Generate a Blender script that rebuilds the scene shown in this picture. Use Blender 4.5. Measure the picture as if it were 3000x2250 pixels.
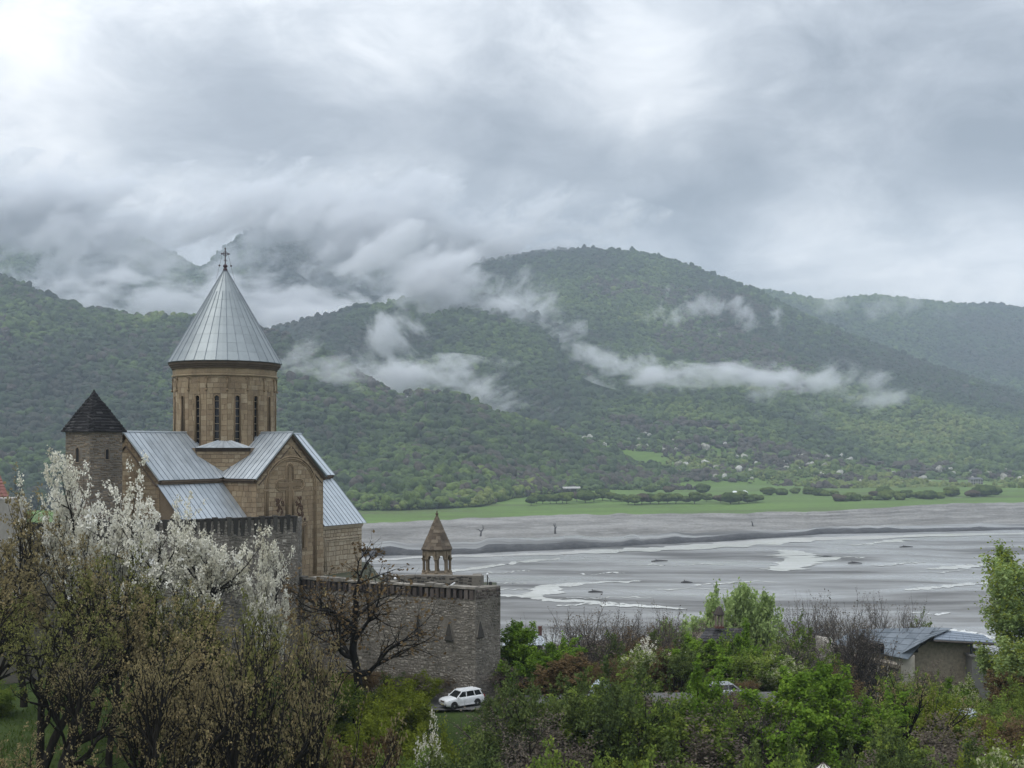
import bpy, bmesh, math, random
import numpy as np
from mathutils import Vector, Matrix, noise as mnoise

for o in list(bpy.data.objects):
    bpy.data.objects.remove(o)
R = math.radians
rng = np.random.default_rng(11)
random.seed(11)
scene = bpy.context.scene
col = scene.collection

# ------------------------------------------------------------------ camera
FPX, CX, HY, ZC = 3400.0, 1500.0, 1305.0, 60.0      # focal length in photo pixels, principal column, eye level row, eye height
cam_d = bpy.data.cameras.new('camera')
cam = bpy.data.objects.new('camera', cam_d)
col.objects.link(cam)
cam.location = (0, 0, ZC)
cam.rotation_euler = (R(90), 0, 0)
cam_d.sensor_width = 36.0
cam_d.lens = FPX / 3000.0 * 36.0
cam_d.shift_y = (HY - 1125.0) / 3000.0
cam_d.clip_start = 0.5
cam_d.clip_end = 20000
scene.camera = cam

def at(px, py, Y):
    """world point that stands at depth Y (metres) on the line of sight through photo position px, py"""
    return Vector(((px - CX) / FPX * Y, Y, ZC - (py - HY) / FPX * Y))

# ------------------------------------------------------------------ render settings
scene.render.engine = 'CYCLES'
cy = scene.cycles
cy.use_denoising = True
try:
    cy.denoiser = 'OPENIMAGEDENOISE'
    cy.denoising_input_passes = 'RGB_ALBEDO_NORMAL'
    cy.denoising_prefilter = 'ACCURATE'
except Exception:
    pass
cy.use_adaptive_sampling = True
cy.adaptive_threshold = 0.012
cy.max_bounces = 5
cy.diffuse_bounces = 2
cy.glossy_bounces = 2
cy.transmission_bounces = 3
cy.transparent_max_bounces = 12
cy.volume_bounces = 3
cy.volume_step_rate = 0.45
cy.volume_max_steps = 96
cy.caustics_reflective = False
cy.caustics_refractive = False
vs = scene.view_settings
vs.view_transform = 'Standard'
vs.look = 'None'
vs.exposure = 0.25
vs.gamma = 1.0
vs.use_curve_mapping = False

# ------------------------------------------------------------------ node helpers
class NT:
    def __init__(self, tree):
        self.t = tree; self.n = tree.nodes; self.l = tree.links
    def node(self, typ, **kw):
        nd = self.n.new(typ)
        for k, v in kw.items():
            setattr(nd, k, v)
        return nd
    def put(self, sock, v):
        if isinstance(v, bpy.types.NodeSocket):
            self.l.new(v, sock)
        elif v is not None:
            if hasattr(sock, 'default_value') and hasattr(sock.default_value, '__len__') and isinstance(v, (int, float)):
                sock.default_value = [v] * len(sock.default_value)
            elif hasattr(sock, 'default_value') and hasattr(sock.default_value, '__len__') and len(sock.default_value) == 4 and len(v) == 3:
                sock.default_value = (*v, 1.0)
            else:
                sock.default_value = v
    def math(self, op, a, b=None, c=None, clamp=False):
        nd = self.node('ShaderNodeMath', operation=op, use_clamp=clamp)
        self.put(nd.inputs[0], a); self.put(nd.inputs[1], b); self.put(nd.inputs[2], c)
        return nd.outputs[0]
    def vmath(self, op, a, b=None, scale=None):
        nd = self.node('ShaderNodeVectorMath', operation=op)
        self.put(nd.inputs[0], a); self.put(nd.inputs[1], b)
        if scale is not None: self.put(nd.inputs['Scale'], scale)
        return nd.outputs['Value'] if op in ('DOT_PRODUCT', 'LENGTH', 'DISTANCE') else nd.outputs[0]
    def noise(self, vec=None, scale=5.0, detail=3.0, rough=0.5, dist=0.0, lac=2.0, out='Fac'):
        nd = self.node('ShaderNodeTexNoise')
        if vec is not None: self.put(nd.inputs['Vector'], vec)
        self.put(nd.inputs['Scale'], scale); self.put(nd.inputs['Detail'], detail)
        self.put(nd.inputs['Roughness'], rough); self.put(nd.inputs['Distortion'], dist); self.put(nd.inputs['Lacunarity'], lac)
        return nd.outputs[out]
    def voronoi(self, vec=None, scale=5.0, feature='F1', rand=1.0, out='Distance'):
        nd = self.node('ShaderNodeTexVoronoi', feature=feature)
        if vec is not None: self.put(nd.inputs['Vector'], vec)
        self.put(nd.inputs['Scale'], scale); self.put(nd.inputs['Randomness'], rand)
        return nd.outputs[out]
    def ramp(self, fac, stops, interp='LINEAR'):
        nd = self.node('ShaderNodeValToRGB')
        nd.color_ramp.interpolation = interp
        el = nd.color_ramp.elements
        while len(el) < len(stops): el.new(0.5)
        for e, (p, c) in zip(el, stops):
            e.position = p; e.color = (*c, 1.0) if len(c) == 3 else c
        self.put(nd.inputs[0], fac)
        return nd.outputs[0]
    def mix(self, fac, a, b, blend='MIX'):
        nd = self.node('ShaderNodeMix', data_type='RGBA', blend_type=blend)
        self.put(nd.inputs[0], fac); self.put(nd.inputs[6], a); self.put(nd.inputs[7], b)
        return nd.outputs[2]
    def maprange(self, v, a, b, c=0.0, d=1.0, smooth=False):
        nd = self.node('ShaderNodeMapRange', interpolation_type='SMOOTHSTEP' if smooth else 'LINEAR')
        for i, x in enumerate((v, a, b, c, d)): self.put(nd.inputs[i], x)
        return nd.outputs[0]
    def mapping(self, vec, scale=(1, 1, 1), loc=(0, 0, 0), rot=(0, 0, 0)):
        nd = self.node('ShaderNodeMapping')
        self.put(nd.inputs['Vector'], vec); nd.inputs['Location'].default_value = loc
        nd.inputs['Rotation'].default_value = rot; nd.inputs['Scale'].default_value = scale
        return nd.outputs[0]
    def pos(self):
        return self.node('ShaderNodeNewGeometry').outputs['Position']
    def objco(self):
        return self.node('ShaderNodeTexCoord').outputs['Object']
    def bump(self, height, strength=0.5, dist=0.05):
        nd = self.node('ShaderNodeBump')
        self.put(nd.inputs['Height'], height); nd.inputs['Strength'].default_value = strength; nd.inputs['Distance'].default_value = dist
        return nd.outputs[0]

def material(name, fn=None, color=(0.5, 0.5, 0.5), rough=0.8, metal=0.0, spec=None, normal=None):
    """principled material; fn(nt, bsdf) wires the procedural inputs"""
    m = bpy.data.materials.new(name); m.use_nodes = True
    t = NT(m.node_tree)
    b = m.node_tree.nodes['Principled BSDF']
    b.inputs['Base Color'].default_value = (*color, 1); b.inputs['Roughness'].default_value = rough; b.inputs['Metallic'].default_value = metal
    if spec is not None: b.inputs['Specular IOR Level'].default_value = spec
    if fn: fn(t, b)
    return m

# ------------------------------------------------------------------ sky
SUN_EL, SUN_AZ = R(56), R(-118)     # azimuth measured from +Y (view direction) towards +X: the light comes from the left and a little behind the camera
world = bpy.data.worlds.new('World'); scene.world = world; world.use_nodes = True
wt = NT(world.node_tree)
for n in list(wt.n): wt.n.remove(n)
sky = wt.node('ShaderNodeTexSky', sky_type='NISHITA')
sky.sun_disc = False; sky.sun_elevation = SUN_EL; sky.sun_rotation = SUN_AZ
sky.air_density = 1.0; sky.dust_density = 1.5; sky.ozone_density = 1.5
d = wt.vmath('NORMALIZE', wt.node('ShaderNodeTexCoord').outputs['Generated'])
sep = wt.node('ShaderNodeSeparateXYZ'); wt.put(sep.inputs[0], d)
dz = wt.math('MAXIMUM', sep.outputs[2], 0.0)
inv = wt.math('DIVIDE', 1.0, wt.math('ADD', dz, 0.42))
plane = wt.vmath('SCALE', d, scale=inv)                     # the cloud deck, seen in perspective
warp = wt.noise(plane, scale=2.2, detail=3, rough=0.5, out='Color')
plane_w = wt.vmath('ADD', plane, wt.vmath('SCALE', wt.vmath('SUBTRACT', warp, (0.5, 0.5, 0.5)), scale=0.35))
big = wt.noise(wt.mapping(plane_w, scale=(0.8, 0.8, 1.25), rot=(0, R(25), 0)), scale=1.7, detail=4, rough=0.5)
fine = wt.noise(wt.mapping(plane_w, scale=(0.75, 0.75, 1.2), rot=(0, R(28), 0)), scale=5.2, detail=8, rough=0.60)
v = wt.math('ADD', wt.math('MULTIPLY', wt.math('SUBTRACT', big, 0.5), 1.25), wt.math('MULTIPLY', wt.math('SUBTRACT', fine, 0.5), 1.6))
v = wt.math('ADD', v, 0.40)
def sky_patch(v, px, py, radius, amount):
    """a thin (amount > 0) or thick (amount < 0) place in the cloud deck"""
    dv = Vector(((px - CX) / FPX, 1.0, -(py - HY) / FPX)).normalized()
    wob = wt.math('MULTIPLY', wt.math('SUBTRACT', fine, 0.5), 0.16)
    dot = wt.math('ADD', wt.vmath('DISTANCE', d, tuple(dv)), wob)
    f = wt.maprange(dot, radius, 0.0, 0.0, amount, smooth=True)
    return wt.math('ADD', v, f)
for px, py, rad, am in (
        (-40, 290, 0.12, 0.12), (180, 420, 0.10, 0.10), (480, 520, 0.12, 0.22), (800, 600, 0.15, 0.16), (2520, 640, 0.13, 0.20), (2760, 780, 0.13, 0.26), (3020, 860, 0.12, 0.22), (2330, 800, 0.09, 0.12),
        (1890, 170, 0.075, 0.15), (2060, 260, 0.075, 0.15), (1750, 330, 0.07, 0.08), (1100, 130, 0.11, 0.20), (1350, 300, 0.09, 0.08), (2650, 260, 0.24, -0.30), (2880, 470, 0.14, -0.14), (1250, 380, 0.12, -0.10), (2250, 500, 0.13, -0.14), (720, 230, 0.14, -0.28), (1560, 10, 0.10, -0.16), (1450, 620, 0.16, -0.06), (60, 640, 0.10, -0.12)):
    v = sky_patch(v, px, py, rad, am)
cloud = wt.ramp(v, [(0.0, (0.265, 0.295, 0.335)), (0.28, (0.400, 0.432, 0.475)), (0.52, (0.570, 0.602, 0.642)), (0.78, (0.82, 0.84, 0.865)), (1.0, (1.03, 1.03, 1.03))])
zen = wt.maprange(sep.outputs[2], 0.25, 1.0, 1.0, 2.8, smooth=False)     # an overcast sky is brightest overhead
cloud = wt.mix(1.0, cloud, zen, blend='MULTIPLY')
skyc = wt.mix(1.0, sky.outputs[0], (0.10, 0.10, 0.10), blend='MULTIPLY')
bg = wt.node('ShaderNodeBackground'); wt.put(bg.inputs[0], wt.mix(0.93, skyc, cloud)); bg.inputs[1].default_value = 1.0
wo = wt.node('ShaderNodeOutputWorld'); wt.l.new(bg.outputs[0], wo.inputs[0])
world.cycles.sampling_method = 'MANUAL'
world.cycles.sample_map_resolution = 512

# ------------------------------------------------------------------ sun behind cloud
sun_d = bpy.data.lights.new('sun', 'SUN'); sun_d.energy = 1.3; sun_d.angle = R(50); sun_d.color = (1.0, 0.96, 0.90)
sun = bpy.data.objects.new('sun', sun_d); col.objects.link(sun)
sdir = Vector((math.sin(SUN_AZ) * math.cos(SUN_EL), math.cos(SUN_AZ) * math.cos(SUN_EL), math.sin(SUN_EL)))
sun.rotation_euler = sdir.to_track_quat('Z', 'Y').to_euler()
sun.location = sdir * 300

# ------------------------------------------------------------------ mesh helpers
def tag(o, label=None, cat=None, group=None, kind=None):
    if label: o['label'] = label
    if cat: o['category'] = cat
    if group: o['group'] = group
    if kind: o['kind'] = kind
    return o

def link(name, me, mat=None, parent=None):
    o = bpy.data.objects.new(name, me); col.objects.link(o)
    if mat is not None and me is not None and len(me.materials) == 0: me.materials.append(mat)
    if parent is not None: o.parent = parent
    return o

def empty(name, loc=(0, 0, 0), rz=0.0):
    o = bpy.data.objects.new(name, None); col.objects.link(o)
    o.location = loc; o.rotation_euler = (0, 0, rz); o.empty_display_size = 0.3
    return o

def np_mesh(name, V, faces, smooth=False, mat_idx=None):
    """faces: int array (n, k) of equal-size polygons, or a list of such arrays"""
    if not isinstance(faces, list): faces = [faces]
    faces = [np.asarray(f, dtype=np.int32) for f in faces if len(f)]
    me = bpy.data.meshes.new(name)
    V = np.asarray(V, dtype=np.float32)
    me.vertices.add(len(V)); me.vertices.foreach_set('co', V.ravel())
    loops = np.concatenate([f.ravel() for f in faces])
    sizes = np.concatenate([np.full(len(f), f.shape[1], dtype=np.int32) for f in faces])
    starts = np.concatenate([[0], np.cumsum(sizes)[:-1]]).astype(np.int32)
    me.loops.add(len(loops)); me.loops.foreach_set('vertex_index', loops)
    me.polygons.add(len(sizes)); me.polygons.foreach_set('loop_start', starts); me.polygons.foreach_set('loop_total', sizes)
    if mat_idx is not None: me.polygons.foreach_set('material_index', np.asarray(mat_idx, dtype=np.int32))
    me.polygons.foreach_set('use_smooth', np.full(len(sizes), bool(smooth)))
    me.update(calc_edges=True); me.validate()
    return me

class MB:
    """collects solid shapes into one mesh"""
    def __init__(self): self.v = []; self.f = []
    def add(self, vs, fs):
        b = len(self.v); self.v += [tuple(p) for p in vs]; self.f += [tuple(b + i for i in f) for f in fs]; return self
    def box(self, c, s, M=None):
        x, y, z = (k / 2 for k in s)
        p = [Vector((sx * x, sy * y, sz * z)) for sz in (-1, 1) for sy in (-1, 1) for sx in (-1, 1)]
        p = [(M @ q if M is not None else q) + Vector(c) for q in p]
        return self.add(p, [(0, 2, 3, 1), (4, 5, 7, 6), (0, 1, 5, 4), (2, 6, 7, 3), (0, 4, 6, 2), (1, 3, 7, 5)])
    def hexa(self, p):
        """8 points: bottom ring of four, then top ring of four, both counter-clockwise from above"""
        return self.add(p, [(3, 2, 1, 0), (4, 5, 6, 7), (0, 1, 5, 4), (1, 2, 6, 5), (2, 3, 7, 6), (3, 0, 4, 7)])
    def tube(self, pts, rad, n=8, caps=True):
        pts = [Vector(p) for p in pts]
        if not hasattr(rad, '__len__'): rad = [rad] * len(pts)
        b = len(self.v); prev = None
        for i, p in enumerate(pts):
            t = (pts[min(i + 1, len(pts) - 1)] - pts[max(i - 1, 0)]).normalized()
            ref = prev if prev is not None else (Vector((0, 0, 1)) if abs(t.z) < 0.9 else Vector((1, 0, 0)))
            u = (ref - t * ref.dot(t)).normalized(); w = t.cross(u); prev = u
            for k in range(n):
                a = 2 * math.pi * k / n
                self.v.append(tuple(p + (u * math.cos(a) + w * math.sin(a)) * rad[i]))
        for i in range(len(pts) - 1):
            for k in range(n):
                a0 = b + i * n + k; a1 = b + i * n + (k + 1) % n
                self.f.append((a0, a1, a1 + n, a0 + n))
        if caps:
            self.f.append(tuple(b + k for k in reversed(range(n))))
            e = b + (len(pts) - 1) * n
            self.f.append(tuple(e + k for k in range(n)))
        return self
    def lathe(self, prof, n=16, c=(0, 0, 0), rot=0.0, caps=True):
        """prof: (radius, z) from bottom to top"""
        b = len(self.v)
        for r, z in prof:
            for k in range(n):
                a = rot + 2 * math.pi * k / n
                self.v.append((c[0] + r * math.cos(a), c[1] + r * math.sin(a), c[2] + z))
        for i in range(len(prof) - 1):
            for k in range(n):
                a0 = b + i * n + k; a1 = b + i * n + (k + 1) % n
                self.f.append((a0, a1, a1 + n, a0 + n))
        if caps:
            self.f.append(tuple(b + k for k in reversed(range(n))))
            e = b + (len(prof) - 1) * n
            self.f.append(tuple(e + k for k in range(n)))
        return self
    def prism(self, poly, ext):
        """closed polygon (3-D points) pushed along ext"""
        n = len(poly); e = Vector(ext); b = len(self.v)
        self.v += [tuple(p) for p in poly] + [tuple(Vector(p) + e) for p in poly]
        self.f.append(tuple(b + k for k in reversed(range(n)))); self.f.append(tuple(b + n + k for k in range(n)))
        for k in range(n):
            k2 = (k + 1) % n
            self.f.append((b + k, b + k2, b + n + k2, b + n + k))
        return self
    def mesh(self, name, smooth=False, fix=True):
        me = bpy.data.meshes.new(name); me.from_pydata(self.v, [], self.f); me.update()
        if fix:
            bm = bmesh.new(); bm.from_mesh(me); bmesh.ops.recalc_face_normals(bm, faces=bm.faces); bm.to_mesh(me); bm.free()
        if smooth: me.polygons.foreach_set('use_smooth', [True] * len(me.polygons))
        return me
    def build(self, name, mat, parent=None, smooth=False):
        return link(name, self.mesh(name, smooth), mat, parent)

def _h(ix, iy, s):
    n = (ix * 374761393 + iy * 668265263 + s * 1442695041).astype(np.int64) & 0x7fffffff
    n = ((n ^ (n >> 13)) * 1274126177) & 0x7fffffff
    return ((n ^ (n >> 16)) & 0xffff) / 65535.0
def vnoise(x, y, s=0):
    x = np.asarray(x, dtype=np.float64); y = np.asarray(y, dtype=np.float64)
    ix = np.floor(x).astype(np.int64); iy = np.floor(y).astype(np.int64); fx = x - ix; fy = y - iy
    fx = fx * fx * (3 - 2 * fx); fy = fy * fy * (3 - 2 * fy)
    return ((_h(ix, iy, s) * (1 - fx) + _h(ix + 1, iy, s) * fx) * (1 - fy) + (_h(ix, iy + 1, s) * (1 - fx) + _h(ix + 1, iy + 1, s) * fx) * fy)
def fbm(x, y, octaves=5, s=0, gain=0.5):
    a, t, n = 1.0, 0.0, 0.0
    for k in range(octaves):
        t = t + a * (vnoise(np.asarray(x) * 2 ** k + 17.3 * k, np.asarray(y) * 2 ** k - 9.1 * k, s + k) - 0.5); n += a; a *= gain
    return t / n * 2
def interp(x, pts):
    p = np.asarray(pts, dtype=float)
    return np.interp(x, p[:, 0], p[:, 1])
def sstep(a, b, x):
    t = np.clip((np.asarray(x, dtype=float) - a) / (b - a), 0, 1); return t * t * (3 - 2 * t)
# ================================================================== materials of the land
def _grass(t, b):
    p = t.pos()
    n1 = t.noise(p, 0.06, 4, 0.6); n2 = t.noise(p, 1.3, 4, 0.6); n3 = t.noise(p, 9.0, 3, 0.6)
    c = t.ramp(t.math('ADD', t.math('MULTIPLY', n1, 0.5), t.math('MULTIPLY', n2, 0.5)), [(0.30, (0.045, 0.065, 0.018)), (0.5, (0.065, 0.105, 0.024)), (0.62, (0.085, 0.12, 0.03)), (0.75, (0.10, 0.085, 0.045))])
    t.put(b.inputs['Base Color'], t.mix(t.math('MULTIPLY', n3, 0.5), c, (0.02, 0.03, 0.01))); t.put(b.inputs['Normal'], t.bump(n3, 0.7, 0.3))
M_GRASS = material('grass', _grass, rough=0.9, spec=0.2)

def _mud(t, b):
    p = t.pos()
    warp = t.vmath('SCALE', t.vmath('SUBTRACT', t.noise(p, 0.005, 3, 0.5, out='Color'), (0.5, 0.5, 0.5)), scale=90.0)
    pw = t.vmath('ADD', p, warp)
    sheet = t.noise(t.mapping(pw, scale=(0.0065, 0.026, 0.01), rot=(0, 0, 0.06)), 1.0, 5, 0.55)
    streak2 = t.noise(t.mapping(pw, scale=(0.014, 0.075, 0.01), rot=(0, 0, 0.10)), 1.0, 5, 0.62)
    fine = t.noise(p, 0.35, 5, 0.65)
    s = t.math('ADD', t.math('MULTIPLY', sheet, 0.75), t.math('MULTIPLY', streak2, 0.25))
    colr = t.ramp(s, [(0.36, (0.070, 0.068, 0.064)), (0.44, (0.150, 0.147, 0.140)), (0.52, (0.225, 0.222, 0.213)), (0.58, (0.36, 0.356, 0.345)), (0.63, (0.55, 0.545, 0.53))])
    t.put(b.inputs['Base Color'], t.mix(t.math('MULTIPLY', fine, 0.22), colr, (0.14, 0.138, 0.135)))
    t.put(b.inputs['Roughness'], t.maprange(s, 0.44, 0.60, 0.65, 0.14))
    t.put(b.inputs['Specular IOR Level'], t.maprange(s, 0.40, 0.58, 0.12, 0.60))
    t.put(b.inputs['Normal'], t.bump(t.math('ADD', streak2, t.math('MULTIPLY', fine, 0.3)), 0.25, 0.5))
M_MUD = material('wet_mud', _mud)

def _bank(t, b):
    p = t.pos()
    n = t.noise(t.mapping(p, scale=(0.02, 0.05, 0.5)), 1.0, 5, 0.65); f = t.noise(p, 0.5, 5, 0.7)
    bed = t.noise(t.mapping(p, scale=(0.004, 0.004, 0.8)), 1.0, 4, 0.6)
    s = t.math('ADD', t.math('MULTIPLY', n, 0.4), t.math('ADD', t.math('MULTIPLY', f, 0.35), t.math('MULTIPLY', bed, 0.3)))
    t.put(b.inputs['Base Color'], t.ramp(s, [(0.38, (0.11, 0.104, 0.095)), (0.50, (0.19, 0.182, 0.168)), (0.58, (0.265, 0.256, 0.24)), (0.70, (0.36, 0.35, 0.33))]))
    t.put(b.inputs['Normal'], t.bump(f, 0.8, 1.0))
M_BANK = material('gravel_bank', _bank, rough=0.92, spec=0.2)
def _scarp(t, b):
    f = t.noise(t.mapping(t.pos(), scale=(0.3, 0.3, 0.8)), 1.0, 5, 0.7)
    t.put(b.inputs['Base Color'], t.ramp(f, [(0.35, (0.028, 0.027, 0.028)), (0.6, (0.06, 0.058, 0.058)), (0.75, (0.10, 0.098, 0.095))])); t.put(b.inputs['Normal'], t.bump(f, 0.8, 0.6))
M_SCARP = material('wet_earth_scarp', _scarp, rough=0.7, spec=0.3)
def _meadow(t, b):
    p = t.pos()
    n = t.noise(t.mapping(p, scale=(0.006, 0.02, 0.02)), 1.0, 5, 0.6); f = t.noise(p, 0.25, 4, 0.6)
    t.put(b.inputs['Base Color'], t.ramp(t.math('ADD', t.math('MULTIPLY', n, 0.65), t.math('MULTIPLY', f, 0.35)), [(0.36, (0.085, 0.105, 0.038)), (0.48, (0.092, 0.150, 0.032)), (0.58, (0.115, 0.19, 0.038)), (0.72, (0.135, 0.15, 0.065))]))
    t.put(b.inputs['Normal'], t.bump(f, 0.5, 0.6))
M_MEADOW = material('meadow_grass', _meadow, rough=0.9, spec=0.2)
def _floor(t, b):
    p = t.pos(); n = t.noise(p, 0.012, 5, 0.6); f = t.noise(p, 0.15, 4, 0.6)
    v = t.math('ADD', t.math('MULTIPLY', n, 0.6), t.math('MULTIPLY', f, 0.4))
    wood = t.ramp(v, [(0.35, (0.030, 0.040, 0.020)), (0.55, (0.055, 0.08, 0.026)), (0.7, (0.085, 0.125, 0.033))])
    pasture = t.ramp(v, [(0.35, (0.075, 0.115, 0.030)), (0.52, (0.105, 0.170, 0.036)), (0.7, (0.145, 0.195, 0.055))])
    sp = t.node('ShaderNodeSeparateXYZ'); t.put(sp.inputs[0], p)
    t.put(b.inputs['Base Color'], t.mix(t.maprange(sp.outputs[2], 95.0, 55.0, 0.0, 1.0), wood, pasture))
    t.put(b.inputs['Normal'], t.bump(f, 0.8, 2.0))
M_FLOOR = material('wooded_slope_floor', _floor, rough=0.95, spec=0.1)
def _water(t, b):
    p = t.pos(); n = t.noise(t.mapping(p, scale=(0.12, 0.5, 1)), 1.0, 4, 0.6)
    t.put(b.inputs['Base Color'], t.ramp(t.noise(t.mapping(p, scale=(0.02, 0.08, 1)), 1.0, 3, 0.5), [(0.3, (0.66, 0.65, 0.61)), (0.7, (0.84, 0.83, 0.79))]))
    t.put(b.inputs['Normal'], t.bump(n, 0.12, 0.2))
M_WATER = material('silty_water', _water, rough=0.12, spec=0.6)
M_GRAVELROAD = material('pale_gravel', lambda t, b: t.put(b.inputs['Base Color'], t.ramp(t.noise(t.pos(), 0.4, 4, 0.6), [(0.3, (0.30, 0.295, 0.28)), (0.7, (0.45, 0.44, 0.42))])), rough=0.95)

# ================================================================== near ground
RIGHT_G = [(-60, 57), (0, 53), (20, 43), (40, 34), (60, 30.5), (80, 30), (87, 31.5), (94, 37.8), (97, 38.1), (102, 38.1), (109, 33.2), (120, 30.5), (140, 27), (200, 15), (260, 5), (320, 0.6), (350, -1.0), (520, -4)]
FAR_RIGHT_G = [(-60, 57), (0, 53), (20, 43), (40, 34), (60, 30.5), (80, 30), (100, 30.5), (120, 29), (140, 27), (200, 15), (260, 5), (320, 0.6), (350, -1.0), (520, -4)]
LEFT_G = [(-60, 58), (0, 55), (20, 49), (40, 45.0), (60, 43.0), (80, 41.5), (95, 40.2), (110, 39.8), (150, 36), (190, 22), (260, 5), (310, 0.6), (340, -1.0), (520, -4)]
def ground_z(x, y):
    x = np.asarray(x, dtype=float); y = np.asarray(y, dtype=float)
    k = sstep(-27, -8, x)
    q = sstep(23, 30, x)
    z = (interp(y, RIGHT_G) * (1 - q) + interp(y, FAR_RIGHT_G) * q) * k + interp(y, LEFT_G) * (1 - k)
    flat = sstep(4, 14, np.abs(y - 100.5)) + sstep(22, 40, np.abs(x - 6))
    return z + fbm(x / 18, y / 18, 4, 3) * 0.9 * np.clip(flat, 0, 1) * sstep(10, 50, y) + fbm(x / 70, y / 60, 3, 8) * 1.5 * sstep(150, 260, y)
def grid_mesh(name, X, Y, Z, smooth=True, mat_idx=None):
    n, m = X.shape
    i = np.arange(n * m).reshape(n, m)
    q = np.stack([i[:-1, :-1], i[:-1, 1:], i[1:, 1:], i[1:, :-1]], -1).reshape(-1, 4)
    return np_mesh(name, np.stack([X, Y, Z], -1).reshape(-1, 3), q, smooth, mat_idx)
gx = np.linspace(-260, 260, 210); gy = np.concatenate([np.linspace(-60, 150, 120), np.linspace(152, 520, 110)])
GX, GY = np.meshgrid(gx, gy)
o = link('ground', grid_mesh('ground', GX, GY, ground_z(GX, GY)), M_GRASS); tag(o, kind='structure')

# ================================================================== reservoir bed, far bank and meadow: sheets along the lines of sight's own azimuths
U = np.linspace(-0.62, 0.62, 420)
PX = U * FPX + CX
pys = interp(PX, [(-700, 1640), (900, 1632), (1250, 1627), (1700, 1607), (2000, 1592), (2400, 1566), (2800, 1556), (2950, 1552), (3600, 1540)])
Ys = 60 * FPX / (pys - HY) + fbm(PX / 90, PX * 0, 4, 5) * 7
sh = interp(PX, [(-700, 3.6), (1700, 3.0), (2100, 2.6), (2500, 2.6), (2850, 1.8), (2960, 1.0), (3600, 0.6)]) * (1 + 0.55 * fbm(PX / 60, PX * 0 + 3, 3, 6))
zb = interp(PX, [(-700, 8), (1100, 8), (2050, 9.5), (2300, 11), (2600, 12), (3600, 12)])
pyb = interp(PX, [(-700, 1540), (900, 1535), (1100, 1530), (1400, 1517), (1640, 1508), (2045, 1504), (2330, 1500), (2500, 1491), (2690, 1480), (2800, 1474), (3600, 1468)])
Yb = (60 - zb) * FPX / (pyb - HY)
Yb = np.maximum(Yb * (1 + .022 * fbm(PX / 55, PX * 0 + 9, 5, 12)), Ys + 60)
# riverbed
vy = np.linspace(0, 1, 150)[:, None]
YY = 300 + (Ys - 300) * vy ** 1.15
UU = np.broadcast_to(U, YY.shape)
XX = UU * YY
ZZ = fbm(XX / 160, YY / 26, 5, 21) * 0.34 + fbm(XX / 40, YY / 9, 3, 23) * 0.12
ZZ = ZZ * sstep(0, 0.1, vy) * (1 - 0.8 * sstep(0.93, 1.0, vy))
tag(link('riverbed', grid_mesh('riverbed', XX, YY, ZZ), M_MUD), kind='structure')
BED_Y, BED_Z = YY, ZZ
# scarp
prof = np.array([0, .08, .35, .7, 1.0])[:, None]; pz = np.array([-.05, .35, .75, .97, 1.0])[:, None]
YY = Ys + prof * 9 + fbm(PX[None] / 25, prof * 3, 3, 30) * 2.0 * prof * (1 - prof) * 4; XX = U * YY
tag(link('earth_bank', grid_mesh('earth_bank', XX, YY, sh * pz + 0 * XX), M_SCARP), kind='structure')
# terrace and gravel bank
vy = np.linspace(0, 1, 70)[:, None]
Y0 = Ys + 9; YY = Y0 + (Yb - Y0) * vy; XX = U * YY
rise = interp(vy[:, 0], [(0, 0), (0.28, 0.02), (0.34, 0.16), (0.45, 0.19), (0.50, 0.36), (0.60, 0.39), (0.65, 0.56), (0.76, 0.60), (0.81, 0.78), (0.91, 0.82), (0.95, 0.96), (1, 1)])[:, None]
ZZ = sh + (zb - sh) * rise + (fbm(XX / 60, YY / 30, 4, 33) * 0.9) * sstep(0.2, 0.4, vy) * (1 - sstep(.9, 1, vy)) - np.abs(fbm(XX / 45, YY / 160, 4, 39)) * 2.2 * sstep(.25, .5, vy) * (1 - sstep(.75, 1, vy))
mi = (vy[:-1] > 0.24).astype(int) * np.ones((1, len(U) - 1), int)
me = grid_mesh('far_bank', XX, YY, ZZ, True, mi.ravel()); me.materials.append(M_MUD); me.materials.append(M_BANK)
tag(link('far_bank', me), kind='structure')
# meadow
Yend = np.maximum(interp(PX, [(-700, 1150), (1300, 1150), (1640, 1420), (1950, 1560), (3600, 1560)]), Yb + 150)
vy = np.linspace(0, 1, 60)[:, None]
YY = Yb + (Yend - Yb) * vy; XX = U * YY
ZZ = zb + fbm(XX / 120, YY / 120, 3, 41) * 1.2 * sstep(0, .2, vy) + 3 * vy
tag(link('meadow', grid_mesh('meadow', XX, YY, ZZ), M_MEADOW), kind='structure')

# ================================================================== hills
def hill(ridge, foot, zfoot, depth, shape, nz, seed, nu=260, nv=70, back=1.35):
    """ridge: (px, py) silhouette; foot / depth: (px, Y) of foot and ridge line; shape: (t, h) profile from foot to ridge. returns the surface function and its grid"""
    def surf(u, t):
        px = u * FPX + CX
        Yf = interp(px, foot); Yr = interp(px, depth); zf = interp(px, zfoot)
        zr = ZC - (interp(px, ridge) - HY) / FPX * Yr
        Y = Yf + (Yr - Yf) * t
        x = u * Y
        tt = np.clip(t, 0, 1)
        h = interp(tt, shape)
        h = np.where(t > 1, 1 - (t - 1) * 1.1, h)
        gul = (np.abs(fbm(x / nz[0], Y / (nz[0] * 1.6), 4, seed)) * -1.0 + fbm(x / (nz[0] * 2.2), Y / (nz[0] * 2.2), 3, seed + 7) * 0.6) * nz[1] * np.clip((zr - zf) / 260.0, 0.05, 1.0)
        return x, Y, zf + (zr - zf) * h + gul * np.sin(np.pi * np.clip(t, 0, 1)) ** 0.8
    return surf
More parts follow.
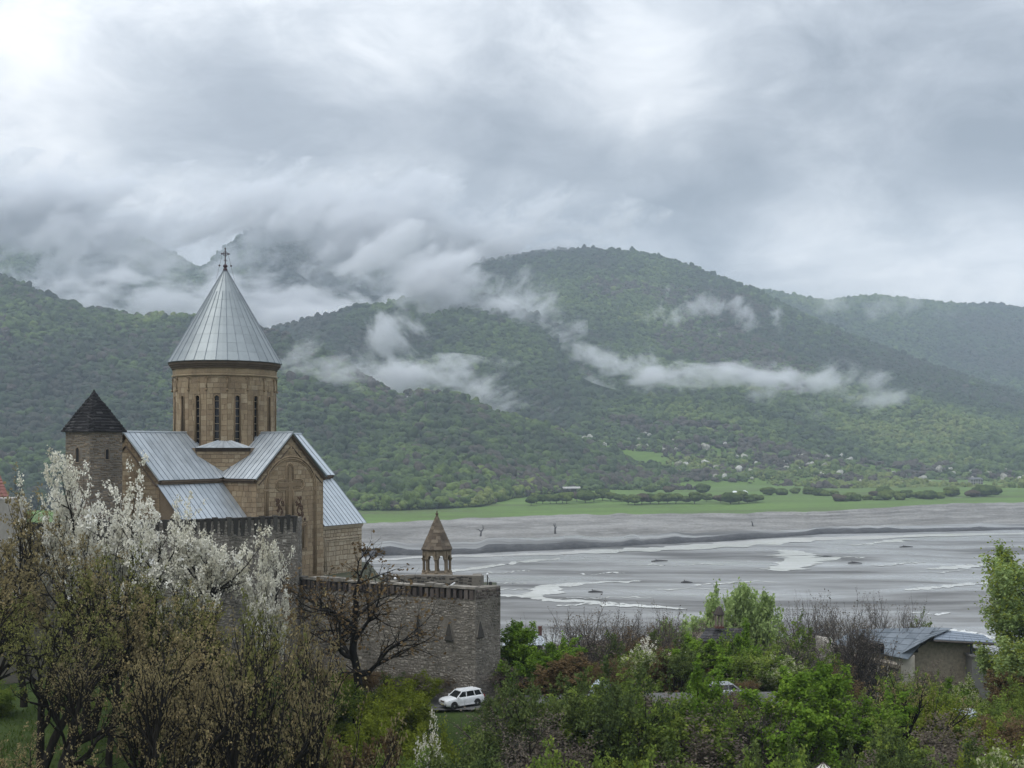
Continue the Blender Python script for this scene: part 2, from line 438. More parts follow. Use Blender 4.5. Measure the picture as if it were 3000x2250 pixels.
def hill_mesh(name, surf, u0, u1, nu=260, nv=70, back=1.25):
    uu, tt = np.meshgrid(np.linspace(u0, u1, nu), np.concatenate([np.linspace(0, 1, nv), np.linspace(1.02, back, 8)]))
    X, Y, Z = surf(uu, tt)
    o = link(name, grid_mesh(name, X, Y, Z), M_FLOOR); tag(o, kind='structure')
    return o
def pu(px): return (px - CX) / FPX

A_RIDGE = [(-700, 690), (-200, 760), (0, 822), (120, 868), (240, 915), (400, 936), (540, 940), (700, 955), (820, 992), (900, 1025), (1000, 1075), (1100, 1140), (1180, 1160), (1300, 1165), (1400, 1200), (1550, 1255), (1650, 1285), (1750, 1325), (1850, 1372), (1950, 1405), (2010, 1424)]
A_FOOT = [(-700, 905), (1200, 905), (1410, 955), (1500, 1090), (1640, 1220), (1800, 1290), (2010, 1400)]
A_DEPTH = [(-700, 2100), (0, 1950), (600, 1800), (1000, 1650), (1400, 1560), (1750, 1500), (2010, 1470)]
surfA = hill(A_RIDGE, A_FOOT, [(-700, 7), (2010, 10)], A_DEPTH, [(0, 0), (.12, .04), (.35, .22), (.7, .66), (.9, .92), (1, 1)], (210, 44), 51)
hill_mesh('near_hill', surfA, pu(-600), pu(2010))
C_RIDGE = [(500, 1120), (780, 985), (834, 962), (968, 930), (1098, 902), (1200, 885), (1337, 868), (1450, 880), (1600, 950), (1750, 1050), (1900, 1180), (2000, 1280)]
surfC = hill(C_RIDGE, [(500, 1750), (2000, 1600)], [(500, 60), (2000, 30)], [(500, 2350), (2000, 2250)], [(0, 0), (.3, .25), (.7, .72), (1, 1)], (260, 34), 61)
hill_mesh('spur_hill', surfC, pu(500), pu(2000), nu=180)
B_RIDGE = [(1050, 960), (1250, 850), (1380, 780), (1500, 757), (1620, 738), (1740, 736), (1860, 745), (1930, 760), (2000, 778), (2100, 815), (2200, 855), (2350, 925), (2500, 995), (2650, 1050), (2800, 1100), (3000, 1170), (3400, 1300)]
surfB = hill(B_RIDGE, [(1050, 1270), (3400, 1270)], [(1050, 10), (3400, 11)], [(1050, 3100), (2000, 3000), (2600, 2700), (3000, 2500), (3400, 2400)],
             [(0, 0), (.06, .015), (.15, .045), (.28, .13), (.42, .27), (.6, .50), (.8, .78), (.93, .95), (1, 1)], (300, 78), 71)
hill_mesh('main_mountain', surfB, pu(1050), pu(3400), nu=320, nv=110)
G_RIDGE = [(1900, 905), (2150, 842), (2230, 858), (2300, 868), (2420, 892), (2480, 880), (2560, 873), (2640, 880), (2720, 890), (2800, 898), (2900, 897), (3000, 908), (3400, 930)]
surfG = hill(G_RIDGE, [(1900, 2600), (3400, 2500)], [(1900, 40), (3400, 30)], [(1900, 4000), (3400, 3900)], [(0, 0), (.5, .45), (.85, .88), (1, 1)], (420, 80), 81)
hill_mesh('far_ridge', surfG, pu(1900), pu(3400), nu=200)
D_RIDGE = [(200, 1010), (450, 900), (600, 790), (700, 700), (820, 640), (920, 615), (1010, 612), (1100, 635), (1250, 680), (1340, 690), (1420, 715), (1500, 770), (1600, 850), (1750, 940)]
surfD = hill(D_RIDGE, [(200, 2500), (1750, 2700)], [(200, 60), (1750, 60)], [(200, 3500), (1750, 3500)], [(0, 0), (.3, .22), (.6, .52), (.85, .86), (1, 1)], (380, 95), 91)
hill_mesh('cloudy_mountain', surfD, pu(200), pu(1750), nu=200)
E_RIDGE = [(-900, 560), (-300, 590), (0, 625), (150, 640), (300, 660), (450, 720), (560, 780), (700, 850), (900, 940)]
surfE = hill(E_RIDGE, [(-900, 2400), (900, 2600)], [(-900, 60), (900, 60)], [(-900, 3600), (900, 3700)], [(0, 0), (.4, .3), (.8, .8), (1, 1)], (420, 90), 101)
hill_mesh('blue_mountain', surfE, pu(-900), pu(900), nu=180)

# ================================================================== hillside woods
def _forest(t, b):
    tint = t.node('ShaderNodeAttribute', attribute_type='INSTANCER', attribute_name='tint').outputs['Fac']
    c = t.ramp(tint, [(0.0, (0.088, 0.070, 0.064)), (0.14, (0.085, 0.074, 0.060)), (0.24, (0.034, 0.046, 0.030)), (0.42, (0.046, 0.070, 0.030)), (0.60, (0.075, 0.115, 0.034)), (0.78, (0.120, 0.170, 0.042)), (0.90, (0.170, 0.205, 0.055)), (0.955, (0.40, 0.38, 0.33)), (1.0, (0.55, 0.54, 0.50))])
    n = t.noise(t.objco(), 2.2, 3, 0.6)
    t.put(b.inputs['Base Color'], t.mix(t.maprange(n, 0.35, 0.60, 0.6, 0.0), c, (0.012, 0.016, 0.011)))
    t.put(b.inputs['Normal'], t.bump(n, 0.6, 0.4))
M_FOREST = material('woodland_leaf', _forest, rough=0.85, spec=0.15)

def crown_proto(name, seed, w, h, lumps, conifer=False):
    r = random.Random(seed)
    bm = bmesh.new()
    for k in range(lumps):
        if k == 0: c = Vector((0, 0, 0.55 * h)); s = 0.60
        else:
            a = k * 2.4 + r.uniform(-.3, .3); e = r.uniform(-0.35, 0.9)
            c = Vector((math.cos(a) * w * 0.36 * (1 - 0.3 * e), math.sin(a) * w * 0.36 * (1 - 0.3 * e), h * (0.52 + 0.30 * e))); s = r.uniform(0.30, 0.46)
        M = Matrix.Translation(c) @ Matrix.Rotation(r.uniform(0, 6), 4, 'Z') @ Matrix.Diagonal((w * s, w * s, h * s * 0.62, 1))
        res = bmesh.ops.create_icosphere(bm, subdivisions=2, radius=1.0, matrix=M)
        for vv in res['verts']:
            q = vv.co - c
            vv.co = c + q * (1 + 0.42 * mnoise.noise(vv.co * 1.1 + Vector((seed * 7, k, 0))) + 0.25 * mnoise.noise(vv.co * 2.7 + Vector((k * 3, seed, 5))))
    me = bpy.data.meshes.new(name); bm.to_mesh(me); bm.free(); me.materials.append(M_FOREST)
    return bpy.data.objects.new(name, me)
protos = bpy.data.collections.new('woodland_crowns')
for k in range(6):
    protos.objects.link(crown_proto('woodland_crown_%d' % k, 31 + k, (0.92, 1.0, 0.85, 1.1, 0.8, 1.0)[k], (1.0, 0.9, 1.15, 0.85, 1.3, 1.0)[k], (6, 7, 6, 7, 5, 8)[k]))

def scatter_group(name):
    ng = bpy.data.node_groups.new(name, 'GeometryNodeTree')
    ng.interface.new_socket('Geometry', in_out='INPUT', socket_type='NodeSocketGeometry')
    ng.interface.new_socket('Geometry', in_out='OUTPUT', socket_type='NodeSocketGeometry')
    N = ng.nodes; Lk = ng.links
    gi = N.new('NodeGroupInput'); go = N.new('NodeGroupOutput')
    ci = N.new('GeometryNodeCollectionInfo'); ci.inputs['Collection'].default_value = protos
    ci.inputs['Separate Children'].default_value = True; ci.inputs['Reset Children'].default_value = True
    ip = N.new('GeometryNodeInstanceOnPoints'); ip.inputs['Pick Instance'].default_value = True
    def attr(nm, typ):
        a = N.new('GeometryNodeInputNamedAttribute'); a.data_type = typ; a.inputs['Name'].default_value = nm; return a.outputs['Attribute']
    Lk.new(gi.outputs[0], ip.inputs['Points']); Lk.new(ci.outputs[0], ip.inputs['Instance'])
    Lk.new(attr('variant', 'INT'), ip.inputs['Instance Index'])
    e2r = N.new('FunctionNodeEulerToRotation'); Lk.new(attr('spin', 'FLOAT_VECTOR'), e2r.inputs[0]); Lk.new(e2r.outputs[0], ip.inputs['Rotation'])
    Lk.new(attr('grow', 'FLOAT_VECTOR'), ip.inputs['Scale'])
    Lk.new(ip.outputs[0], go.inputs[0])
    return ng
SCATTER = scatter_group('scatter_woodland')
def woods(name, P, size, tint, label):
    n = len(P)
    me = bpy.data.meshes.new(name); me.vertices.add(n); me.vertices.foreach_set('co', np.asarray(P, np.float32).ravel())
    a = me.attributes.new('variant', 'INT', 'POINT'); a.data.foreach_set('value', rng.integers(0, 6, n).astype(np.int32))
    a = me.attributes.new('spin', 'FLOAT_VECTOR', 'POINT'); s = np.zeros((n, 3), np.float32); s[:, 2] = rng.uniform(0, 6.28, n); s[:, :2] = rng.normal(0, .08, (n, 2)); a.data.foreach_set('vector', s.ravel())
    a = me.attributes.new('grow', 'FLOAT_VECTOR', 'POINT'); g = np.stack([size, size, size * rng.uniform(0.75, 1.5, n)], -1).astype(np.float32); a.data.foreach_set('vector', g.ravel())
    a = me.attributes.new('tint', 'FLOAT', 'POINT'); a.data.foreach_set('value', np.clip(tint, 0, 1).astype(np.float32))
    o = link(name, me, M_FOREST); tag(o, label, 'woodland', kind='stuff')
    md = o.modifiers.new('scatter', 'NODES'); md.node_group = SCATTER
    return o
def sample(surf, u0, u1, t0, t1, n):
    """points spread evenly over a slope"""
    u = rng.uniform(u0, u1, int(n * 2.2)); t = rng.uniform(t0, t1, int(n * 2.2))
    X, Y, Z = surf(u, t)
    keep = rng.uniform(0, Y.max(), len(Y)) < Y
    return u[keep][:n], t[keep][:n], X[keep][:n], Y[keep][:n], Z[keep][:n]
def patches(X, Y, s, scale=220):
    return 0.455 + 0.62 * fbm(X / scale, Y / scale, 4, s) + rng.normal(0, 0.10, len(X))

# near hill
u, t, X, Y, Z = sample(surfA, pu(-60), pu(2005), 0.0, 1.04, 62000)
px = u * FPX + CX
tint = patches(X, Y, 201, 180) - 0.10 * sstep(.2, .5, t) + 0.16 * sstep(1150, 1700, px) * (1 - t) + 0.12 * (1 - sstep(.0, .12, t)) + 0.12 * sstep(.93, 1.0, t)
tint = np.clip(tint + .06, 0.20, 0.9)
brown = (fbm(X / 150, Y / 150, 3, 231) > 0.28) | (rng.uniform(size=len(X)) < .12)
tint = np.where(brown & (rng.uniform(size=len(X)) < .6), rng.uniform(0.05, 0.18, len(X)), tint)
size = rng.gamma(5, .98, len(X)).clip(2.2, 11) * (0.85 + 0.25 * sstep(0, .15, t))
keep = np.ones(len(X), bool)
def py_of(Yv, Zv): return HY - (Zv - ZC) / Yv * FPX
ppy = py_of(Y, Z)
SCARS = [((1432, 1208), (1480, 1216), (1555, 1236)), ((1130, 1152), (1170, 1158), (1215, 1170))]
for sc in SCARS:
    yy = np.interp(px, [q[0] for q in sc], [q[1] for q in sc])
    keep &= ~((px > sc[0][0] - 4) & (px < sc[-1][0] + 4) & (ppy > yy - 3) & (ppy < yy + 15))
P = np.stack([X, Y, Z - 0.05 * size], -1)
woods('hillside_woods', P[keep], size[keep], tint[keep], 'dense green wood on the near hill left of the meadow')
# spur
u, t, X, Y, Z = sample(surfC, pu(560), pu(1980), 0.1, 1.03, 24000)
tint = np.clip(patches(X, Y, 211, 230) - 0.02, 0.2, 0.88); size = rng.gamma(8, .95, len(X)).clip(4, 14)
woods('hillside_woods', np.stack([X, Y, Z - .15 * size], -1), size, tint, 'dark wood on the misty spur behind the near hill')
# main mountain: open orchards low down, closed wood above
u, t, X, Y, Z = sample(surfB, pu(1300), pu(3050), 0.0, 1.03, 110000)
px = u * FPX + CX
openness = fbm(X / 130, Y / 150, 4, 221)
lim = sstep(0.34, 0.16, t)
keep = ~((lim * (0.66 + openness * 1.9) > rng.uniform(0.15, 1.0, len(X))))
keep &= (px > 1750) | (t > 0.25)
tint = patches(X, Y, 215, 260) + 0.24 * lim - 0.03 * sstep(.4, .7, t) + 0.06
tint = np.clip(tint, 0.2, 0.9)
brown = (fbm(X / 110, Y / 90, 3, 233) > 0.16) & (t < 0.30)
tint = np.where(brown & (rng.uniform(size=len(X)) < .75), rng.uniform(0.0, 0.16, len(X)), tint)
brown2 = (fbm(X / 240, Y / 240, 3, 237) > 0.3) & (t > 0.3)
tint = np.where(brown2 & (rng.uniform(size=len(X)) < .5), rng.uniform(0.05, 0.2, len(X)), tint)
bloss = (t < 0.27) & (t > .07) & (rng.uniform(size=len(X)) < 0.035)
tint = np.where(bloss, rng.uniform(0.94, 1.0, len(X)), tint)
size = rng.gamma(5, 1.15, len(X)).clip(2.6, 13) * (0.62 + 0.38 * sstep(.1, .35, t))
woods('hillside_woods', np.stack([X, Y, Z - .15 * size], -1)[keep], size[keep], tint[keep], 'wood and orchards covering the main mountain beyond the meadow')
for nm, sf, a, b_, n, lab in (('hillside_woods', surfG, 2050, 3080, 22000, 'bluish wood on the low far ridge at the end of the valley'),
                             ('hillside_woods', surfD, 450, 1650, 16000, 'blue wooded slope of the mountain behind the mist'),
                             ('hillside_woods', surfE, -60, 800, 16000, 'hazy blue wooded slope of the mountain under the cloud')):
    u, t, X, Y, Z = sample(sf, pu(a), pu(b_), 0.15, 1.02, n)
    size = rng.uniform(8, 15, len(X))
    woods(nm, np.stack([X, Y, Z - .2 * size], -1), size, np.clip(patches(X, Y, 241, 300), 0.2, 0.85), lab)

# pale road cuts on the near hill
def on_surf(surf, px, py, lo=0.0, hi=1.0):
    ts = np.linspace(lo, hi, 400); X, Y, Z = surf(np.full(400, pu(px)), ts)
    k = int(np.argmin(np.abs(py_of(Y, Z) - py)))
    return Vector((X[k], Y[k], Z[k]))
for sc in SCARS:
    pts = []
    for px_ in np.linspace(sc[0][0], sc[-1][0], 14):
        yy = float(np.interp(px_, [q[0] for q in sc], [q[1] for q in sc]))
        pts.append((on_surf(surfA, px_, yy), on_surf(surfA, px_, yy + 9)))
    m = MB(); n = len(pts)
    vsx = [p[0] + Vector((0, -1, 1.6)) for p in pts] + [p[1] + Vector((0, -1, 1.6)) for p in pts]
    m.add(vsx, [(i, i + 1, n + i + 1, n + i) for i in range(n - 1)])
    o = link('hill_road', m.mesh('hill_road'), M_GRAVELROAD); tag(o, kind='structure')
m = MB(); vsx = []
for px_ in np.linspace(1535, 1700, 14):
    yy = 1427 + (px_ - 1535) * -0.01
    p = at(px_, yy, 1225 if px_ > 1600 else 1180 + (px_ - 1535) * .7); vsx.append(p)
    vsx.append(p + Vector((0, -3, -1.8)))
m.add(vsx, [(2 * i, 2 * i + 2, 2 * i + 3, 2 * i + 1) for i in range(13)])
tag(link('track', m.mesh('track'), M_GRAVELROAD), kind='structure')

# ================================================================== streams on the reservoir bed
def bed_point(px, py): return Vector(((px - CX) / FPX * (60 * FPX / (py - HY)), 60 * FPX / (py - HY), 0))
bedU, bedV = U, None
def bed_height(x, y):
    u_ = x / y; j = int(np.clip(np.searchsorted(U, u_), 0, len(U) - 1))
    i = int(np.argmin(np.abs(BED_Y[:, j] - y)))
    i0, i1 = max(i - 1, 0), min(i + 2, BED_Y.shape[0]); j0, j1 = max(j - 1, 0), min(j + 2, BED_Y.shape[1])
    return float(BED_Z[i0:i1, j0:j1].max())
def stream(pts, widths, seed):
    """ribbon of water along photo points (px, py); widths in metres across the line of sight (depth)"""
    r = random.Random(seed)
    n = 60; xs = np.linspace(0, len(pts) - 1, n)
    pxs = np.interp(xs, range(len(pts)), [p[0] for p in pts]); pys_ = np.interp(xs, range(len(pts)), [p[1] for p in pts])
    ws = np.interp(xs, range(len(pts)), widths)
    L_, R_ = [], []
    for i in range(n):
        p = bed_point(pxs[i] , pys_[i] + mnoise.noise(Vector((i * .22, seed, 0))) * 4)
        q0 = bed_point(pxs[max(i - 1, 0)], pys_[max(i - 1, 0)]); q1 = bed_point(pxs[min(i + 1, n - 1)], pys_[min(i + 1, n - 1)])
        t_ = (q1 - q0).normalized(); nrm = Vector((-t_.y, t_.x, 0))
        w = ws[i] * (1 + 0.7 * mnoise.noise(Vector((i * .35, seed * 3.1, 2)))) * 0.5 * (0.05 if i in (0, n - 1) else 1)
        L_.append(p + nrm * w * (1 + .4 * r.uniform(-1, 1))); R_.append(p - nrm * w * (1 + .4 * r.uniform(-1, 1)))
    z = max(bed_height(p.x, p.y) for p in L_ + R_) * 0.0
    zz = [max(bed_height(a.x, a.y), bed_height(b.x, b.y)) + 0.03 for a, b in zip(L_, R_)]
    zz = np.convolve(np.pad(zz, 4, mode='edge'), np.ones(9) / 9, 'valid') + 0.08
    vs_ = [(a.x, a.y, h) for a, h in zip(L_, zz)] + [(b.x, b.y, h) for b, h in zip(R_, zz)]
    m = MB(); m.add(vs_, [(i, i + 1, n + i + 1, n + i) for i in range(n - 1)])
    tag(link('stream', m.mesh('stream', smooth=True), M_WATER), kind='structure')
stream([(1050, 1641), (1330, 1630), (1640, 1622), (1850, 1612), (2050, 1603), (2316, 1584), (2678, 1570), (3100, 1560)], [12, 9, 16, 20, 26, 24, 20, 16], 1)
stream([(1880, 1702), (1819, 1705), (1697, 1710), (1612, 1719), (1592, 1735), (1543, 1747), (1460, 1744), (1380, 1750)], [3, 5, 7, 9, 11, 9, 6, 5], 2)
stream([(1540, 1746), (1585, 1756), (1629, 1761), (1737, 1765), (1773, 1773), (1877, 1778), (2013, 1783)], [6, 8, 8, 5, 7, 6, 3], 3)
stream([(2290, 1611), (2325, 1618), (2336, 1630), (2372, 1635), (2350, 1648), (2300, 1664), (2280, 1674)], [10, 14, 22, 26, 16, 20, 8], 4)
stream([(2655, 1580), (2620, 1586), (2560, 1592), (2500, 1599)], [9, 10, 4, 6], 5)
stream([(1590, 1640), (1540, 1647), (1470, 1655), (1390, 1668), (1300, 1676)], [7, 6, 5, 9, 6], 6)
stream([(2745, 1842), (2800, 1848), (2850, 1856), (2905, 1872)], [3, 4, 5, 5], 7)
stream([(2720, 1668), (2800, 1662), (2880, 1655), (2950, 1652)], [5, 12, 9, 4], 8)
stream([(2650, 1730), (2740, 1722), (2830, 1712), (2930, 1706)], [4, 7, 6, 3], 9)

# thin braided rills
br = random.Random(314)
for k in range(16):
    x0_, y0_ = br.uniform(1250, 2950), br.uniform(1625, 1800); L_ = br.uniform(60, 260); pts_ = [(x0_, y0_)]
    for j in range(5):
        pts_.append((pts_[-1][0] + L_ / 5 * br.uniform(.6, 1.4), pts_[-1][1] + br.uniform(-5, 5)))
    stream(pts_, [br.uniform(.8, 3.0) for _ in pts_], 50 + k)
# ================================================================== haze and mist
def _haze(t, m):
    for n in list(t.n):
        if n.type == 'BSDF_PRINCIPLED': t.n.remove(n)
    pv = t.node('ShaderNodeVolumePrincipled')
    pv.inputs['Color'].default_value = (0.74, 0.86, 1.0, 1); pv.inputs['Density'].default_value = 1.4e-4; pv.inputs['Anisotropy'].default_value = 0.15
    t.l.new(pv.outputs[0], t.n['Material Output'].inputs['Volume'])
mz = bpy.data.materials.new('haze_air'); mz.use_nodes = True; _haze(NT(mz.node_tree), mz)
m = MB(); m.box((0, 2300, 434), (9000, 5000, 892))
hz = link('haze', m.mesh('haze'), mz); tag(hz, 'thin bluish air filling the whole valley', 'haze', kind='stuff')

def mist_material(name, density, nscale, thresh, seed, stretch=(1, 1, 1), edge=0.0, soft=0.22):
    mt = bpy.data.materials.new(name); mt.use_nodes = True; t = NT(mt.node_tree)
    for n in list(t.n):
        if n.type == 'BSDF_PRINCIPLED': t.n.remove(n)
    oc = t.node('ShaderNodeTexCoord').outputs['Object']                     # -1 .. 1 inside the bank
    r = t.vmath('LENGTH', oc)
    fall = t.maprange(r, 1.0, 0.0, 0.0, 1.0, smooth=True)
    p = t.mapping(t.mapping(t.pos(), rot=(0, edge, 0)), scale=stretch, loc=(seed * 13.7, seed * 5.1, seed * 3.3))   # edge: lean of the fibres
    w = t.vmath('ADD', p, t.vmath('SCALE', t.vmath('SUBTRACT', t.noise(p, nscale * 0.6, 2, 0.5, out='Color'), (0.5, 0.5, 0.5)), scale=0.9 / nscale))
    n = t.math('MULTIPLY_ADD', t.math('SUBTRACT', t.noise(w, nscale, 7, 0.66), 0.5), 2.3, 0.5)
    # the bank thins towards its edge: there only the thickest curls of the noise are left
    dlt = t.math('SUBTRACT', t.math('ADD', n, t.math('MULTIPLY', t.math('SUBTRACT', fall, 1.0), 0.55)), t.math('SUBTRACT', thresh, 0.10))
    dens = t.math('MULTIPLY', t.maprange(dlt, 0.0, t.math('MULTIPLY', soft, 1.7), 0.0, 1.0, smooth=True), density)
    vs_ = t.node('ShaderNodeVolumePrincipled')
    vs_.inputs['Color'].default_value = (0.97, 0.98, 1.0, 1); vs_.inputs['Anisotropy'].default_value = 0.25
    t.put(vs_.inputs['Density'], dens)
    t.l.new(vs_.outputs[0], t.n['Material Output'].inputs['Volume'])
    return mt
def mist(px0, px1, py0, py1, Y, dY, density, nscale, thresh, label, seed, tilt=0.0, stretch=(1, 1, 1), edge=0.15, soft=0.22):
    c = at((px0 + px1) / 2, (py0 + py1) / 2, Y)
    sx = (px1 - px0) / 2 / FPX * Y * 1.45; sz = (py1 - py0) / 2 / FPX * Y * 1.5
    bm = bmesh.new(); bmesh.ops.create_icosphere(bm, subdivisions=3, radius=1.0)
    me = bpy.data.meshes.new('mist'); bm.to_mesh(me); bm.free()
    o = link('mist', me, mist_material('mist_%d' % seed, density, nscale, thresh, seed, stretch, edge, soft))
    o.location = c; o.scale = (sx, dY, sz); o.rotation_euler = (0, tilt, 0)
    tag(o, label, 'mist', kind='stuff')
    return o
WIDE = (0.62, 1.0, 1.2)
FIB = (0.68, 1.0, 1.3)
MISTS = [
    # px0, px1, py0, py1, Y, half depth, density, noise scale, threshold, label, seed, tilt, stretch, lean of fibres, soft
    (1690, 1990, 1010, 1150, 1870, 40, 0.060, 0.017, 0.27, 'dense left end of the long mist wisp on the main mountain', 1, 0.25, (0.7, 1, 1.1), -0.3, 0.26),
    (1800, 2300, 1055, 1150, 1870, 40, 0.075, 0.016, 0.20, 'white middle of the long mist wisp on the main mountain', 12, 0.05, WIDE, 0.0, 0.26),
    (2150, 2560, 1040, 1165, 1880, 40, 0.055, 0.017, 0.30, 'torn right end of the long mist wisp on the main mountain', 15, 0.0, (0.7, 1, 1), 0.4, 0.26),
    (1000, 1480, 1055, 1165, 1730, 40, 0.075, 0.016, 0.20, 'low white mist band in the gap right of the near hill', 2, 0.02, WIDE, 0.0, 0.26),
    (1280, 1640, 1080, 1230, 1780, 40, 0.040, 0.016, 0.33, 'thin mist trailing from the low band', 16, 0.25, FIB, 0.3, 0.26),
    (760, 1600, 640, 900, 2950, 90, 0.042, 0.0090, 0.20, 'streaked mist rising before the cloudy mountain', 3, 0.5, FIB, 0.55, 0.30),
    (560, 1300, 800, 1060, 2750, 80, 0.050, 0.0090, 0.19, 'white mist filling the valley behind the dome', 13, 0.0, WIDE, -0.1, 0.28),
    (720, 1080, 900, 1050, 2450, 60, 0.080, 0.012, 0.14, 'bright mist pouring over the saddle behind the near hill', 4, 0.0, WIDE, 0.0, 0.26),
    (960, 1300, 880, 1120, 1880, 40, 0.042, 0.016, 0.33, 'thin curls of mist climbing the dark spur', 5, -0.9, FIB, -0.9, 0.26),
    (1040, 1620, 730, 950, 2200, 60, 0.050, 0.0105, 0.09, 'soft mist spilling over the spur right of the dome', 17, 0.35, FIB, 0.4, 0.32),
    (80, 860, 790, 1000, 2700, 80, 0.036, 0.010, 0.22, 'thin mist behind the crest of the near hill', 6, 0.05, WIDE, 0.0, 0.28),
    (1330, 1700, 740, 1000, 2450, 45, 0.040, 0.013, 0.32, 'ragged mist on the shoulder of the main mountain', 7, 0.8, FIB, 0.8, 0.26),
    (1700, 2480, 820, 1010, 2350, 45, 0.030, 0.020, 0.47, 'small scattered wisps high on the main mountain', 8, 0.1, (1, 1, 1), -0.6, 0.2),
    (2360, 2800, 1090, 1220, 1900, 40, 0.026, 0.016, 0.37, 'faint wisp at the right end of the long mist band', 9, 0.0, FIB, 0.2, 0.26),
    (780, 1160, 1010, 1150, 1460, 36, 0.036, 0.018, 0.29, 'grey wisp drifting over the near hill beside the dome', 10, 0.3, FIB, 0.3, 0.26),
    (0, 620, 640, 960, 2900, 80, 0.016, 0.010, 0.34, 'thin mist streak before the blue mountain', 11, 0.0, FIB, 0.9, 0.28),
    (2150, 2900, 800, 960, 3100, 60, 0.010, 0.012, 0.40, 'faint mist along the low far ridge', 14, 0.05, (1, 1, 1), 0.4, 0.28),
    # cloud sitting on the mountain tops
    (-700, 760, 500, 800, 3050, 90, 0.052, 0.0075, 0.08, 'pale cloud hiding the top of the blue mountain', 20, 0.08, (0.7, 1, 1.3), 0.3, 0.34),
    (440, 1800, 530, 800, 3050, 90, 0.044, 0.0080, 0.10, 'pale cloud cap resting on the cloudy mountain', 21, 0.06, (0.7, 1, 1.3), 0.4, 0.34),
]
for a in MISTS:
    mist(*a)
# ================================================================== masonry
def stone_mat(name, ramp, stain=(0.05, 0.048, 0.045), stain_amt=0.45, nscale=1.2, rough=0.9, zdark=None):
    """ramp over the per-stone tone; blotchy weathering on top"""
    def fn(t, b):
        tone = t.node('ShaderNodeAttribute', attribute_type='GEOMETRY', attribute_name='tone').outputs['Fac']
        p = t.pos()
        n = t.noise(p, nscale, 5, 0.65); f = t.noise(p, 9.0, 4, 0.7)
        c = t.ramp(t.math('ADD', t.math('MULTIPLY', tone, 0.8), t.math('MULTIPLY', f, 0.25)), ramp)
        w = t.noise(t.mapping(p, scale=(0.9, 0.9, 0.22)), 1.0, 4, 0.6)
        k = t.maprange(t.math('ADD', t.math('MULTIPLY', n, 0.5), t.math('MULTIPLY', w, 0.5)), 0.47, 0.66, 0.0, stain_amt)
        c = t.mix(k, c, stain)
        c = t.mix(t.maprange(f, 0.30, 0.5, 0.35, 0.0), c, tuple(x * 0.45 for x in stain))
        t.put(b.inputs['Base Color'], c)
        t.put(b.inputs['Normal'], t.bump(t.math('ADD', f, t.math('MULTIPLY', n, 0.6)), 0.55, 0.04))
    return material(name, fn, rough=rough, spec=0.2)
M_ASHLAR = stone_mat('tan_ashlar', [(0.05, (0.200, 0.147, 0.093)), (0.35, (0.286, 0.215, 0.140)), (0.6, (0.359, 0.280, 0.183)), (0.85, (0.437, 0.363, 0.259))], (0.12, 0.092, 0.068), 0.55, 0.5)
M_PALE = stone_mat('pale_ashlar', [(0.05, (0.287, 0.230, 0.155)), (0.4, (0.385, 0.316, 0.224)), (0.75, (0.483, 0.414, 0.310)), (1, (0.552, 0.494, 0.391))], (0.19, 0.16, 0.12), 0.5, 0.6)
M_MORTAR = stone_mat('tan_mortar', [(0.0, (0.185, 0.139, 0.096)), (1.0, (0.280, 0.224, 0.152))], (0.09, 0.07, 0.055), 0.5, 0.7)
M_CARVED = stone_mat('carved_stone', [(0.0, (0.212, 0.156, 0.098)), (1.0, (0.384, 0.292, 0.189))], (0.10, 0.075, 0.055), 0.5, 1.0)
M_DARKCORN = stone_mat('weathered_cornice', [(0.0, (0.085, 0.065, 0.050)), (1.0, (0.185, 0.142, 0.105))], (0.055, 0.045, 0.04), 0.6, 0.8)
M_RUBBLE = stone_mat('grey_rubble', [(0.0, (0.10, 0.090, 0.078)), (0.3, (0.185, 0.168, 0.145)), (0.6, (0.275, 0.252, 0.218)), (0.88, (0.41, 0.38, 0.33)), (1, (0.50, 0.47, 0.42))], (0.050, 0.050, 0.040), 0.78, 0.30)
M_RUBBLEM = stone_mat('rubble_mortar', [(0.0, (0.15, 0.135, 0.115)), (1.0, (0.25, 0.228, 0.195))], (0.09, 0.084, 0.075), 0.5, 0.5)
M_DARKRUB = stone_mat('blackened_rubble', [(0.0, (0.030, 0.028, 0.027)), (0.45, (0.062, 0.058, 0.052)), (0.8, (0.125, 0.118, 0.105)), (1, (0.24, 0.23, 0.21))], (0.028, 0.028, 0.028), 0.5, 0.5)
M_TOWER = stone_mat('tower_stone', [(0.0, (0.115, 0.090, 0.066)), (0.4, (0.195, 0.155, 0.115)), (0.8, (0.27, 0.22, 0.165)), (1, (0.34, 0.285, 0.22))], (0.07, 0.062, 0.052), 0.6, 0.5)
M_BRICK = stone_mat('parapet_brick', [(0.0, (0.060, 0.050, 0.046)), (0.6, (0.115, 0.096, 0.086)), (1, (0.18, 0.155, 0.138))], (0.035, 0.03, 0.03), 0.6, 0.7)
M_SLATE = stone_mat('dark_slate', [(0.0, (0.017, 0.017, 0.019)), (0.6, (0.040, 0.038, 0.041)), (1, (0.093, 0.091, 0.092))], (0.022, 0.022, 0.024), 0.5, 1.0, 0.75)
M_BELL = stone_mat('belfry_stone', [(0.0, (0.085, 0.066, 0.050)), (0.5, (0.135, 0.108, 0.082)), (1, (0.215, 0.178, 0.135))], (0.05, 0.044, 0.038), 0.6, 1.2)
M_COLUMN = stone_mat('column_stone', [(0.0, (0.17, 0.135, 0.095)), (1.0, (0.29, 0.235, 0.17))], (0.09, 0.072, 0.055), 0.5, 1.5)
M_DARKIN = material('dark_interior', color=(0.012, 0.012, 0.014), rough=0.9)
M_GLASS = material('window_glass', color=(0.012, 0.014, 0.020), rough=0.12, spec=0.5)
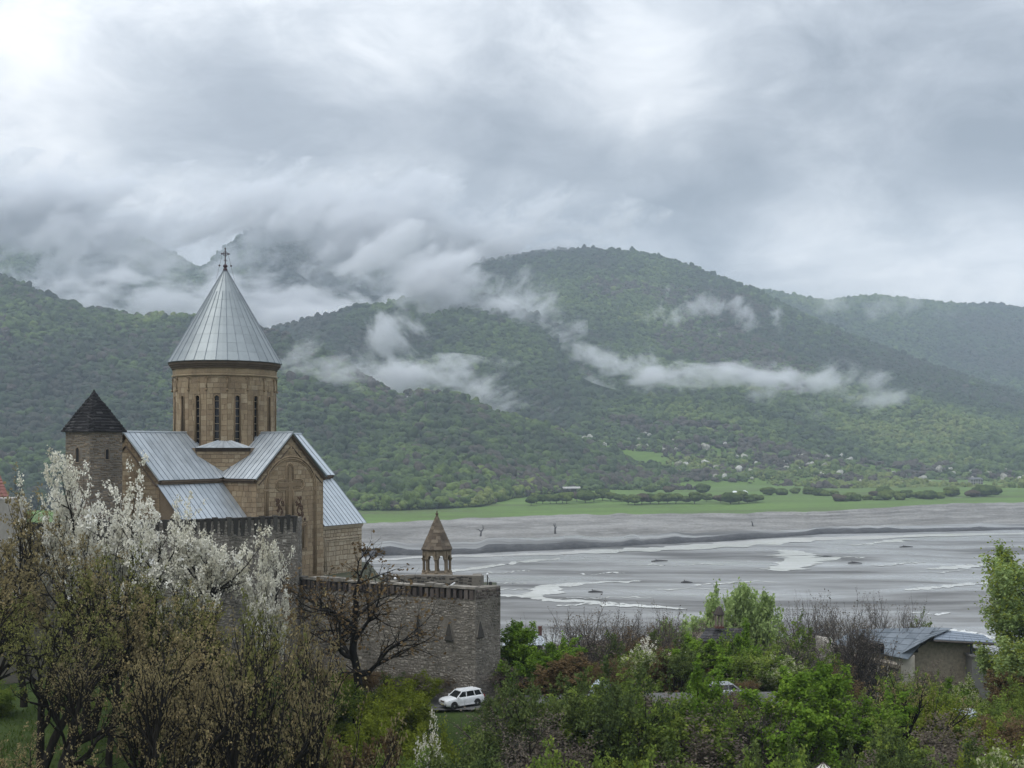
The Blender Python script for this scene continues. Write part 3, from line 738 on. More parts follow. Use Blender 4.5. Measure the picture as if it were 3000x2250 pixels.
M_IRON = material('wrought_iron', lambda t, b: t.put(b.inputs['Base Color'], t.ramp(t.noise(t.pos(), 6, 3, .6), [(0.3, (0.03, 0.02, 0.022)), (0.7, (0.07, 0.035, 0.045))])), rough=0.5, metal=0.4)
def _tin(t, b):
    tone = t.node('ShaderNodeAttribute', attribute_type='GEOMETRY', attribute_name='tone').outputs['Fac']
    rnd = t.node('ShaderNodeObjectInfo').outputs['Random']
    p = t.pos(); n = t.noise(p, 0.7, 5, 0.6); st = t.noise(t.mapping(p, scale=(3, 3, 0.4)), 1.0, 4, 0.6)
    v = t.math('ADD', t.math('MULTIPLY', rnd, 0.35), t.math('ADD', t.math('MULTIPLY', n, 0.45), t.math('MULTIPLY', st, 0.3)))
    t.put(b.inputs['Base Color'], t.ramp(v, [(0.25, (0.36, 0.40, 0.43)), (0.55, (0.47, 0.515, 0.55)), (0.85, (0.56, 0.60, 0.63))]))
    t.put(b.inputs['Roughness'], t.maprange(n, 0.3, 0.7, 0.36, 0.58))
    t.put(b.inputs['Normal'], t.bump(n, 0.15, 0.05))
M_TIN = material('galvanised_sheet', _tin, rough=0.45, metal=0.55)
def _cone(t, b):
    rnd = t.node('ShaderNodeObjectInfo').outputs['Random']
    p = t.pos(); n = t.noise(p, 0.9, 5, 0.6)
    v = t.math('ADD', t.math('MULTIPLY', rnd, 0.16), t.math('MULTIPLY', n, 0.75))
    c = t.ramp(v, [(0.2, (0.20, 0.225, 0.232)), (0.5, (0.265, 0.295, 0.305)), (0.85, (0.35, 0.38, 0.39))])
    t.put(b.inputs['Base Color'], c); t.put(b.inputs['Roughness'], t.maprange(n, 0.3, 0.7, 0.34, 0.55))
M_CONE = material('aged_zinc', _cone, rough=0.45, metal=0.55)
M_SEAM = material('sheet_seam', color=(0.19, 0.22, 0.25), rough=0.5, metal=0.4)
M_FLASH = material('verge_flashing', color=(0.26, 0.30, 0.30), rough=0.5, metal=0.3)

sr = random.Random(5)
def set_tone(me, val=None):
    a = me.attributes.new('tone', 'FLOAT', 'FACE')
    a.data.foreach_set('value', np.full(len(me.polygons), sr.random() if val is None else val, np.float32) if np.isscalar(val) or val is None else np.asarray(val, np.float32))
    return me
STONE_F = np.array([(4, 5, 6, 7), (0, 1, 5, 4), (1, 2, 6, 5), (2, 3, 7, 6), (3, 0, 4, 7)])
def stones(parent, name, items, mat, keep=300, mat2=None):
    """items: (eight corners in the parent's frame, tone). The largest in view become parts, the rest one joined part."""
    W = parent.matrix_world if parent.parent is None else parent.parent.matrix_world @ parent.matrix_world
    M = Matrix.Translation(parent.location) @ parent.rotation_euler.to_matrix().to_4x4()
    eye = Vector((0, 0, ZC))
    sc_ = []
    for c8, tone in items:
        q = [M @ Vector(c8[k]) for k in (4, 5, 6, 7)]
        nrm = (q[2] - q[0]).cross(q[3] - q[1]); ctr = (q[0] + q[2]) / 2
        sc_.append(nrm.dot(eye - ctr) / max((eye - ctr).length, 1) ** 3)
    order = sorted(range(len(items)), key=lambda i: -sc_[i])
    for i in order[:keep]:
        c8, tone = items[i]
        me = bpy.data.meshes.new(name); me.from_pydata([tuple(p) for p in c8], [], [tuple(f) for f in STONE_F]); set_tone(me, tone)
        link(name, me, mat, parent)
    rest = order[keep:]
    if rest:
        V = np.array([items[i][0] for i in rest], np.float32).reshape(-1, 3)
        Fq = (STONE_F[None] + 8 * np.arange(len(rest))[:, None, None]).reshape(-1, 4)
        me = np_mesh(name + '_field', V, Fq); set_tone(me, np.repeat([items[i][1] for i in rest], 5))
        o = link('small_' + name + '_field', me, mat, parent); o['kind'] = 'stuff'
def block(P, u, n, a0, a1, z0, z1, depth, gap=0.012, jit=0.0, cham=0.02):
    """stone on a wall plane: P origin, u along, n outward; back at the plane, face depth proud"""
    r = sr
    up = Vector((0, 0, 1))
    def pt(a, z, d_): return P + u * a + up * z + n * d_
    a0 += gap; a1 -= gap; z0 += gap; z1 -= gap
    J = lambda: r.uniform(-jit, jit)
    bk = [(a0 + J(), z0 + J()), (a1 + J(), z0 + J()), (a1 + J(), z1 + J()), (a0 + J(), z1 + J())]
    d_ = depth * r.uniform(0.75, 1.2)
    ca, cz = (a0 + a1) / 2, (z0 + z1) / 2
    fr = []
    for (a, z) in bk:
        fr.append((a + (cham if a < ca else -cham) + J() * .4, z + (cham if z < cz else -cham) + J() * .4))
    return [pt(a, z, -0.02) for a, z in bk] + [pt(a, z, d_ + r.uniform(-.3, .3) * jit) for a, z in fr]
def ashlar(P, u, n, width, z0, z1, course=(0.36, 0.5), length=(0.55, 1.15), depth=0.035, inside=None, holes=(), jit=0.0, gap=0.012, cham=0.015, tone=(0.22, 0.78)):
    """courses of blocks over a wall; inside(a, z) clips to a gable, holes are (a0, a1, z0, z1)"""
    out = []; z = z0
    while z < z1 - 0.08:
        h = min(sr.uniform(*course), z1 - z)
        if z1 - z - h < 0.15: h = z1 - z
        a = -sr.uniform(0, length[0] * .8)
        while a < width - 0.02:
            L = sr.uniform(*length); b0, b1 = max(a, 0), min(a + L, width); a += L
            if width - a < 0.25: b1 = width; a = width
            if b1 - b0 < 0.1: continue
            zz0, zz1 = z, z + h
            if inside is not None and not (inside(b0 + .02, zz1) and inside(b1 - .02, zz1) and inside(b0, zz0) and inside(b1, zz0)):
                # shrink towards the slope
                ok = False
                for k in range(4):
                    zz1 -= h * 0.2
                    if zz1 - zz0 > .08 and inside(b0 + .02, zz1) and inside(b1 - .02, zz1): ok = True; break
                if not ok:
                    mid = (b0 + b1) / 2
                    for s0, s1 in ((b0, mid), (mid, b1)):
                        if inside(s0 + .02, z + h) and inside(s1 - .02, z + h): out.append((block(P, u, n, s0, s1, z, z + h, depth, gap, jit, cham), sr.uniform(*tone)))
                    continue
            segs = [(b0, b1)]
            for (h0, h1, hz0, hz1) in holes:
                if zz1 > hz0 and zz0 < hz1:
                    ns = []
                    for s0, s1 in segs:
                        if s1 <= h0 or s0 >= h1: ns.append((s0, s1))
                        else:
                            if h0 - s0 > .08: ns.append((s0, h0))
                            if s1 - h1 > .08: ns.append((h1, s1))
                    segs = ns
            for s0, s1 in segs: out.append((block(P, u, n, s0, s1, zz0, zz1, depth, gap, jit, cham), sr.uniform(*tone)))
        z += h
    return out
def rubble(P, u, n, width, zbot, ztop, size=(0.26, 0.52), course=(0.16, 0.30), depth=0.05, tone=(0, 1), holes=(), skip=0.06):
    """rough stones; zbot, ztop: functions of the distance along the wall"""
    out = []
    zz = [zbot(0)] ; z = zbot(0)
    zmin = min(zbot(0), zbot(width)); zmax = max(ztop(0), ztop(width))
    z = zmin
    while z < zmax:
        h = sr.uniform(*course); a = -sr.uniform(0, .3)
        while a < width:
            L = sr.uniform(*size); b0, b1 = max(a, 0), min(a + L, width); a += L
            if b1 - b0 < .08 or sr.random() < skip: continue
            m_ = (b0 + b1) / 2; dz = sr.uniform(-.08, .08)
            if z < zbot(m_) or z + h > ztop(m_): continue
            if any(b1 > h0 and b0 < h1 and z + h > a0 and z < a1 for h0, h1, a0, a1 in holes): continue
            tn = sr.uniform(*tone)
            if sr.random() < .05: tn = min(1, tn + .3)
            out.append((block(P, u, n, b0, b1, z + dz, z + h + dz, depth * sr.uniform(.5, 1.1), 0.018, 0.038, 0.05), tn))
        z += h
    return out

# ================================================================== the domed church
PHI = R(56.9)
church = empty('domed_church', ((660 - CX) / FPX * 118.0, 118.0, 47.0), PHI)
tag(church, 'tan stone church with grey metal cross roofs and tall conical dome', 'church')
W_, L_S, L_W, L_E, ZR, ZE, ZA0, ZA1, AW = 4.894, 9.363, 12.51, 11.05, 14.25, 9.86, 9.47, 4.88, 9.326
X3, Y3, Z3 = Vector((1, 0, 0)), Vector((0, 1, 0)), Vector((0, 0, 1))
wl = W_ - 0.30
ztw = ZE - 0.12
def gable_prism(m, a, b, axis):
    """wall block with gable from a to b along the axis"""
    hz = ZR - 0.32
    if axis == 'y':
        poly = [(-wl, a, -0.5), (wl, a, -0.5), (wl, a, ztw), (0, a, hz), (-wl, a, ztw)]; m.prism(poly, (0, b - a, 0))
    else:
        poly = [(a, -wl, -0.5), (a, wl, -0.5), (a, wl, ztw), (a, 0, hz), (a, -wl, ztw)]; m.prism(poly, (b - a, 0, 0))
def walled(name, build, mat=M_MORTAR, parent=church):
    m = MB(); build(m); o = m.build(name, mat, parent); set_tone(o.data, 0.5); return o
walled('transept_wall', lambda m: gable_prism(m, -9.10, 9.10, 'y'))
walled('nave_wall', lambda m: gable_prism(m, -12.2, 10.75, 'x'))
def aisle(m, s):
    y0, y1 = (-8.93, -wl + .2) if s < 0 else (wl - .2, 8.93)
    zi, zo = ZA0 - .25, ZA1 - .18
    za, zb_ = (zo, zi) if s < 0 else (zi, zo)
    m.prism([(-12.18, y0, -.5), (-12.18, y1, -.5), (-12.18, y1, zb_), (-12.18, y0, za)], (22.9, 0, 0))
for s in (-1, 1): walled('aisle_wall', lambda m: aisle(m, s))
items = []
# south gable face
pitch = (ZR - .32 - ztw) / wl
ins = lambda a, z: z <= ztw + (wl - abs(a - wl)) * pitch + 0.02
SWIN = (wl + 1.9 - .30, wl + 1.9 + .30, 2.75, 5.35)
items += ashlar(Vector((-wl, -9.10, 0)), X3, -Y3, 2 * wl, -0.4, ZR, inside=ins, holes=[SWIN])
# west face of the south arm
items += ashlar(Vector((-wl, -wl, 0)), -Y3, -X3, 9.1 - wl, 3.5, ztw - .25, course=(.4, .55), length=(.45, .9))
# clerestory strips of the nave
items += ashlar(Vector((-12.2, -wl, 0)), X3, -Y3, 12.2 - wl, ZA0 - .2, ztw - .2, course=(.3, .4))
items += ashlar(Vector((wl, -wl, 0)), X3, -Y3, 10.75 - wl, ZA0 - .2, ztw - .2, course=(.3, .4))
# west end
items += ashlar(Vector((-12.2, wl, 0)), -Y3, -X3, 2 * wl, 5.0, ZR, inside=ins)
stones(church, 'stone_block', items, M_ASHLAR, keep=190)
items = ashlar(Vector((wl, -8.93, 0)), X3, -Y3, 10.72 - wl, -0.4, ZA1 - .45, course=(.3, .62), length=(.35, .8), depth=.04, jit=.03, gap=.02, cham=.03)
items += ashlar(Vector((-12.18, -8.93, 0)), X3, -Y3, 12.18 - wl, 0, ZA1 - .45, course=(.3, .62), length=(.35, .8), depth=.04, jit=.03, gap=.02, cham=.03)
stones(church, 'pale_stone_block', items, M_PALE, keep=90)

# ------------------------------------------------------------------ standing seam roofs
def seam_roof(holder, s0, s1, ridge_z, eave_z, halfw, place, valley=True, top=0.0, step=0.60, sheets=5):
    """strips from ridge to eave; place(s, d, z) -> point, s along the ridge, d out from it"""
    n = max(1, int(round(abs(s1 - s0) / step))); ds = (s1 - s0) / n
    slope = (ridge_z - eave_z) / (halfw - top)
    for i in range(n):
        a, b = s0 + i * ds, s0 + (i + 1) * ds
        def low(s): return min(halfw, abs(s)) if valley and abs(s) < halfw else halfw
        if valley and max(low(a), low(b)) < 0.05: continue
        m = MB()
        nsh = max(1, int(round(max(low(a), low(b)) / halfw * sheets)))
        for k in range(nsh):
            f0, f1 = k / nsh, (k + 1) / nsh
            pts = []
            for s in (a, b):
                lo = low(s)
                for f, lift in ((f0, 0.0), (f1, 0.010)):
                    d_ = top + (lo - top) * f
                    pts.append((s, d_, ridge_z - (d_ - top) * slope + lift))
            (A0, A1, B0, B1) = pts
            up = 0.028
            quad = [A0, A1, B1, B0]
            m.hexa([place(q[0], q[1], q[2] - up) for q in quad] + [place(*q) for q in quad])
        o = m.build('roof_panel', M_TIN, holder)
        # raised seam on the panel's edge
        lo = low(b); mm = MB(); w2 = 0.022 * (1 if ds > 0 else -1)
        q = []
        for dzz in (0.0, 0.055):
            q += [place(b - w2, top, ridge_z + dzz), place(b - w2, lo, ridge_z - (lo - top) * slope + dzz), place(b + w2, lo, ridge_z - (lo - top) * slope + dzz), place(b + w2, top, ridge_z + dzz)]
        if lo - top > 0.08:
            mm.hexa(q); mm.build('seam', M_SEAM, o)
nave_roof = empty('nave_roof'); nave_roof.parent = church
tran_roof = empty('transept_roof'); tran_roof.parent = church
for sg in (-1, 1):
    seam_roof(nave_roof, -0.02, -L_W, ZR, ZE, W_, lambda s, d_, z, sg=sg: Vector((s, sg * d_, z)))
    seam_roof(nave_roof, 0.02, L_E, ZR, ZE, W_, lambda s, d_, z, sg=sg: Vector((s, sg * d_, z)))
    seam_roof(tran_roof, -0.02, -L_S, ZR, ZE, W_, lambda s, d_, z, sg=sg: Vector((sg * d_, s, z)))
    seam_roof(tran_roof, 0.02, L_S, ZR, ZE, W_, lambda s, d_, z, sg=sg: Vector((sg * d_, s, z)))
m = MB(); m.tube([(-L_W, 0, ZR + .03), (L_E, 0, ZR + .03)], 0.09, 6); m.build('ridge_cap', M_TIN, nave_roof)
m = MB(); m.tube([(0, -L_S, ZR + .03), (0, L_S, ZR + .03)], 0.09, 6); m.build('ridge_cap', M_TIN, tran_roof)
for sg in (-1, 1):
    ar = empty('aisle_roof'); ar.parent = church
    seam_roof(ar, -wl - .02, -L_W, ZA0, ZA1, AW, lambda s, d_, z, sg=sg: Vector((s, sg * d_, z)), valley=False, top=wl - .02)
    seam_roof(ar, wl + .02, L_E, ZA0, ZA1, AW, lambda s, d_, z, sg=sg: Vector((s, sg * d_, z)), valley=False, top=wl - .02)
# verge flashings and stone rakes of the gables
def rake(name, mat, pts, w, h, holder):
    m = MB(); m.tube(pts, w, 4); return m.build(name, mat, holder)
for sg in (-1, 1):
    for end, axis in ((-L_S, 'y'), (-L_W, 'x'), (L_E, 'x')):
        def PP(d_, z, e): return Vector((sg * d_, e, z)) if axis == 'y' else Vector((e, sg * d_, z))
        ee = end - math.copysign(0.03, end)
        rake('verge_flashing', M_FLASH, [PP(0, ZR - .05, ee), PP(W_, ZE - .05, ee)], 0.075, .1, tran_roof if axis == 'y' else nave_roof)
        ei = end - math.copysign(0.16, end)
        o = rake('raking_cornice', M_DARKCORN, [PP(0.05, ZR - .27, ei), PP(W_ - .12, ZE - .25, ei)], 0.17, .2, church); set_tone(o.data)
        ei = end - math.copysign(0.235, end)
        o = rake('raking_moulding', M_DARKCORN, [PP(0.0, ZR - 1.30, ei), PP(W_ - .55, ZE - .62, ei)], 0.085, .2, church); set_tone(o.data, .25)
# eaves cornices
def cornice(a, b, out, z, mat=M_DARKCORN, sz=((.26, .16), (.17, .16))):
    m = MB(); zz = z
    for dp, h in sz:
        a_, b_ = Vector(a), Vector(b); o_ = Vector(out)
        t_ = (b_ - a_).normalized()
        m.hexa([a_ + Z3 * (zz - h), b_ + Z3 * (zz - h), b_ + o_ * dp + Z3 * (zz - h), a_ + o_ * dp + Z3 * (zz - h), a_ + Z3 * zz, b_ + Z3 * zz, b_ + o_ * dp + Z3 * zz, a_ + o_ * dp + Z3 * zz]); zz -= h + .001
    o = m.build('eaves_cornice', mat, church); set_tone(o.data); return o
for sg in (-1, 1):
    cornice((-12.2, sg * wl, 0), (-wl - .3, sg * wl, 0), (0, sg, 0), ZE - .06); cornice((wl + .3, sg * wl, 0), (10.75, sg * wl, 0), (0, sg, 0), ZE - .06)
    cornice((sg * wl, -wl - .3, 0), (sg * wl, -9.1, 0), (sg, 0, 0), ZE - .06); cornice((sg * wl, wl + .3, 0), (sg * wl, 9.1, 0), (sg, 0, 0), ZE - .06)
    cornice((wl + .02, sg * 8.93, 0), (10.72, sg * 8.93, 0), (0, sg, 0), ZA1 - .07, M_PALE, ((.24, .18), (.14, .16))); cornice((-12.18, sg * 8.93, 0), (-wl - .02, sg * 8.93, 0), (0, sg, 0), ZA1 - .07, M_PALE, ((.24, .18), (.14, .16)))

# ------------------------------------------------------------------ carvings of the south gable
def carve(name, pts, r_, mat=M_CARVED, n=6, parent=church, closed=False):
    m = MB(); p = [Vector(q) for q in pts]
    if closed: p = p + [p[0], p[1]]
    m.tube(p, r_, n); o = m.build(name, mat, parent, smooth=True); set_tone(o.data, sr.uniform(.2, .8)); return o
YF = -9.14
arch = lambda rx, rz, cz, x0=0.0: [Vector((x0 + rx * math.cos(a), YF, cz + rz * math.sin(a))) for a in np.linspace(0, math.pi, 25)]
for rx, rz, rr in ((3.52, 3.02, .085), (3.28, 2.80, .075), (3.10, 2.64, .04)):
    pts = [Vector((rx, YF, 0.2))] + arch(rx, rz, 8.9) + [Vector((-rx, YF, 6.2))]
    carve('blind_arch_roll', pts, rr)
for sg in (-1, 1):
    m = MB(); m.box((sg * 3.42, YF + .02, 8.75), (.55, .16, .22)); o = m.build('arch_capital', M_CARVED, church); set_tone(o.data)
def cross_outline(cx, cz, hw, top, bot, arm, y, cap=0.22):
    """cross with rounded ends: hw half shaft width, arm half span"""
    P = []
    def arc(x, z, r_, a0, a1, n=7): return [Vector((x + r_ * math.cos(a), y, z + r_ * math.sin(a))) for a in np.linspace(a0, a1, n)]
    P += arc(cx, cz + top - hw, hw, 0, math.pi)
    P += [Vector((cx - hw, y, cz + hw))]
    P += arc(cx - arm + hw, cz, hw, math.pi / 2, 3 * math.pi / 2)
    P += [Vector((cx - hw, y, cz - hw)), Vector((cx - hw, y, cz - bot)), Vector((cx + hw, y, cz - bot)), Vector((cx + hw, y, cz - hw))]
    P += arc(cx + arm - hw, cz, hw, -math.pi / 2, math.pi / 2)
    P += [Vector((cx + hw, y, cz + hw))]
    return P
carve('great_cross_border', cross_outline(-.2, 9.2, .52, 2.08, 3.1, 1.95, YF), .075, closed=True)
carve('great_cross_border', cross_outline(-.2, 9.2, .36, 1.92, 3.1, 1.79, YF - .01), .055, closed=True)
m = MB(); m.box((-.2, YF + .02, 8.6), (.42, .12, 4.6)); m.box((-.2, YF + .018, 9.2), (3.2, .11, .42)); o = m.build('great_cross', M_CARVED, church); set_tone(o.data, .1)
m = MB(); m.box((-.05, YF + .01, 12.62), (.28, .12, .95)); m.box((-.05, YF + .012, 12.55), (.95, .11, .26)); o = m.build('gable_cross', M_CARVED, church); set_tone(o.data, .8)
M_VINE = stone_mat('vine_relief', [(0, (0.10, 0.062, 0.045)), (1, (0.17, 0.112, 0.08))], (0.07, 0.05, 0.04), .5, 1.5)
for sg in (-1, 1):
    m = MB(); vr = random.Random(40 + sg)
    for k in range(11):
        cx_, cz_ = -.2 + sg * vr.uniform(.85, 1.85), vr.uniform(5.75, 7.9); r0 = vr.uniform(.14, .26); a0 = vr.uniform(0, 6.28)
        m.tube([Vector((cx_ + r0 * (1 - k2 / 16) * math.cos(a0 + k2 * .55), YF - .01, cz_ + r0 * (1 - k2 / 16) * math.sin(a0 + k2 * .55))) for k2 in range(13)], [.06] * 13, 5)
    m.tube([Vector((-.2 + sg * (1.25 + .25 * math.sin(k * 1.1)), YF, 5.5 + k * .27)) for k in range(10)], .065, 5)
    o = m.build('vine_relief', M_VINE, church, smooth=True); set_tone(o.data, sr.random())
m = MB(); m.lathe([(.02, -.05), (.16, -.02), (.17, .03), (.05, .08)], 10); me = m.mesh('boss', True); set_tone(me, .2)
o = link('boss', me, M_VINE, church); o.location = (1.9, YF, 5.75); o.rotation_euler = (R(90), 0, 0)
def slit_window(cx_, z0, z1, hw, y, parent=church):
    """arched slit in the south face: glass set back, stone frame"""
    w = empty('slit_window'); w.parent = parent
    m = MB(); m.box((cx_, y + .09, (z0 + z1) / 2), (hw * 2, .05, z1 - z0)); m.build('pane', M_GLASS, w)
    pts = [Vector((cx_ - hw, y - .03, z0)), Vector((cx_ - hw, y - .03, z1 - hw))] + [Vector((cx_ + hw * math.cos(a), y - .03, z1 - hw + hw * math.sin(a))) for a in np.linspace(math.pi, 0, 9)] + [Vector((cx_ + hw, y - .03, z0)), Vector((cx_ - hw, y - .03, z0))]
    o = carve('frame', pts, .06, parent=w)
    h2 = hw + .17
    pts = [Vector((cx_ - h2, y - .02, z0 - .15)), Vector((cx_ - h2, y - .02, z1 - hw))] + [Vector((cx_ + h2 * math.cos(a), y - .02, z1 - hw + h2 * math.sin(a))) for a in np.linspace(math.pi, 0, 9)] + [Vector((cx_ + h2, y - .02, z0 - .15)), Vector((cx_ - h2, y - .02, z0 - .15))]
    carve('outer_frame', pts, .07, parent=w)
slit_window(1.9, 2.95, 5.2, .17, -9.10)
# frame band on the aisle wall
carve('wall_band', [(wl + .35, -9.0, .2), (wl + .35, -9.0, 3.45), (10.3, -9.0, 3.45)], .07, M_PALE)
carve('wall_band', [(wl + .6, -9.0, .2), (wl + .6, -9.0, 3.2), (10.3, -9.0, 3.2)], .05, M_PALE)

# ------------------------------------------------------------------ plinth under the drum
def octo(ap, z0, z1, m):
    Rr = ap / math.cos(math.pi / 8)
    m.lathe([(Rr, z0), (Rr, z1)], 8, rot=math.pi / 8)
AP = 5.98; ZP = 12.85
o = walled('drum_plinth', lambda m: octo(AP - .06, 7.5, ZP - .1, m))
items = []
for k in range(4):
    an = math.pi / 4 + k * math.pi / 2; nn = Vector((math.cos(an), math.sin(an), 0)); uu = Vector((-math.sin(an), math.cos(an), 0))
    hw_ = (AP - .06) * math.tan(math.pi / 8)
    items += ashlar(nn * (AP - .06) - uu * hw_, uu, nn, 2 * hw_, 9.4, ZP - .45, course=(.35, .45), length=(.5, 1.0))
stones(church, 'plinth_stone', items, M_ASHLAR, keep=30)
pr = empty('plinth_roof'); pr.parent = church
for k in range(4):
    an = math.pi / 4 + k * math.pi / 2; nn = Vector((math.cos(an), math.sin(an), 0)); uu = Vector((-math.sin(an), math.cos(an), 0))
    hw_ = AP * math.tan(math.pi / 8) + .12
    m = MB(); m.hexa([nn * (AP - .02) - uu * hw_ + Z3 * (ZP - .42), nn * (AP - .02) + uu * hw_ + Z3 * (ZP - .42), nn * 4.9 + uu * hw_ + Z3 * (ZP - .42), nn * 4.9 - uu * hw_ + Z3 * (ZP - .42),
                     nn * (AP + .16) - uu * hw_ + Z3 * (ZP - .08), nn * (AP + .16) + uu * hw_ + Z3 * (ZP - .08), nn * 4.9 + uu * hw_ + Z3 * (ZP - .08), nn * 4.9 - uu * hw_ + Z3 * (ZP - .08)])
    o = m.build('plinth_cornice', M_DARKCORN, church); set_tone(o.data)
    N = 8
    for i in range(N):
        f0, f1 = i / N * 2 - 1, (i + 1) / N * 2 - 1
        m = MB(); a_, b_ = nn * (AP + .26) + uu * hw_ * f0 + Z3 * (ZP - .05), nn * (AP + .26) + uu * hw_ * f1 + Z3 * (ZP - .05)
        c_, d__ = nn * 4.75 + uu * hw_ * f1 * .12 + Z3 * (ZP + .75), nn * 4.75 + uu * hw_ * f0 * .12 + Z3 * (ZP + .75)
        m.hexa([p - Z3 * .03 for p in (a_, b_, c_, d__)] + [a_, b_, c_, d__]); m.tube([b_ + Z3 * .02, c_ + Z3 * .02], .028, 4)
        m.build('roof_panel', M_TIN, pr)

# ------------------------------------------------------------------ drum
NF = 16; RD = 5.12; APD = RD * math.cos(math.pi / NF); FW = 2 * RD * math.sin(math.pi / NF)
AZ0 = R(27.2) - PHI          # azimuth of one window bay from the local -y axis towards +x
ZD0, ZD1, ZSTR = 11.9, 20.95, 19.92
WZ0, WZ1, WHW = 13.1, 17.92, 0.215
drum = empty('dome_drum'); drum.parent = church
def bay_axes(k):
    az = AZ0 + k * 2 * math.pi / NF
    n = Vector((math.sin(az), -math.cos(az), 0)); u = Vector((math.cos(az), math.sin(az), 0))
    return n, u
m = MB(); m.lathe([(RD - .45, ZD0 - 1), (RD - .45, ZD1)], NF, rot=AZ0 - math.pi / 2 + math.pi / NF); m.build('drum_core', M_DARKIN, drum)
m = MB()
for k in range(NF):
    n, u = bay_axes(k); ap = APD - .045; hw = ap * math.tan(math.pi / NF)
    for a0, a1, z0, z1 in ((-hw, -WHW - .03, ZD0 - 1, ZD1), (WHW + .03, hw, ZD0 - 1, ZD1), (-WHW - .03, WHW + .03, WZ1 - .02, ZD1), (-WHW - .03, WHW + .03, ZD0 - 1, WZ0)):
        i0, i1 = a0 * (ap - .4) / ap if abs(a0) > .5 else a0, a1 * (ap - .4) / ap if abs(a1) > .5 else a1
        m.hexa([n * ap + u * a0 + Z3 * z0, n * ap + u * a1 + Z3 * z0, n * (ap - .4) + u * i1 + Z3 * z0, n * (ap - .4) + u * i0 + Z3 * z0,
                n * ap + u * a0 + Z3 * z1, n * ap + u * a1 + Z3 * z1, n * (ap - .4) + u * i1 + Z3 * z1, n * (ap - .4) + u * i0 + Z3 * z1])
o = m.build('drum_wall', M_MORTAR, drum); set_tone(o.data, .5)
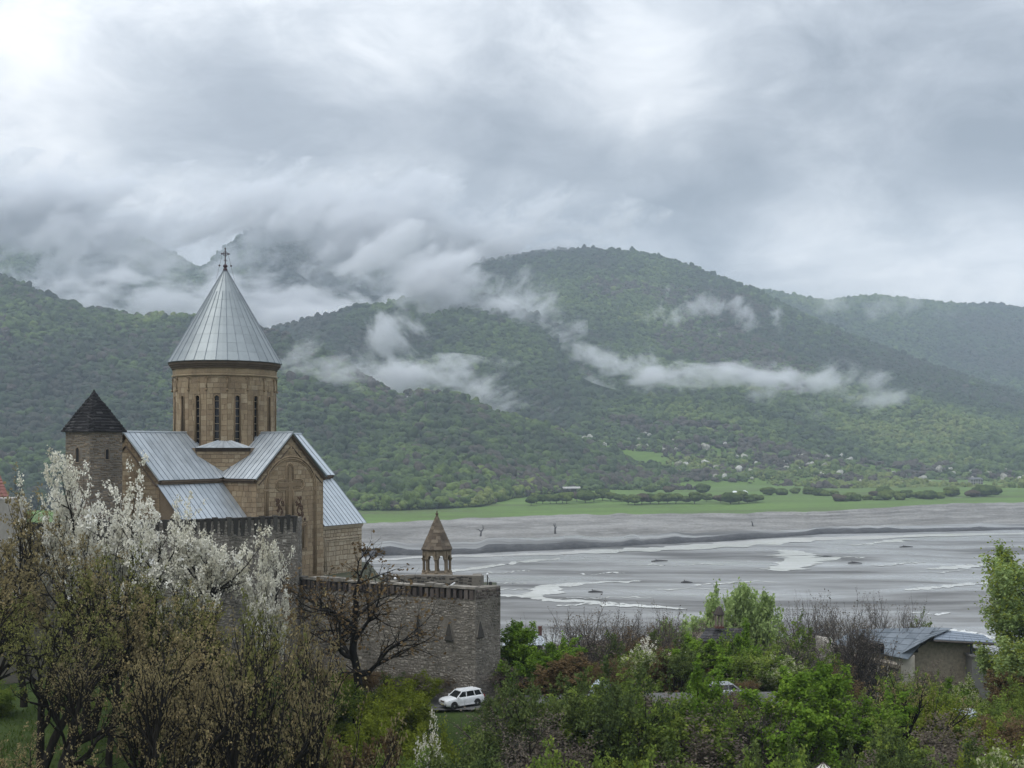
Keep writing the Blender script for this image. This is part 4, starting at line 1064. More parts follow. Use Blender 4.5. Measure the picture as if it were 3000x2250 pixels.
# every course runs round the drum; stones of one bay
items = []
for k in range(NF):
    n, u = bay_axes(k); ap = APD - .045; hw = ap * math.tan(math.pi / NF)
    hole = [(hw - WHW - .13, hw + WHW + .13, WZ0, WZ1 + .1)]
    items += ashlar(n * ap - u * hw, u, n, 2 * hw, ZD0, ZSTR - .12, course=(.44, .58), length=(.6, .95), depth=.035, gap=.008, holes=hole, cham=.01)
class _P:      # drum sits in the church's frame
    pass
drum_stone_parent = church
stones(church, 'drum_stone', items, M_ASHLAR, keep=290)
for k in range(NF):
    n, u = bay_axes(k); w = empty('drum_window'); w.parent = church
    c = n * (APD - .30)
    m = MB(); m.hexa([c - u * (WHW + .06) + Z3 * (WZ0 - .05), c + u * (WHW + .06) + Z3 * (WZ0 - .05), c + u * (WHW + .06) - n * .03 + Z3 * (WZ0 - .05), c - u * (WHW + .06) - n * .03 + Z3 * (WZ0 - .05),
                      c - u * (WHW + .06) + Z3 * (WZ1 + .05), c + u * (WHW + .06) + Z3 * (WZ1 + .05), c + u * (WHW + .06) - n * .03 + Z3 * (WZ1 + .05), c - u * (WHW + .06) - n * .03 + Z3 * (WZ1 + .05)])
    m.build('pane', M_GLASS, w)
    for j in range(6):
        z = WZ0 + .55 + j * .74
        m = MB(); m.tube([c + n * .05 - u * WHW + Z3 * z, c + n * .05 + u * WHW + Z3 * z], .032, 4); o = m.build('glazing_bar', M_PALE, w); set_tone(o.data, .6)
    f = n * (APD + .01); h = WHW + .045
    pts = [f - u * h + Z3 * WZ0, f - u * h + Z3 * (WZ1 - h)] + [f + u * h * math.cos(a) + Z3 * (WZ1 - h + h * math.sin(a)) for a in np.linspace(math.pi, 0, 9)] + [f + u * h + Z3 * WZ0]
    carve('frame', pts, .05, M_CARVED, 5, w)
    # spandrels that make the head round
    m = MB()
    for sg in (-1, 1):
        arcp = [f - n * .06 + u * sg * WHW * math.cos(a) + Z3 * (WZ1 - WHW + WHW * math.sin(a)) for a in np.linspace(0, math.pi / 2, 6)]
        poly = arcp + [f - n * .06 + Z3 * (WZ1 + .12), f - n * .06 + u * sg * (WHW + .14) + Z3 * (WZ1 + .12), f - n * .06 + u * sg * (WHW + .14) + Z3 * (WZ1 - WHW)]
        m.prism(poly, -n * .3)
    o = m.build('window_head', M_ASHLAR, w); set_tone(o.data, .5)
    # relief crosses on every second bay, drop ornaments at the corners
    if k % 2 == 0:
        m = MB(); zc = 18.92
        m.hexa([f - u * .075 + Z3 * (zc - .5), f + u * .075 + Z3 * (zc - .5), f + u * .075 - n * .1 + Z3 * (zc - .5), f - u * .075 - n * .1 + Z3 * (zc - .5)] + [p + Z3 * 1.0 for p in (f - u * .075, f + u * .075, f + u * .075 - n * .1, f - u * .075 - n * .1) for p in (p + Z3 * (zc - .5),)])
        for zz, hw2 in ((zc + .42, .25), (zc - .5, .22)):
            g = f + n * .02
            m.hexa([g - u * hw2 + Z3 * (zz - .07), g + u * hw2 + Z3 * (zz - .07), g + u * hw2 - n * .12 + Z3 * (zz - .07), g - u * hw2 - n * .12 + Z3 * (zz - .07), g - u * hw2 + Z3 * (zz + .08), g + u * hw2 + Z3 * (zz + .08), g + u * hw2 - n * .12 + Z3 * (zz + .08), g - u * hw2 - n * .12 + Z3 * (zz + .08)])
        o = m.build('relief_cross', M_CARVED, church); set_tone(o.data, .5)
    az = AZ0 + (k + .5) * 2 * math.pi / NF; nc = Vector((math.sin(az), -math.cos(az), 0)); uc = Vector((math.cos(az), math.sin(az), 0)); fc = nc * (RD + .02)
    m = MB(); m.tube([fc + Z3 * 18.55, fc + Z3 * 19.6], .065, 6)
    for sg in (-1, 1): m.tube([fc + uc * sg * (.10 + .09 * math.cos(a)) + nc * .02 + Z3 * (19.62 + .09 * math.sin(a)) for a in np.linspace(-2.5, 2.5, 7)], .05, 5)
    m.lathe([(.02, -.14), (.11, -.07), (.12, .03), (.05, .12)], 8, c=tuple(fc + nc * .04 + Z3 * 18.45))
    o = m.build('drop_ornament', M_CARVED, church, smooth=True); set_tone(o.data, .2)
rot16 = AZ0 - math.pi / 2 + math.pi / NF
def ring(name, prof, mat, tn=None, n=NF, parent=church):
    m = MB(); m.lathe(prof + [prof[0]], n, rot=rot16, caps=False); o = m.build(name, mat, parent); set_tone(o.data, tn); return o
ring('string_course', [(RD - .1, ZSTR - .13), (RD + .10, ZSTR - .10), (RD + .15, ZSTR), (RD + .10, ZSTR + .09), (RD - .1, ZSTR + .12)], M_ASHLAR, .6)
ring('frieze', [(RD - .1, ZSTR + .13), (RD + .02, ZSTR + .13), (RD + .04, 20.58), (RD - .1, 20.58)], M_ASHLAR, .5)
ring('cornice', [(RD - .1, 20.585), (RD + .12, 20.585), (RD + .15, 20.76), (RD + .26, 20.79), (RD + .30, 20.95), (RD + .40, 20.98), (RD + .44, 21.25), (RD - .1, 21.25)], M_DARKCORN, .4, 32)

# ------------------------------------------------------------------ conical roof
cone = empty('dome_roof'); cone.parent = church
RC, ZC0, ZC1 = 5.62, 21.29, 31.0
rad_at = lambda z: RC * (1 - (z - ZC0) / (ZC1 - ZC0)) + 0.06
def cone_row(z0, z1, n, r):
    me = None
    for k in range(n):
        if me is None:
            m = MB(); a = math.pi / n
            q = []
            for zz, rr in ((z0, rad_at(z0) + .012), (z1, rad_at(z1))):
                q.append((zz, rr))
            def P(z, rr, an): return Vector((rr * math.cos(an), rr * math.sin(an), z))
            (za, ra), (zb_, rb) = q
            # slightly hollow between its seams
            ring_o = [P(za, ra, -a), P(za, ra * math.cos(a) * 1.004, 0), P(za, ra, a), P(zb_, rb, a), P(zb_, rb * math.cos(a) * 1.004, 0), P(zb_, rb, -a)]
            ring_i = [p - Vector((.035, 0, .02)) for p in ring_o]
            m.add(ring_i + ring_o, [(6, 7, 10, 11), (7, 8, 9, 10), (0, 1, 7, 6), (1, 2, 8, 7), (5, 4, 1, 0), (4, 3, 2, 1), (0, 6, 11, 5), (2, 3, 9, 8), (3, 4, 10, 9), (4, 5, 11, 10)])
            me = m.mesh('roof_panel'); me.materials.append(M_CONE)
            m2 = MB(); m2.tube([P(za, ra + .02, a), P(zb_, rb + .02, a)], .030 if n == 32 else .026, 4, caps=False); ms = m2.mesh('seam'); ms.materials.append(M_SEAM)
        o = link('roof_panel', me, None, cone); o.rotation_euler = (0, 0, (k + .5) * 2 * math.pi / n + rot16)
        s_ = link('seam', ms, None, o)
zs = np.linspace(ZC0, 28.5, 9)
for r_ in range(8): cone_row(zs[r_], zs[r_ + 1], 32, r_)
zs = np.linspace(28.5, ZC1 - .25, 3)
for r_ in range(2): cone_row(zs[r_], zs[r_ + 1], 16, r_)
m = MB(); m.lathe([(RC - .5, ZC0 - .04), (RC + .04, ZC0 - .04), (RC + .07, ZC0 + .03), (RC - .5, ZC0 + .05)], 32, rot=rot16); m.build('drip_edge', M_SEAM, cone)
m = MB(); m.lathe([(.26, ZC1 - .35), (.2, ZC1 - .02), (.1, ZC1 + .05), (.22, ZC1 + .14), (.24, ZC1 + .26), (.14, ZC1 + .38), (.04, ZC1 + .45)], 12); m.build('finial_ball', M_IRON, cone, smooth=True)
fin = empty('finial_cross'); fin.parent = church
m = MB(); zt = ZC1 + .4
m.tube([(0, 0, zt), (0, 0, zt + 1.65)], .055, 6)
u_ = Vector((math.cos(R(13.9) - PHI), math.sin(R(13.9) - PHI), 0))
m.tube([u_ * -.36 + Z3 * (zt + 1.08), u_ * .36 + Z3 * (zt + 1.08)], .05, 6)
m.build('cross_bar', M_IRON, fin)
m = MB(); m.tube([Z3 * (zt + 1.08) + u_ * .22 * math.cos(a) + Z3 * .22 * math.sin(a) for a in np.linspace(0, 6.28, 17)], .03, 5)
for dx, dz in ((-.36, 0), (.36, 0), (0, .55)):
    p = Z3 * (zt + 1.08 + dz) + u_ * dx
    m.tube([p - Z3 * .09, p, p + Z3 * .09], [.03, .09, .03], 6)
m.tube([u_ * -.16 + Z3 * (zt + .35), Z3 * (zt + .5), u_ * .16 + Z3 * (zt + .35)], .03, 5)
m.build('cross_ornament', M_IRON, fin)
for sg in (-1, 1):
    m = MB(); m.tube([u_ * sg * .30 + Z3 * (zt + 1.0), u_ * sg * .56 + Z3 * (zt - .1), u_ * sg * .95 + Z3 * (ZC1 - 1.35)], .014, 4); m.build('stay_wire', M_IRON, fin)
    m = MB(); c = u_ * sg * .57 + Z3 * (zt - .12); m.tube([c - Z3 * .1, c - Z3 * .05, c + Z3 * .05, c + Z3 * .1], [.02, .095, .095, .02], 8); m.build('stay_ball', M_IRON, fin)

# ================================================================== square tower with stepped slate roof
TS = 3.5
tower = empty('square_tower', at(272, 1305, 111.5) - Vector((0, 0, 14.5)), 0)
tc = at(262, 1305, 101.0)               # nearest corner
ang_r = R(56.0)                          # right face turns away by this
ur = Vector((math.cos(ang_r), math.sin(ang_r), 0)); ul = Vector((-math.sin(ang_r), math.cos(ang_r), 0)) 
tower.location = (tc.x, tc.y, 46.0) ; tower.rotation_euler = (0, 0, ang_r)
tower.location = Vector((tc.x, tc.y, 46.0)) + (ur + ul) * TS / 2
tag(tower, 'square stone tower with a dark stepped slate roof left of the church', 'tower')
TH = 61.22 - 46.0; hs = TS / 2
walled('tower_wall', lambda m: m.box((0, 0, TH / 2), (TS - .1, TS - .1, TH)), M_RUBBLEM, tower)
items = []
WINS = {0: (hs - 1.43 + 0.0, 1), 1: (0, 0)}
for (P0, u, n, hole) in ((Vector((-hs + .05, -hs + .05, 0)), X3, -Y3, [(1.62, 1.97, 12.75, 13.68)]), (Vector((-hs + .05, hs - .05, 0)), -Y3, -X3, [(1.5, 1.98, 12.5, 13.8)]),
                         (Vector((hs - .05, -hs + .05, 0)), Y3, X3, []), (Vector((hs - .05, hs - .05, 0)), -X3, Y3, [])):
    items += rubble(P0, u, n, TS - .1, lambda a: 3.0 if n.y < 0 or n.x < 0 else 9.0, lambda a: TH + .02, size=(.28, .62), course=(.14, .26), depth=.05, holes=hole, skip=.03)
stones(tower, 'stone', items, M_TOWER, keep=240)
for (P0, u, n, a0, a1, z0, z1) in ((Vector((-hs + .05, -hs + .05, 0)), X3, -Y3, 1.62, 1.97, 12.75, 13.68), (Vector((-hs + .05, hs - .05, 0)), -Y3, -X3, 1.5, 1.98, 12.5, 13.8)):
    w = empty('tower_window'); w.parent = tower
    hw = (a1 - a0) / 2; cc = P0 + u * (a0 + hw) + n * .012
    poly = [cc - u * hw + Z3 * z0, cc + u * hw + Z3 * z0, cc + u * hw + Z3 * (z1 - hw)] + [cc + u * hw * math.cos(a) + Z3 * (z1 - hw + hw * math.sin(a)) for a in np.linspace(.3, math.pi - .3, 6)] + [cc - u * hw + Z3 * (z1 - hw)]
    m = MB(); m.prism(poly, -n * .3); m.build('opening', M_DARKIN, w)
    m = MB(); m.tube([cc - u * (hw + .1) + Z3 * (z0 - .05), cc + u * (hw + .1) + Z3 * (z0 - .05)], .07, 4); o = m.build('sill', M_TOWER, w); set_tone(o.data, .8)
    arcp = [cc - u * (hw + .04) + Z3 * z0, cc - u * (hw + .04) + Z3 * (z1 - hw)] + [cc + u * (hw + .04) * math.cos(a) + Z3 * (z1 - hw + (hw + .04) * math.sin(a)) for a in np.linspace(math.pi, 0, 8)] + [cc + u * (hw + .04) + Z3 * z0]
    m = MB(); m.tube(arcp, .065, 5); o = m.build('surround', M_TOWER, w); set_tone(o.data, .55)
roof = empty('slate_roof'); roof.parent = tower
slate_mesh = []
nc_ = 13; h_c = 3.46 / nc_
for k in range(nc_):
    f = k / (nc_ - 1); half = 1.80 * (1 - f) ** 0.92 + 0.16 if k < nc_ - 1 else .2
    z = TH + k * h_c
    m = MB(); m.box((0, 0, z + h_c / 2), (half * 2 - .16, half * 2 - .16, h_c + .02)); o = m.build('roof_core', M_SLATE, roof); set_tone(o.data, .1)
    ns = max(1, int(round(half * 2 / .55)))
    for side in range(4):
        Rz = Matrix.Rotation(side * math.pi / 2, 3, 'Z')
        xs_ = np.linspace(-half, half, ns + 1); xs_[1:-1] += np.array([sr.uniform(-.07, .07) for _ in range(ns - 1)])
        for j in range(ns):
            m = MB(); x0, x1 = xs_[j] + .008, xs_[j + 1] - .008; ov = sr.uniform(.02, .10); zt_ = sr.uniform(-.02, .03); th = sr.uniform(.075, .12); dr = sr.uniform(-.03, .02)
            pts = [(x0, -half - ov, z + dr), (x1, -half - ov + sr.uniform(-.04, .04), z + dr + sr.uniform(-.02, .02)), (x1, -half + .5, z + h_c * .85), (x0, -half + .5, z + h_c * .85)]
            if half < .5: pts[2] = (x1, 0, z + h_c * .8); pts[3] = (x0, 0, z + h_c * .8)
            m.hexa([Rz @ Vector(p) for p in pts] + [Rz @ Vector((p[0], p[1], p[2] + th)) for p in pts])
            o = m.build('slate', M_SLATE, roof); set_tone(o.data, sr.random() ** 1.6)
m = MB(); m.lathe([(.22, 0), (.12, .25), (.05, .4)], 6, c=(0, 0, TH + 3.46 - .1)); o = m.build('cap_stone', M_SLATE, roof); set_tone(o.data, .3)

# ================================================================== lower fortress wall
def wall_frame(pA, pB, zref):
    A, B = Vector((pA[0], pA[1], 0)), Vector((pB[0], pB[1], 0)); L = (B - A).length
    return A, (B - A) / L, L
def wall_thing(name, label, pts, ztops, zbot, thick, mat_s, mat_m, keep, tone=(0, 1), size=(.26, .55), course=(.15, .3), holes={}, tones=None, zstone=None, cat='wall'):
    """standing wall along plan points (seen from the camera side); local frame at the first point"""
    base = Vector((pts[0].x, pts[0].y, zbot)); th = empty(name, base); tag(th, label, cat)
    items = []; m = MB()
    for i in range(len(pts) - 1):
        A = Vector((pts[i].x, pts[i].y, 0)) - Vector((base.x, base.y, 0)); B = Vector((pts[i + 1].x, pts[i + 1].y, 0)) - Vector((base.x, base.y, 0))
        L = (B - A).length; u = (B - A) / L; n = Vector((u.y, -u.x, 0))
        za, zb_ = ztops[i] - zbot, ztops[i + 1] - zbot
        m.hexa([A, B, B - n * thick, A - n * thick, A + Z3 * za, B + Z3 * zb_, B - n * thick + Z3 * zb_, A - n * thick + Z3 * za])
        zs0 = (zstone[i] - zbot) if zstone else 0.0
        items += [(c8, t_) for c8, t_ in rubble(A, u, n, L, lambda a, z=zs0: z, lambda a, L=L, za=za, zb_=zb_: za + (zb_ - za) * a / L, size=size, course=course, holes=holes.get(i, ()), tone=tones[i] if tones else tone)]
    o = m.build('wall_core', mat_m, th); set_tone(o.data, .4)
    stones(th, 'stone', items, mat_s, keep)
    return th
LW = [at(868, 1305, 107.5), at(1393, 1305, 99.0), at(1466, 1305, 100.8)]
LWT = [46.75, 46.85, 46.85]
A_, u_w, L_w = wall_frame(LW[0], LW[1], 0)
n_w = Vector((u_w.y, -u_w.x, 0))
def along(px):
    """distance along the lower wall's long face at photo column px"""
    k = (px - CX) / FPX
    d_ = (k * A_.y - A_.x) / (u_w.x - k * u_w.y); return d_
LOOPS = [1227, 1317, 1402, 925, 1010]
lz = {1227: (43.5, 45.3), 1317: (43.2, 45.1), 1402: (43.6, 45.2), 925: (43.6, 45.4), 1010: (43.8, 45.2)}
holes0 = []
for p in LOOPS[:2] + LOOPS[3:]:
    a = along(p); holes0.append((a - .38, a + .38, lz[p][0] - 36, lz[p][1] - 36))
lower = wall_thing('fortress_wall', 'low grey rubble fortress wall with brick parapet under the belfry', LW, LWT, 36.0, 1.3, M_RUBBLE, M_RUBBLEM, 300, holes={0: holes0}, tones=[(0.2, .78), (0.0, .5)], zstone=[37.6, 37.6], size=(.18, .42), course=(.16, .32))
base_l = lower.location
# triangular loophole hoods
for p in LOOPS:
    hd = empty('loophole_hood'); hd.parent = lower
    if p == 1402:
        u2 = (LW[2] - LW[1]).normalized(); u2.z = 0; c = Vector((LW[1].x, LW[1].y, 0)) + u2 * .45; uu = u2; nn = Vector((u2.y, -u2.x, 0))
    else:
        c = A_ + u_w * along(p); uu = u_w; nn = n_w
    c = c - Vector((base_l.x, base_l.y, 36.0)); z0, z1 = lz[p]
    a_, b_, t_ = c - uu * .36 + Z3 * z0, c + uu * .36 + Z3 * z0, c + Z3 * z1
    m = MB(); m.add([a_ + nn * .02, b_ + nn * .02, t_ + nn * .02, a_ - nn * .25, b_ - nn * .25, t_ - nn * .25], [(0, 1, 2), (3, 5, 4), (0, 3, 4, 1), (1, 4, 5, 2), (2, 5, 3, 0)])
    m.build('opening', M_DARKIN, hd)
    # sloped slab standing over the opening
    m = MB(); f0 = .26
    m.add([a_ + nn * f0, b_ + nn * f0, t_ + nn * .06, a_ + nn * (f0 - .07), b_ + nn * (f0 - .07), t_ + nn * .0], [(0, 1, 2), (3, 5, 4), (0, 3, 4, 1), (1, 4, 5, 2), (2, 5, 3, 0)])
    o = m.build('hood_slab', M_DARKRUB, hd); set_tone(o.data, .35)
    for q0 in (a_, b_):
        m = MB(); m.tube([q0 + nn * .1, t_ + nn * .03], .07, 4); o = m.build('hood_edge', M_RUBBLE, hd); set_tone(o.data, .35)
    m = MB(); m.tube([a_ + nn * .12 - uu * .05, b_ + nn * .12 + uu * .05], .07, 4); o = m.build('hood_sill', M_DARKRUB, hd); set_tone(o.data, .3)
# brick parapet: upright piers with dark slots, coping above
par = empty('parapet'); par.parent = lower
Lb = A_ - Vector((base_l.x, base_l.y, 36.0))
off0 = Lb
nP = int(L_w / .56)
for i in range(nP):
    a = (i + .5) * L_w / nP; zt = LWT[0] + (LWT[1] - LWT[0]) * a / L_w - 0.01
    a += sr.uniform(-.07, .07); c = off0 + u_w * a; w = sr.uniform(.13, .22); h = sr.uniform(.72, .92)
    m = MB(); Z0 = Z3 * zt
    m.hexa([c - u_w * w + n_w * .10 + Z0, c + u_w * w + n_w * .10 + Z0, c + u_w * w - n_w * .55 + Z0, c - u_w * w - n_w * .55 + Z0, c - u_w * w * .95 + n_w * .12 + Z0 + Z3 * h, c + u_w * w * .95 + n_w * .12 + Z0 + Z3 * h, c + u_w * w - n_w * .55 + Z0 + Z3 * h, c - u_w * w - n_w * .55 + Z0 + Z3 * h])
    o = m.build('parapet_pier', M_BRICK, par); set_tone(o.data)
m = MB(); e0, e1 = off0 + Z3 * LWT[0], off0 + u_w * (L_w + .05) + Z3 * LWT[1]
m.hexa([e0 - n_w * .12, e1 - n_w * .12, e1 - n_w * .6, e0 - n_w * .6] + [p + Z3 * .85 for p in (e0 - n_w * .12, e1 - n_w * .12, e1 - n_w * .6, e0 - n_w * .6)])
o = m.build('parapet_back', M_DARKRUB, par); set_tone(o.data, .2)
nC = int(L_w / .8)
for i in range(nC):
    a0, a1 = i * L_w / nC + .006, (i + 1) * L_w / nC - .006; zt = LWT[0] + (LWT[1] - LWT[0]) * (a0 + a1) / 2 / L_w + .86 + sr.uniform(0, .03); th_ = sr.choice((.08, .14, .2, .27, .34)); ov = sr.uniform(.08, .22)
    m = MB(); q = [off0 + u_w * a0 + n_w * ov, off0 + u_w * a1 + n_w * ov, off0 + u_w * a1 - n_w * .75, off0 + u_w * a0 - n_w * .75]
    m.hexa([p + Z3 * zt for p in q] + [p + Z3 * (zt + th_) for p in q]); o = m.build('coping_stone', M_RUBBLE, par); set_tone(o.data, sr.uniform(.2, .75))
# corner part of the parapet: solid stones
u2 = Vector((LW[2].x - LW[1].x, LW[2].y - LW[1].y, 0)); L2 = u2.length; u2 /= L2; n2 = Vector((u2.y, -u2.x, 0)); o2 = Vector((LW[1].x - base_l.x, LW[1].y - base_l.y, 0))
m = MB(); q = [o2, o2 + u2 * L2, o2 + u2 * L2 - n2 * 1.3, o2 - n2 * 1.3]
m.hexa([p + Z3 * (46.85 - 36) for p in q] + [p + Z3 * (47.8 - 36) for p in q]); o = m.build('corner_parapet', M_RUBBLEM, par); set_tone(o.data, .3)
st = rubble(o2 + Z3 * (46.85 - 36), u2, n2, L2, lambda a: 0, lambda a: 1.02, size=(.25, .5), course=(.22, .34), depth=.09)
for c8, tn in st:
    me = bpy.data.meshes.new('parapet_stone'); me.from_pydata([tuple(p) for p in c8], [], [tuple(f) for f in STONE_F]); set_tone(me, tn); link('parapet_stone', me, M_BRICK, par)

# ================================================================== high fortress wall in front of the church
HWp = [at(-260, 1305, 93.0), at(560, 1305, 100.6), at(872, 1305, 106.2), at(884, 1305, 108.6)]
HWT = [53.35, 53.35, 53.35, 53.35]
high = wall_thing('curtain_wall', 'high grey stone curtain wall with blackened top before the church', HWp, HWT, 38.0, 1.6, M_RUBBLE, M_RUBBLEM, 260, tones=[(0, .75), (0, .75), (0, .5)], zstone=[45, 42.5, 42.5], size=(.2, .46), course=(.16, .32))
bh = high.location
for (h0, h1) in ((0, 1), (1, 2)):
    Ah = Vector((HWp[h0].x - bh.x, HWp[h0].y - bh.y, 0)); Bh = Vector((HWp[h1].x - bh.x, HWp[h1].y - bh.y, 0)); Lh = (Bh - Ah).length; uh = (Bh - Ah) / Lh; nh = Vector((uh.y, -uh.x, 0))
    m = MB(); zt = HWT[0] - 38
    m.hexa([Ah + nh * .02 + Z3 * zt, Bh + nh * .02 + Z3 * zt, Bh - nh * 1.0 + Z3 * zt, Ah - nh * 1.0 + Z3 * zt, Ah + nh * .02 + Z3 * (zt + .2), Bh + nh * .02 + Z3 * (zt + .2), Bh - nh * 1.0 + Z3 * (zt + .2), Ah - nh * 1.0 + Z3 * (zt + .2)]); o = m.build('wall_head', M_DARKRUB, high); set_tone(o.data, .1)
    n_ = int(Lh / .62)
    for i in range(n_):
        a = (i + .5) * Lh / n_; w = sr.uniform(.16, .24); h = sr.uniform(1.1, 1.75); dp = sr.uniform(.08, .2); c = Ah + uh * a
        top_ = zt + sr.uniform(.18, .34)
        m = MB(); q = [c - uh * w + nh * dp, c + uh * w + nh * dp, c + uh * w - nh * .3, c - uh * w - nh * .3]
        q0 = [c - uh * w * .7 + nh * .03, c + uh * w * .7 + nh * .03, c + uh * w - nh * .3, c - uh * w - nh * .3]
        m.hexa([p + Z3 * (top_ - h) for p in q0] + [p + Z3 * top_ for p in q]); o = m.build('corbel', M_DARKRUB, high); set_tone(o.data, sr.random() * .8)

# ================================================================== terrace behind the walls
def _terr(t, b):
    p = t.pos(); n = t.noise(p, 0.8, 4, .6)
    t.put(b.inputs['Base Color'], t.ramp(n, [(0.35, (0.035, 0.04, 0.02)), (0.55, (0.055, 0.06, 0.03)), (0.7, (0.085, 0.08, 0.065))]))
M_TERR = material('terrace_ground', _terr, rough=.95)
m = MB(); tp = [(-75, 104), (LW[0].x - .5, LW[0].y + 1.0), (LW[1].x - .3, LW[1].y + .9), (LW[2].x - .4, LW[2].y + .7), tuple(at(1455, 0, 111.0).xy), tuple(at(1120, 0, 114.0).xy), tuple(at(1080, 0, 130.0).xy), (-25, 140), (-75, 140)]
m.prism([(x, y, 35.0) for x, y in tp], (0, 0, 11.9)); tag(m.build('terrace', M_TERR), kind='structure')

# ================================================================== belfry on its rough parapet
PB = [at(1188, 1305, 106.0), at(1408, 1305, 103.6), at(1412, 1305, 105.5)]
pw = wall_thing('belfry_wall', 'short dark mossy stone wall at the foot of the belfry', PB, [48.15, 48.35, 48.35], 46.4, .8, M_DARKRUB, M_RUBBLEM, 120, zstone=[46.6, 46.6], size=(.22, .5), course=(.16, .3))
PB2 = [at(1120, 1305, 109.5), at(1262, 1305, 108.6)]
wall_thing('belfry_wall', 'dark rubble wall left of the belfry, behind the bare tree', PB2, [47.75, 47.75], 46.4, .8, M_DARKRUB, M_RUBBLEM, 60, zstone=[46.4, 46.4], size=(.22, .5), course=(.16, .3))
bel = empty('belfry', at(1280, 1305, 109.5)); bel.location.z = 46.9
tag(bel, 'small open stone belfry with eight columns and a pointed octagonal roof', 'belfry')
bang = math.atan2(-bel.location.x, bel.location.y)
face0 = -math.pi / 2 + bang * 0     # one column towards the camera
SB = 109.5 / 113.0
zb0, zcap, zeave, zapex = 48.05 - 46.9, 49.35 - 46.9, 50.15 - 46.9, 53.40 - 46.9
m = MB(); m.lathe([(1.62 * SB, -0.4), (1.62 * SB, zb0 - .12), (1.5 * SB, zb0)], 8, rot=math.pi / 8); o = m.build('base', M_COLUMN, bel); set_tone(o.data, .4)
RCOL = 1.27 * SB
for k in range(8):
    a = face0 + k * math.pi / 4; c = Vector((math.cos(a) * RCOL, math.sin(a) * RCOL, 0))
    cl = empty('column'); cl.parent = bel; cl.location = c
    m = MB(); m.lathe([(.20, zb0 - .02), (.20, zb0 + .10), (.15, zb0 + .18), (.125, zb0 + .24), (.12, zcap - .25)], 10); o = m.build('shaft', M_COLUMN, cl, smooth=False); set_tone(o.data)
    m = MB(); m.lathe([(.12, zcap - .25), (.17, zcap - .20), (.15, zcap - .14), (.235, zcap - .02), (.235, zcap + .05)], 10); o = m.build('capital', M_COLUMN, cl); set_tone(o.data, .2)
for k in range(8):          # arches between the columns
    a0, a1 = face0 + k * math.pi / 4, face0 + (k + 1) * math.pi / 4
    p0, p1 = Vector((math.cos(a0), math.sin(a0), 0)) * RCOL, Vector((math.cos(a1), math.sin(a1), 0)) * RCOL
    u = (p1 - p0); Lc = u.length; u /= Lc; n = Vector((u.y, -u.x, 0))
    r_ = Lc / 2 - .17; cm = (p0 + p1) / 2
    poly = [p0 + Z3 * (zcap + .05), cm - u * r_ + Z3 * (zcap + .05)] + [cm + u * r_ * math.cos(t_) + Z3 * (zcap + .05 + r_ * math.sin(t_)) for t_ in np.linspace(math.pi - .2, .2, 9)] + [cm + u * r_ + Z3 * (zcap + .05), p1 + Z3 * (zcap + .05), p1 + Z3 * zeave, p0 + Z3 * zeave]
    m = MB(); m.prism([q + n * .15 for q in poly], -n * .30); o = m.build('arch', M_COLUMN, bel); set_tone(o.data, sr.uniform(.1, .6))
broof = empty('spire'); broof.parent = bel
m = MB(); m.lathe([(1.30 * SB, zeave - .02), (1.60 * SB, zeave + .05), (1.62 * SB, zeave + .13), (1.4 * SB, zeave + .16)], 8, rot=math.pi / 8 + 0); o = m.build('eaves_ledge', M_BELL, broof); set_tone(o.data, .3)
NR = 10
rb = lambda f: 1.56 * SB * (1 - f) + .10 * f
for r_ in range(NR):
    f0, f1 = r_ / NR, (r_ + 1) / NR; z0 = zeave + .14 + (zapex - zeave - .2) * f0; z1 = zeave + .14 + (zapex - zeave - .2) * f1
    for k in range(8):
        a0, a1 = math.pi / 8 + k * math.pi / 4, math.pi / 8 + (k + 1) * math.pi / 4
        pieces = 2 if r_ < 5 else 1
        cut = sr.uniform(.3, .7)
        for pc in range(pieces):
            g0, g1 = (0, 1) if pieces == 1 else ((0, cut - .01) if pc == 0 else (cut + .01, 1))
            def Q(f, a_, b_, g, dr): 
                pa, pb_ = Vector((math.cos(a_), math.sin(a_), 0)) * (rb(f) + dr), Vector((math.cos(b_), math.sin(b_), 0)) * (rb(f) + dr)
                return pa.lerp(pb_, g)
            dr = sr.uniform(.01, .05)
            bt = [Q(f0, a0, a1, g0, dr), Q(f0, a0, a1, g1, dr), Q(f1, a0, a1, g1, dr * .4), Q(f1, a0, a1, g0, dr * .4)]; zz = [z0, z0, z1 - .006, z1 - .006]
            outer = [p + Z3 * z for p, z in zip(bt, zz)]; inner = [Vector((p.x * .8, p.y * .8, p.z)) for p in outer]
            m = MB(); m.add(inner + outer, [(4, 5, 6, 7), (0, 1, 5, 4), (1, 2, 6, 5), (2, 3, 7, 6), (3, 0, 4, 7), (3, 2, 1, 0)]); o = m.build('spire_stone', M_BELL, broof); set_tone(o.data)
m = MB(); m.lathe([(.10, zapex - .2), (.13, zapex - .05), (.07, zapex), (.15, zapex + .1), (.13, zapex + .2), (.05, zapex + .28), (.06, zapex + .36), (.02, zapex + .46)], 8); o = m.build('finial', M_BELL, broof, smooth=True); set_tone(o.data, .1)

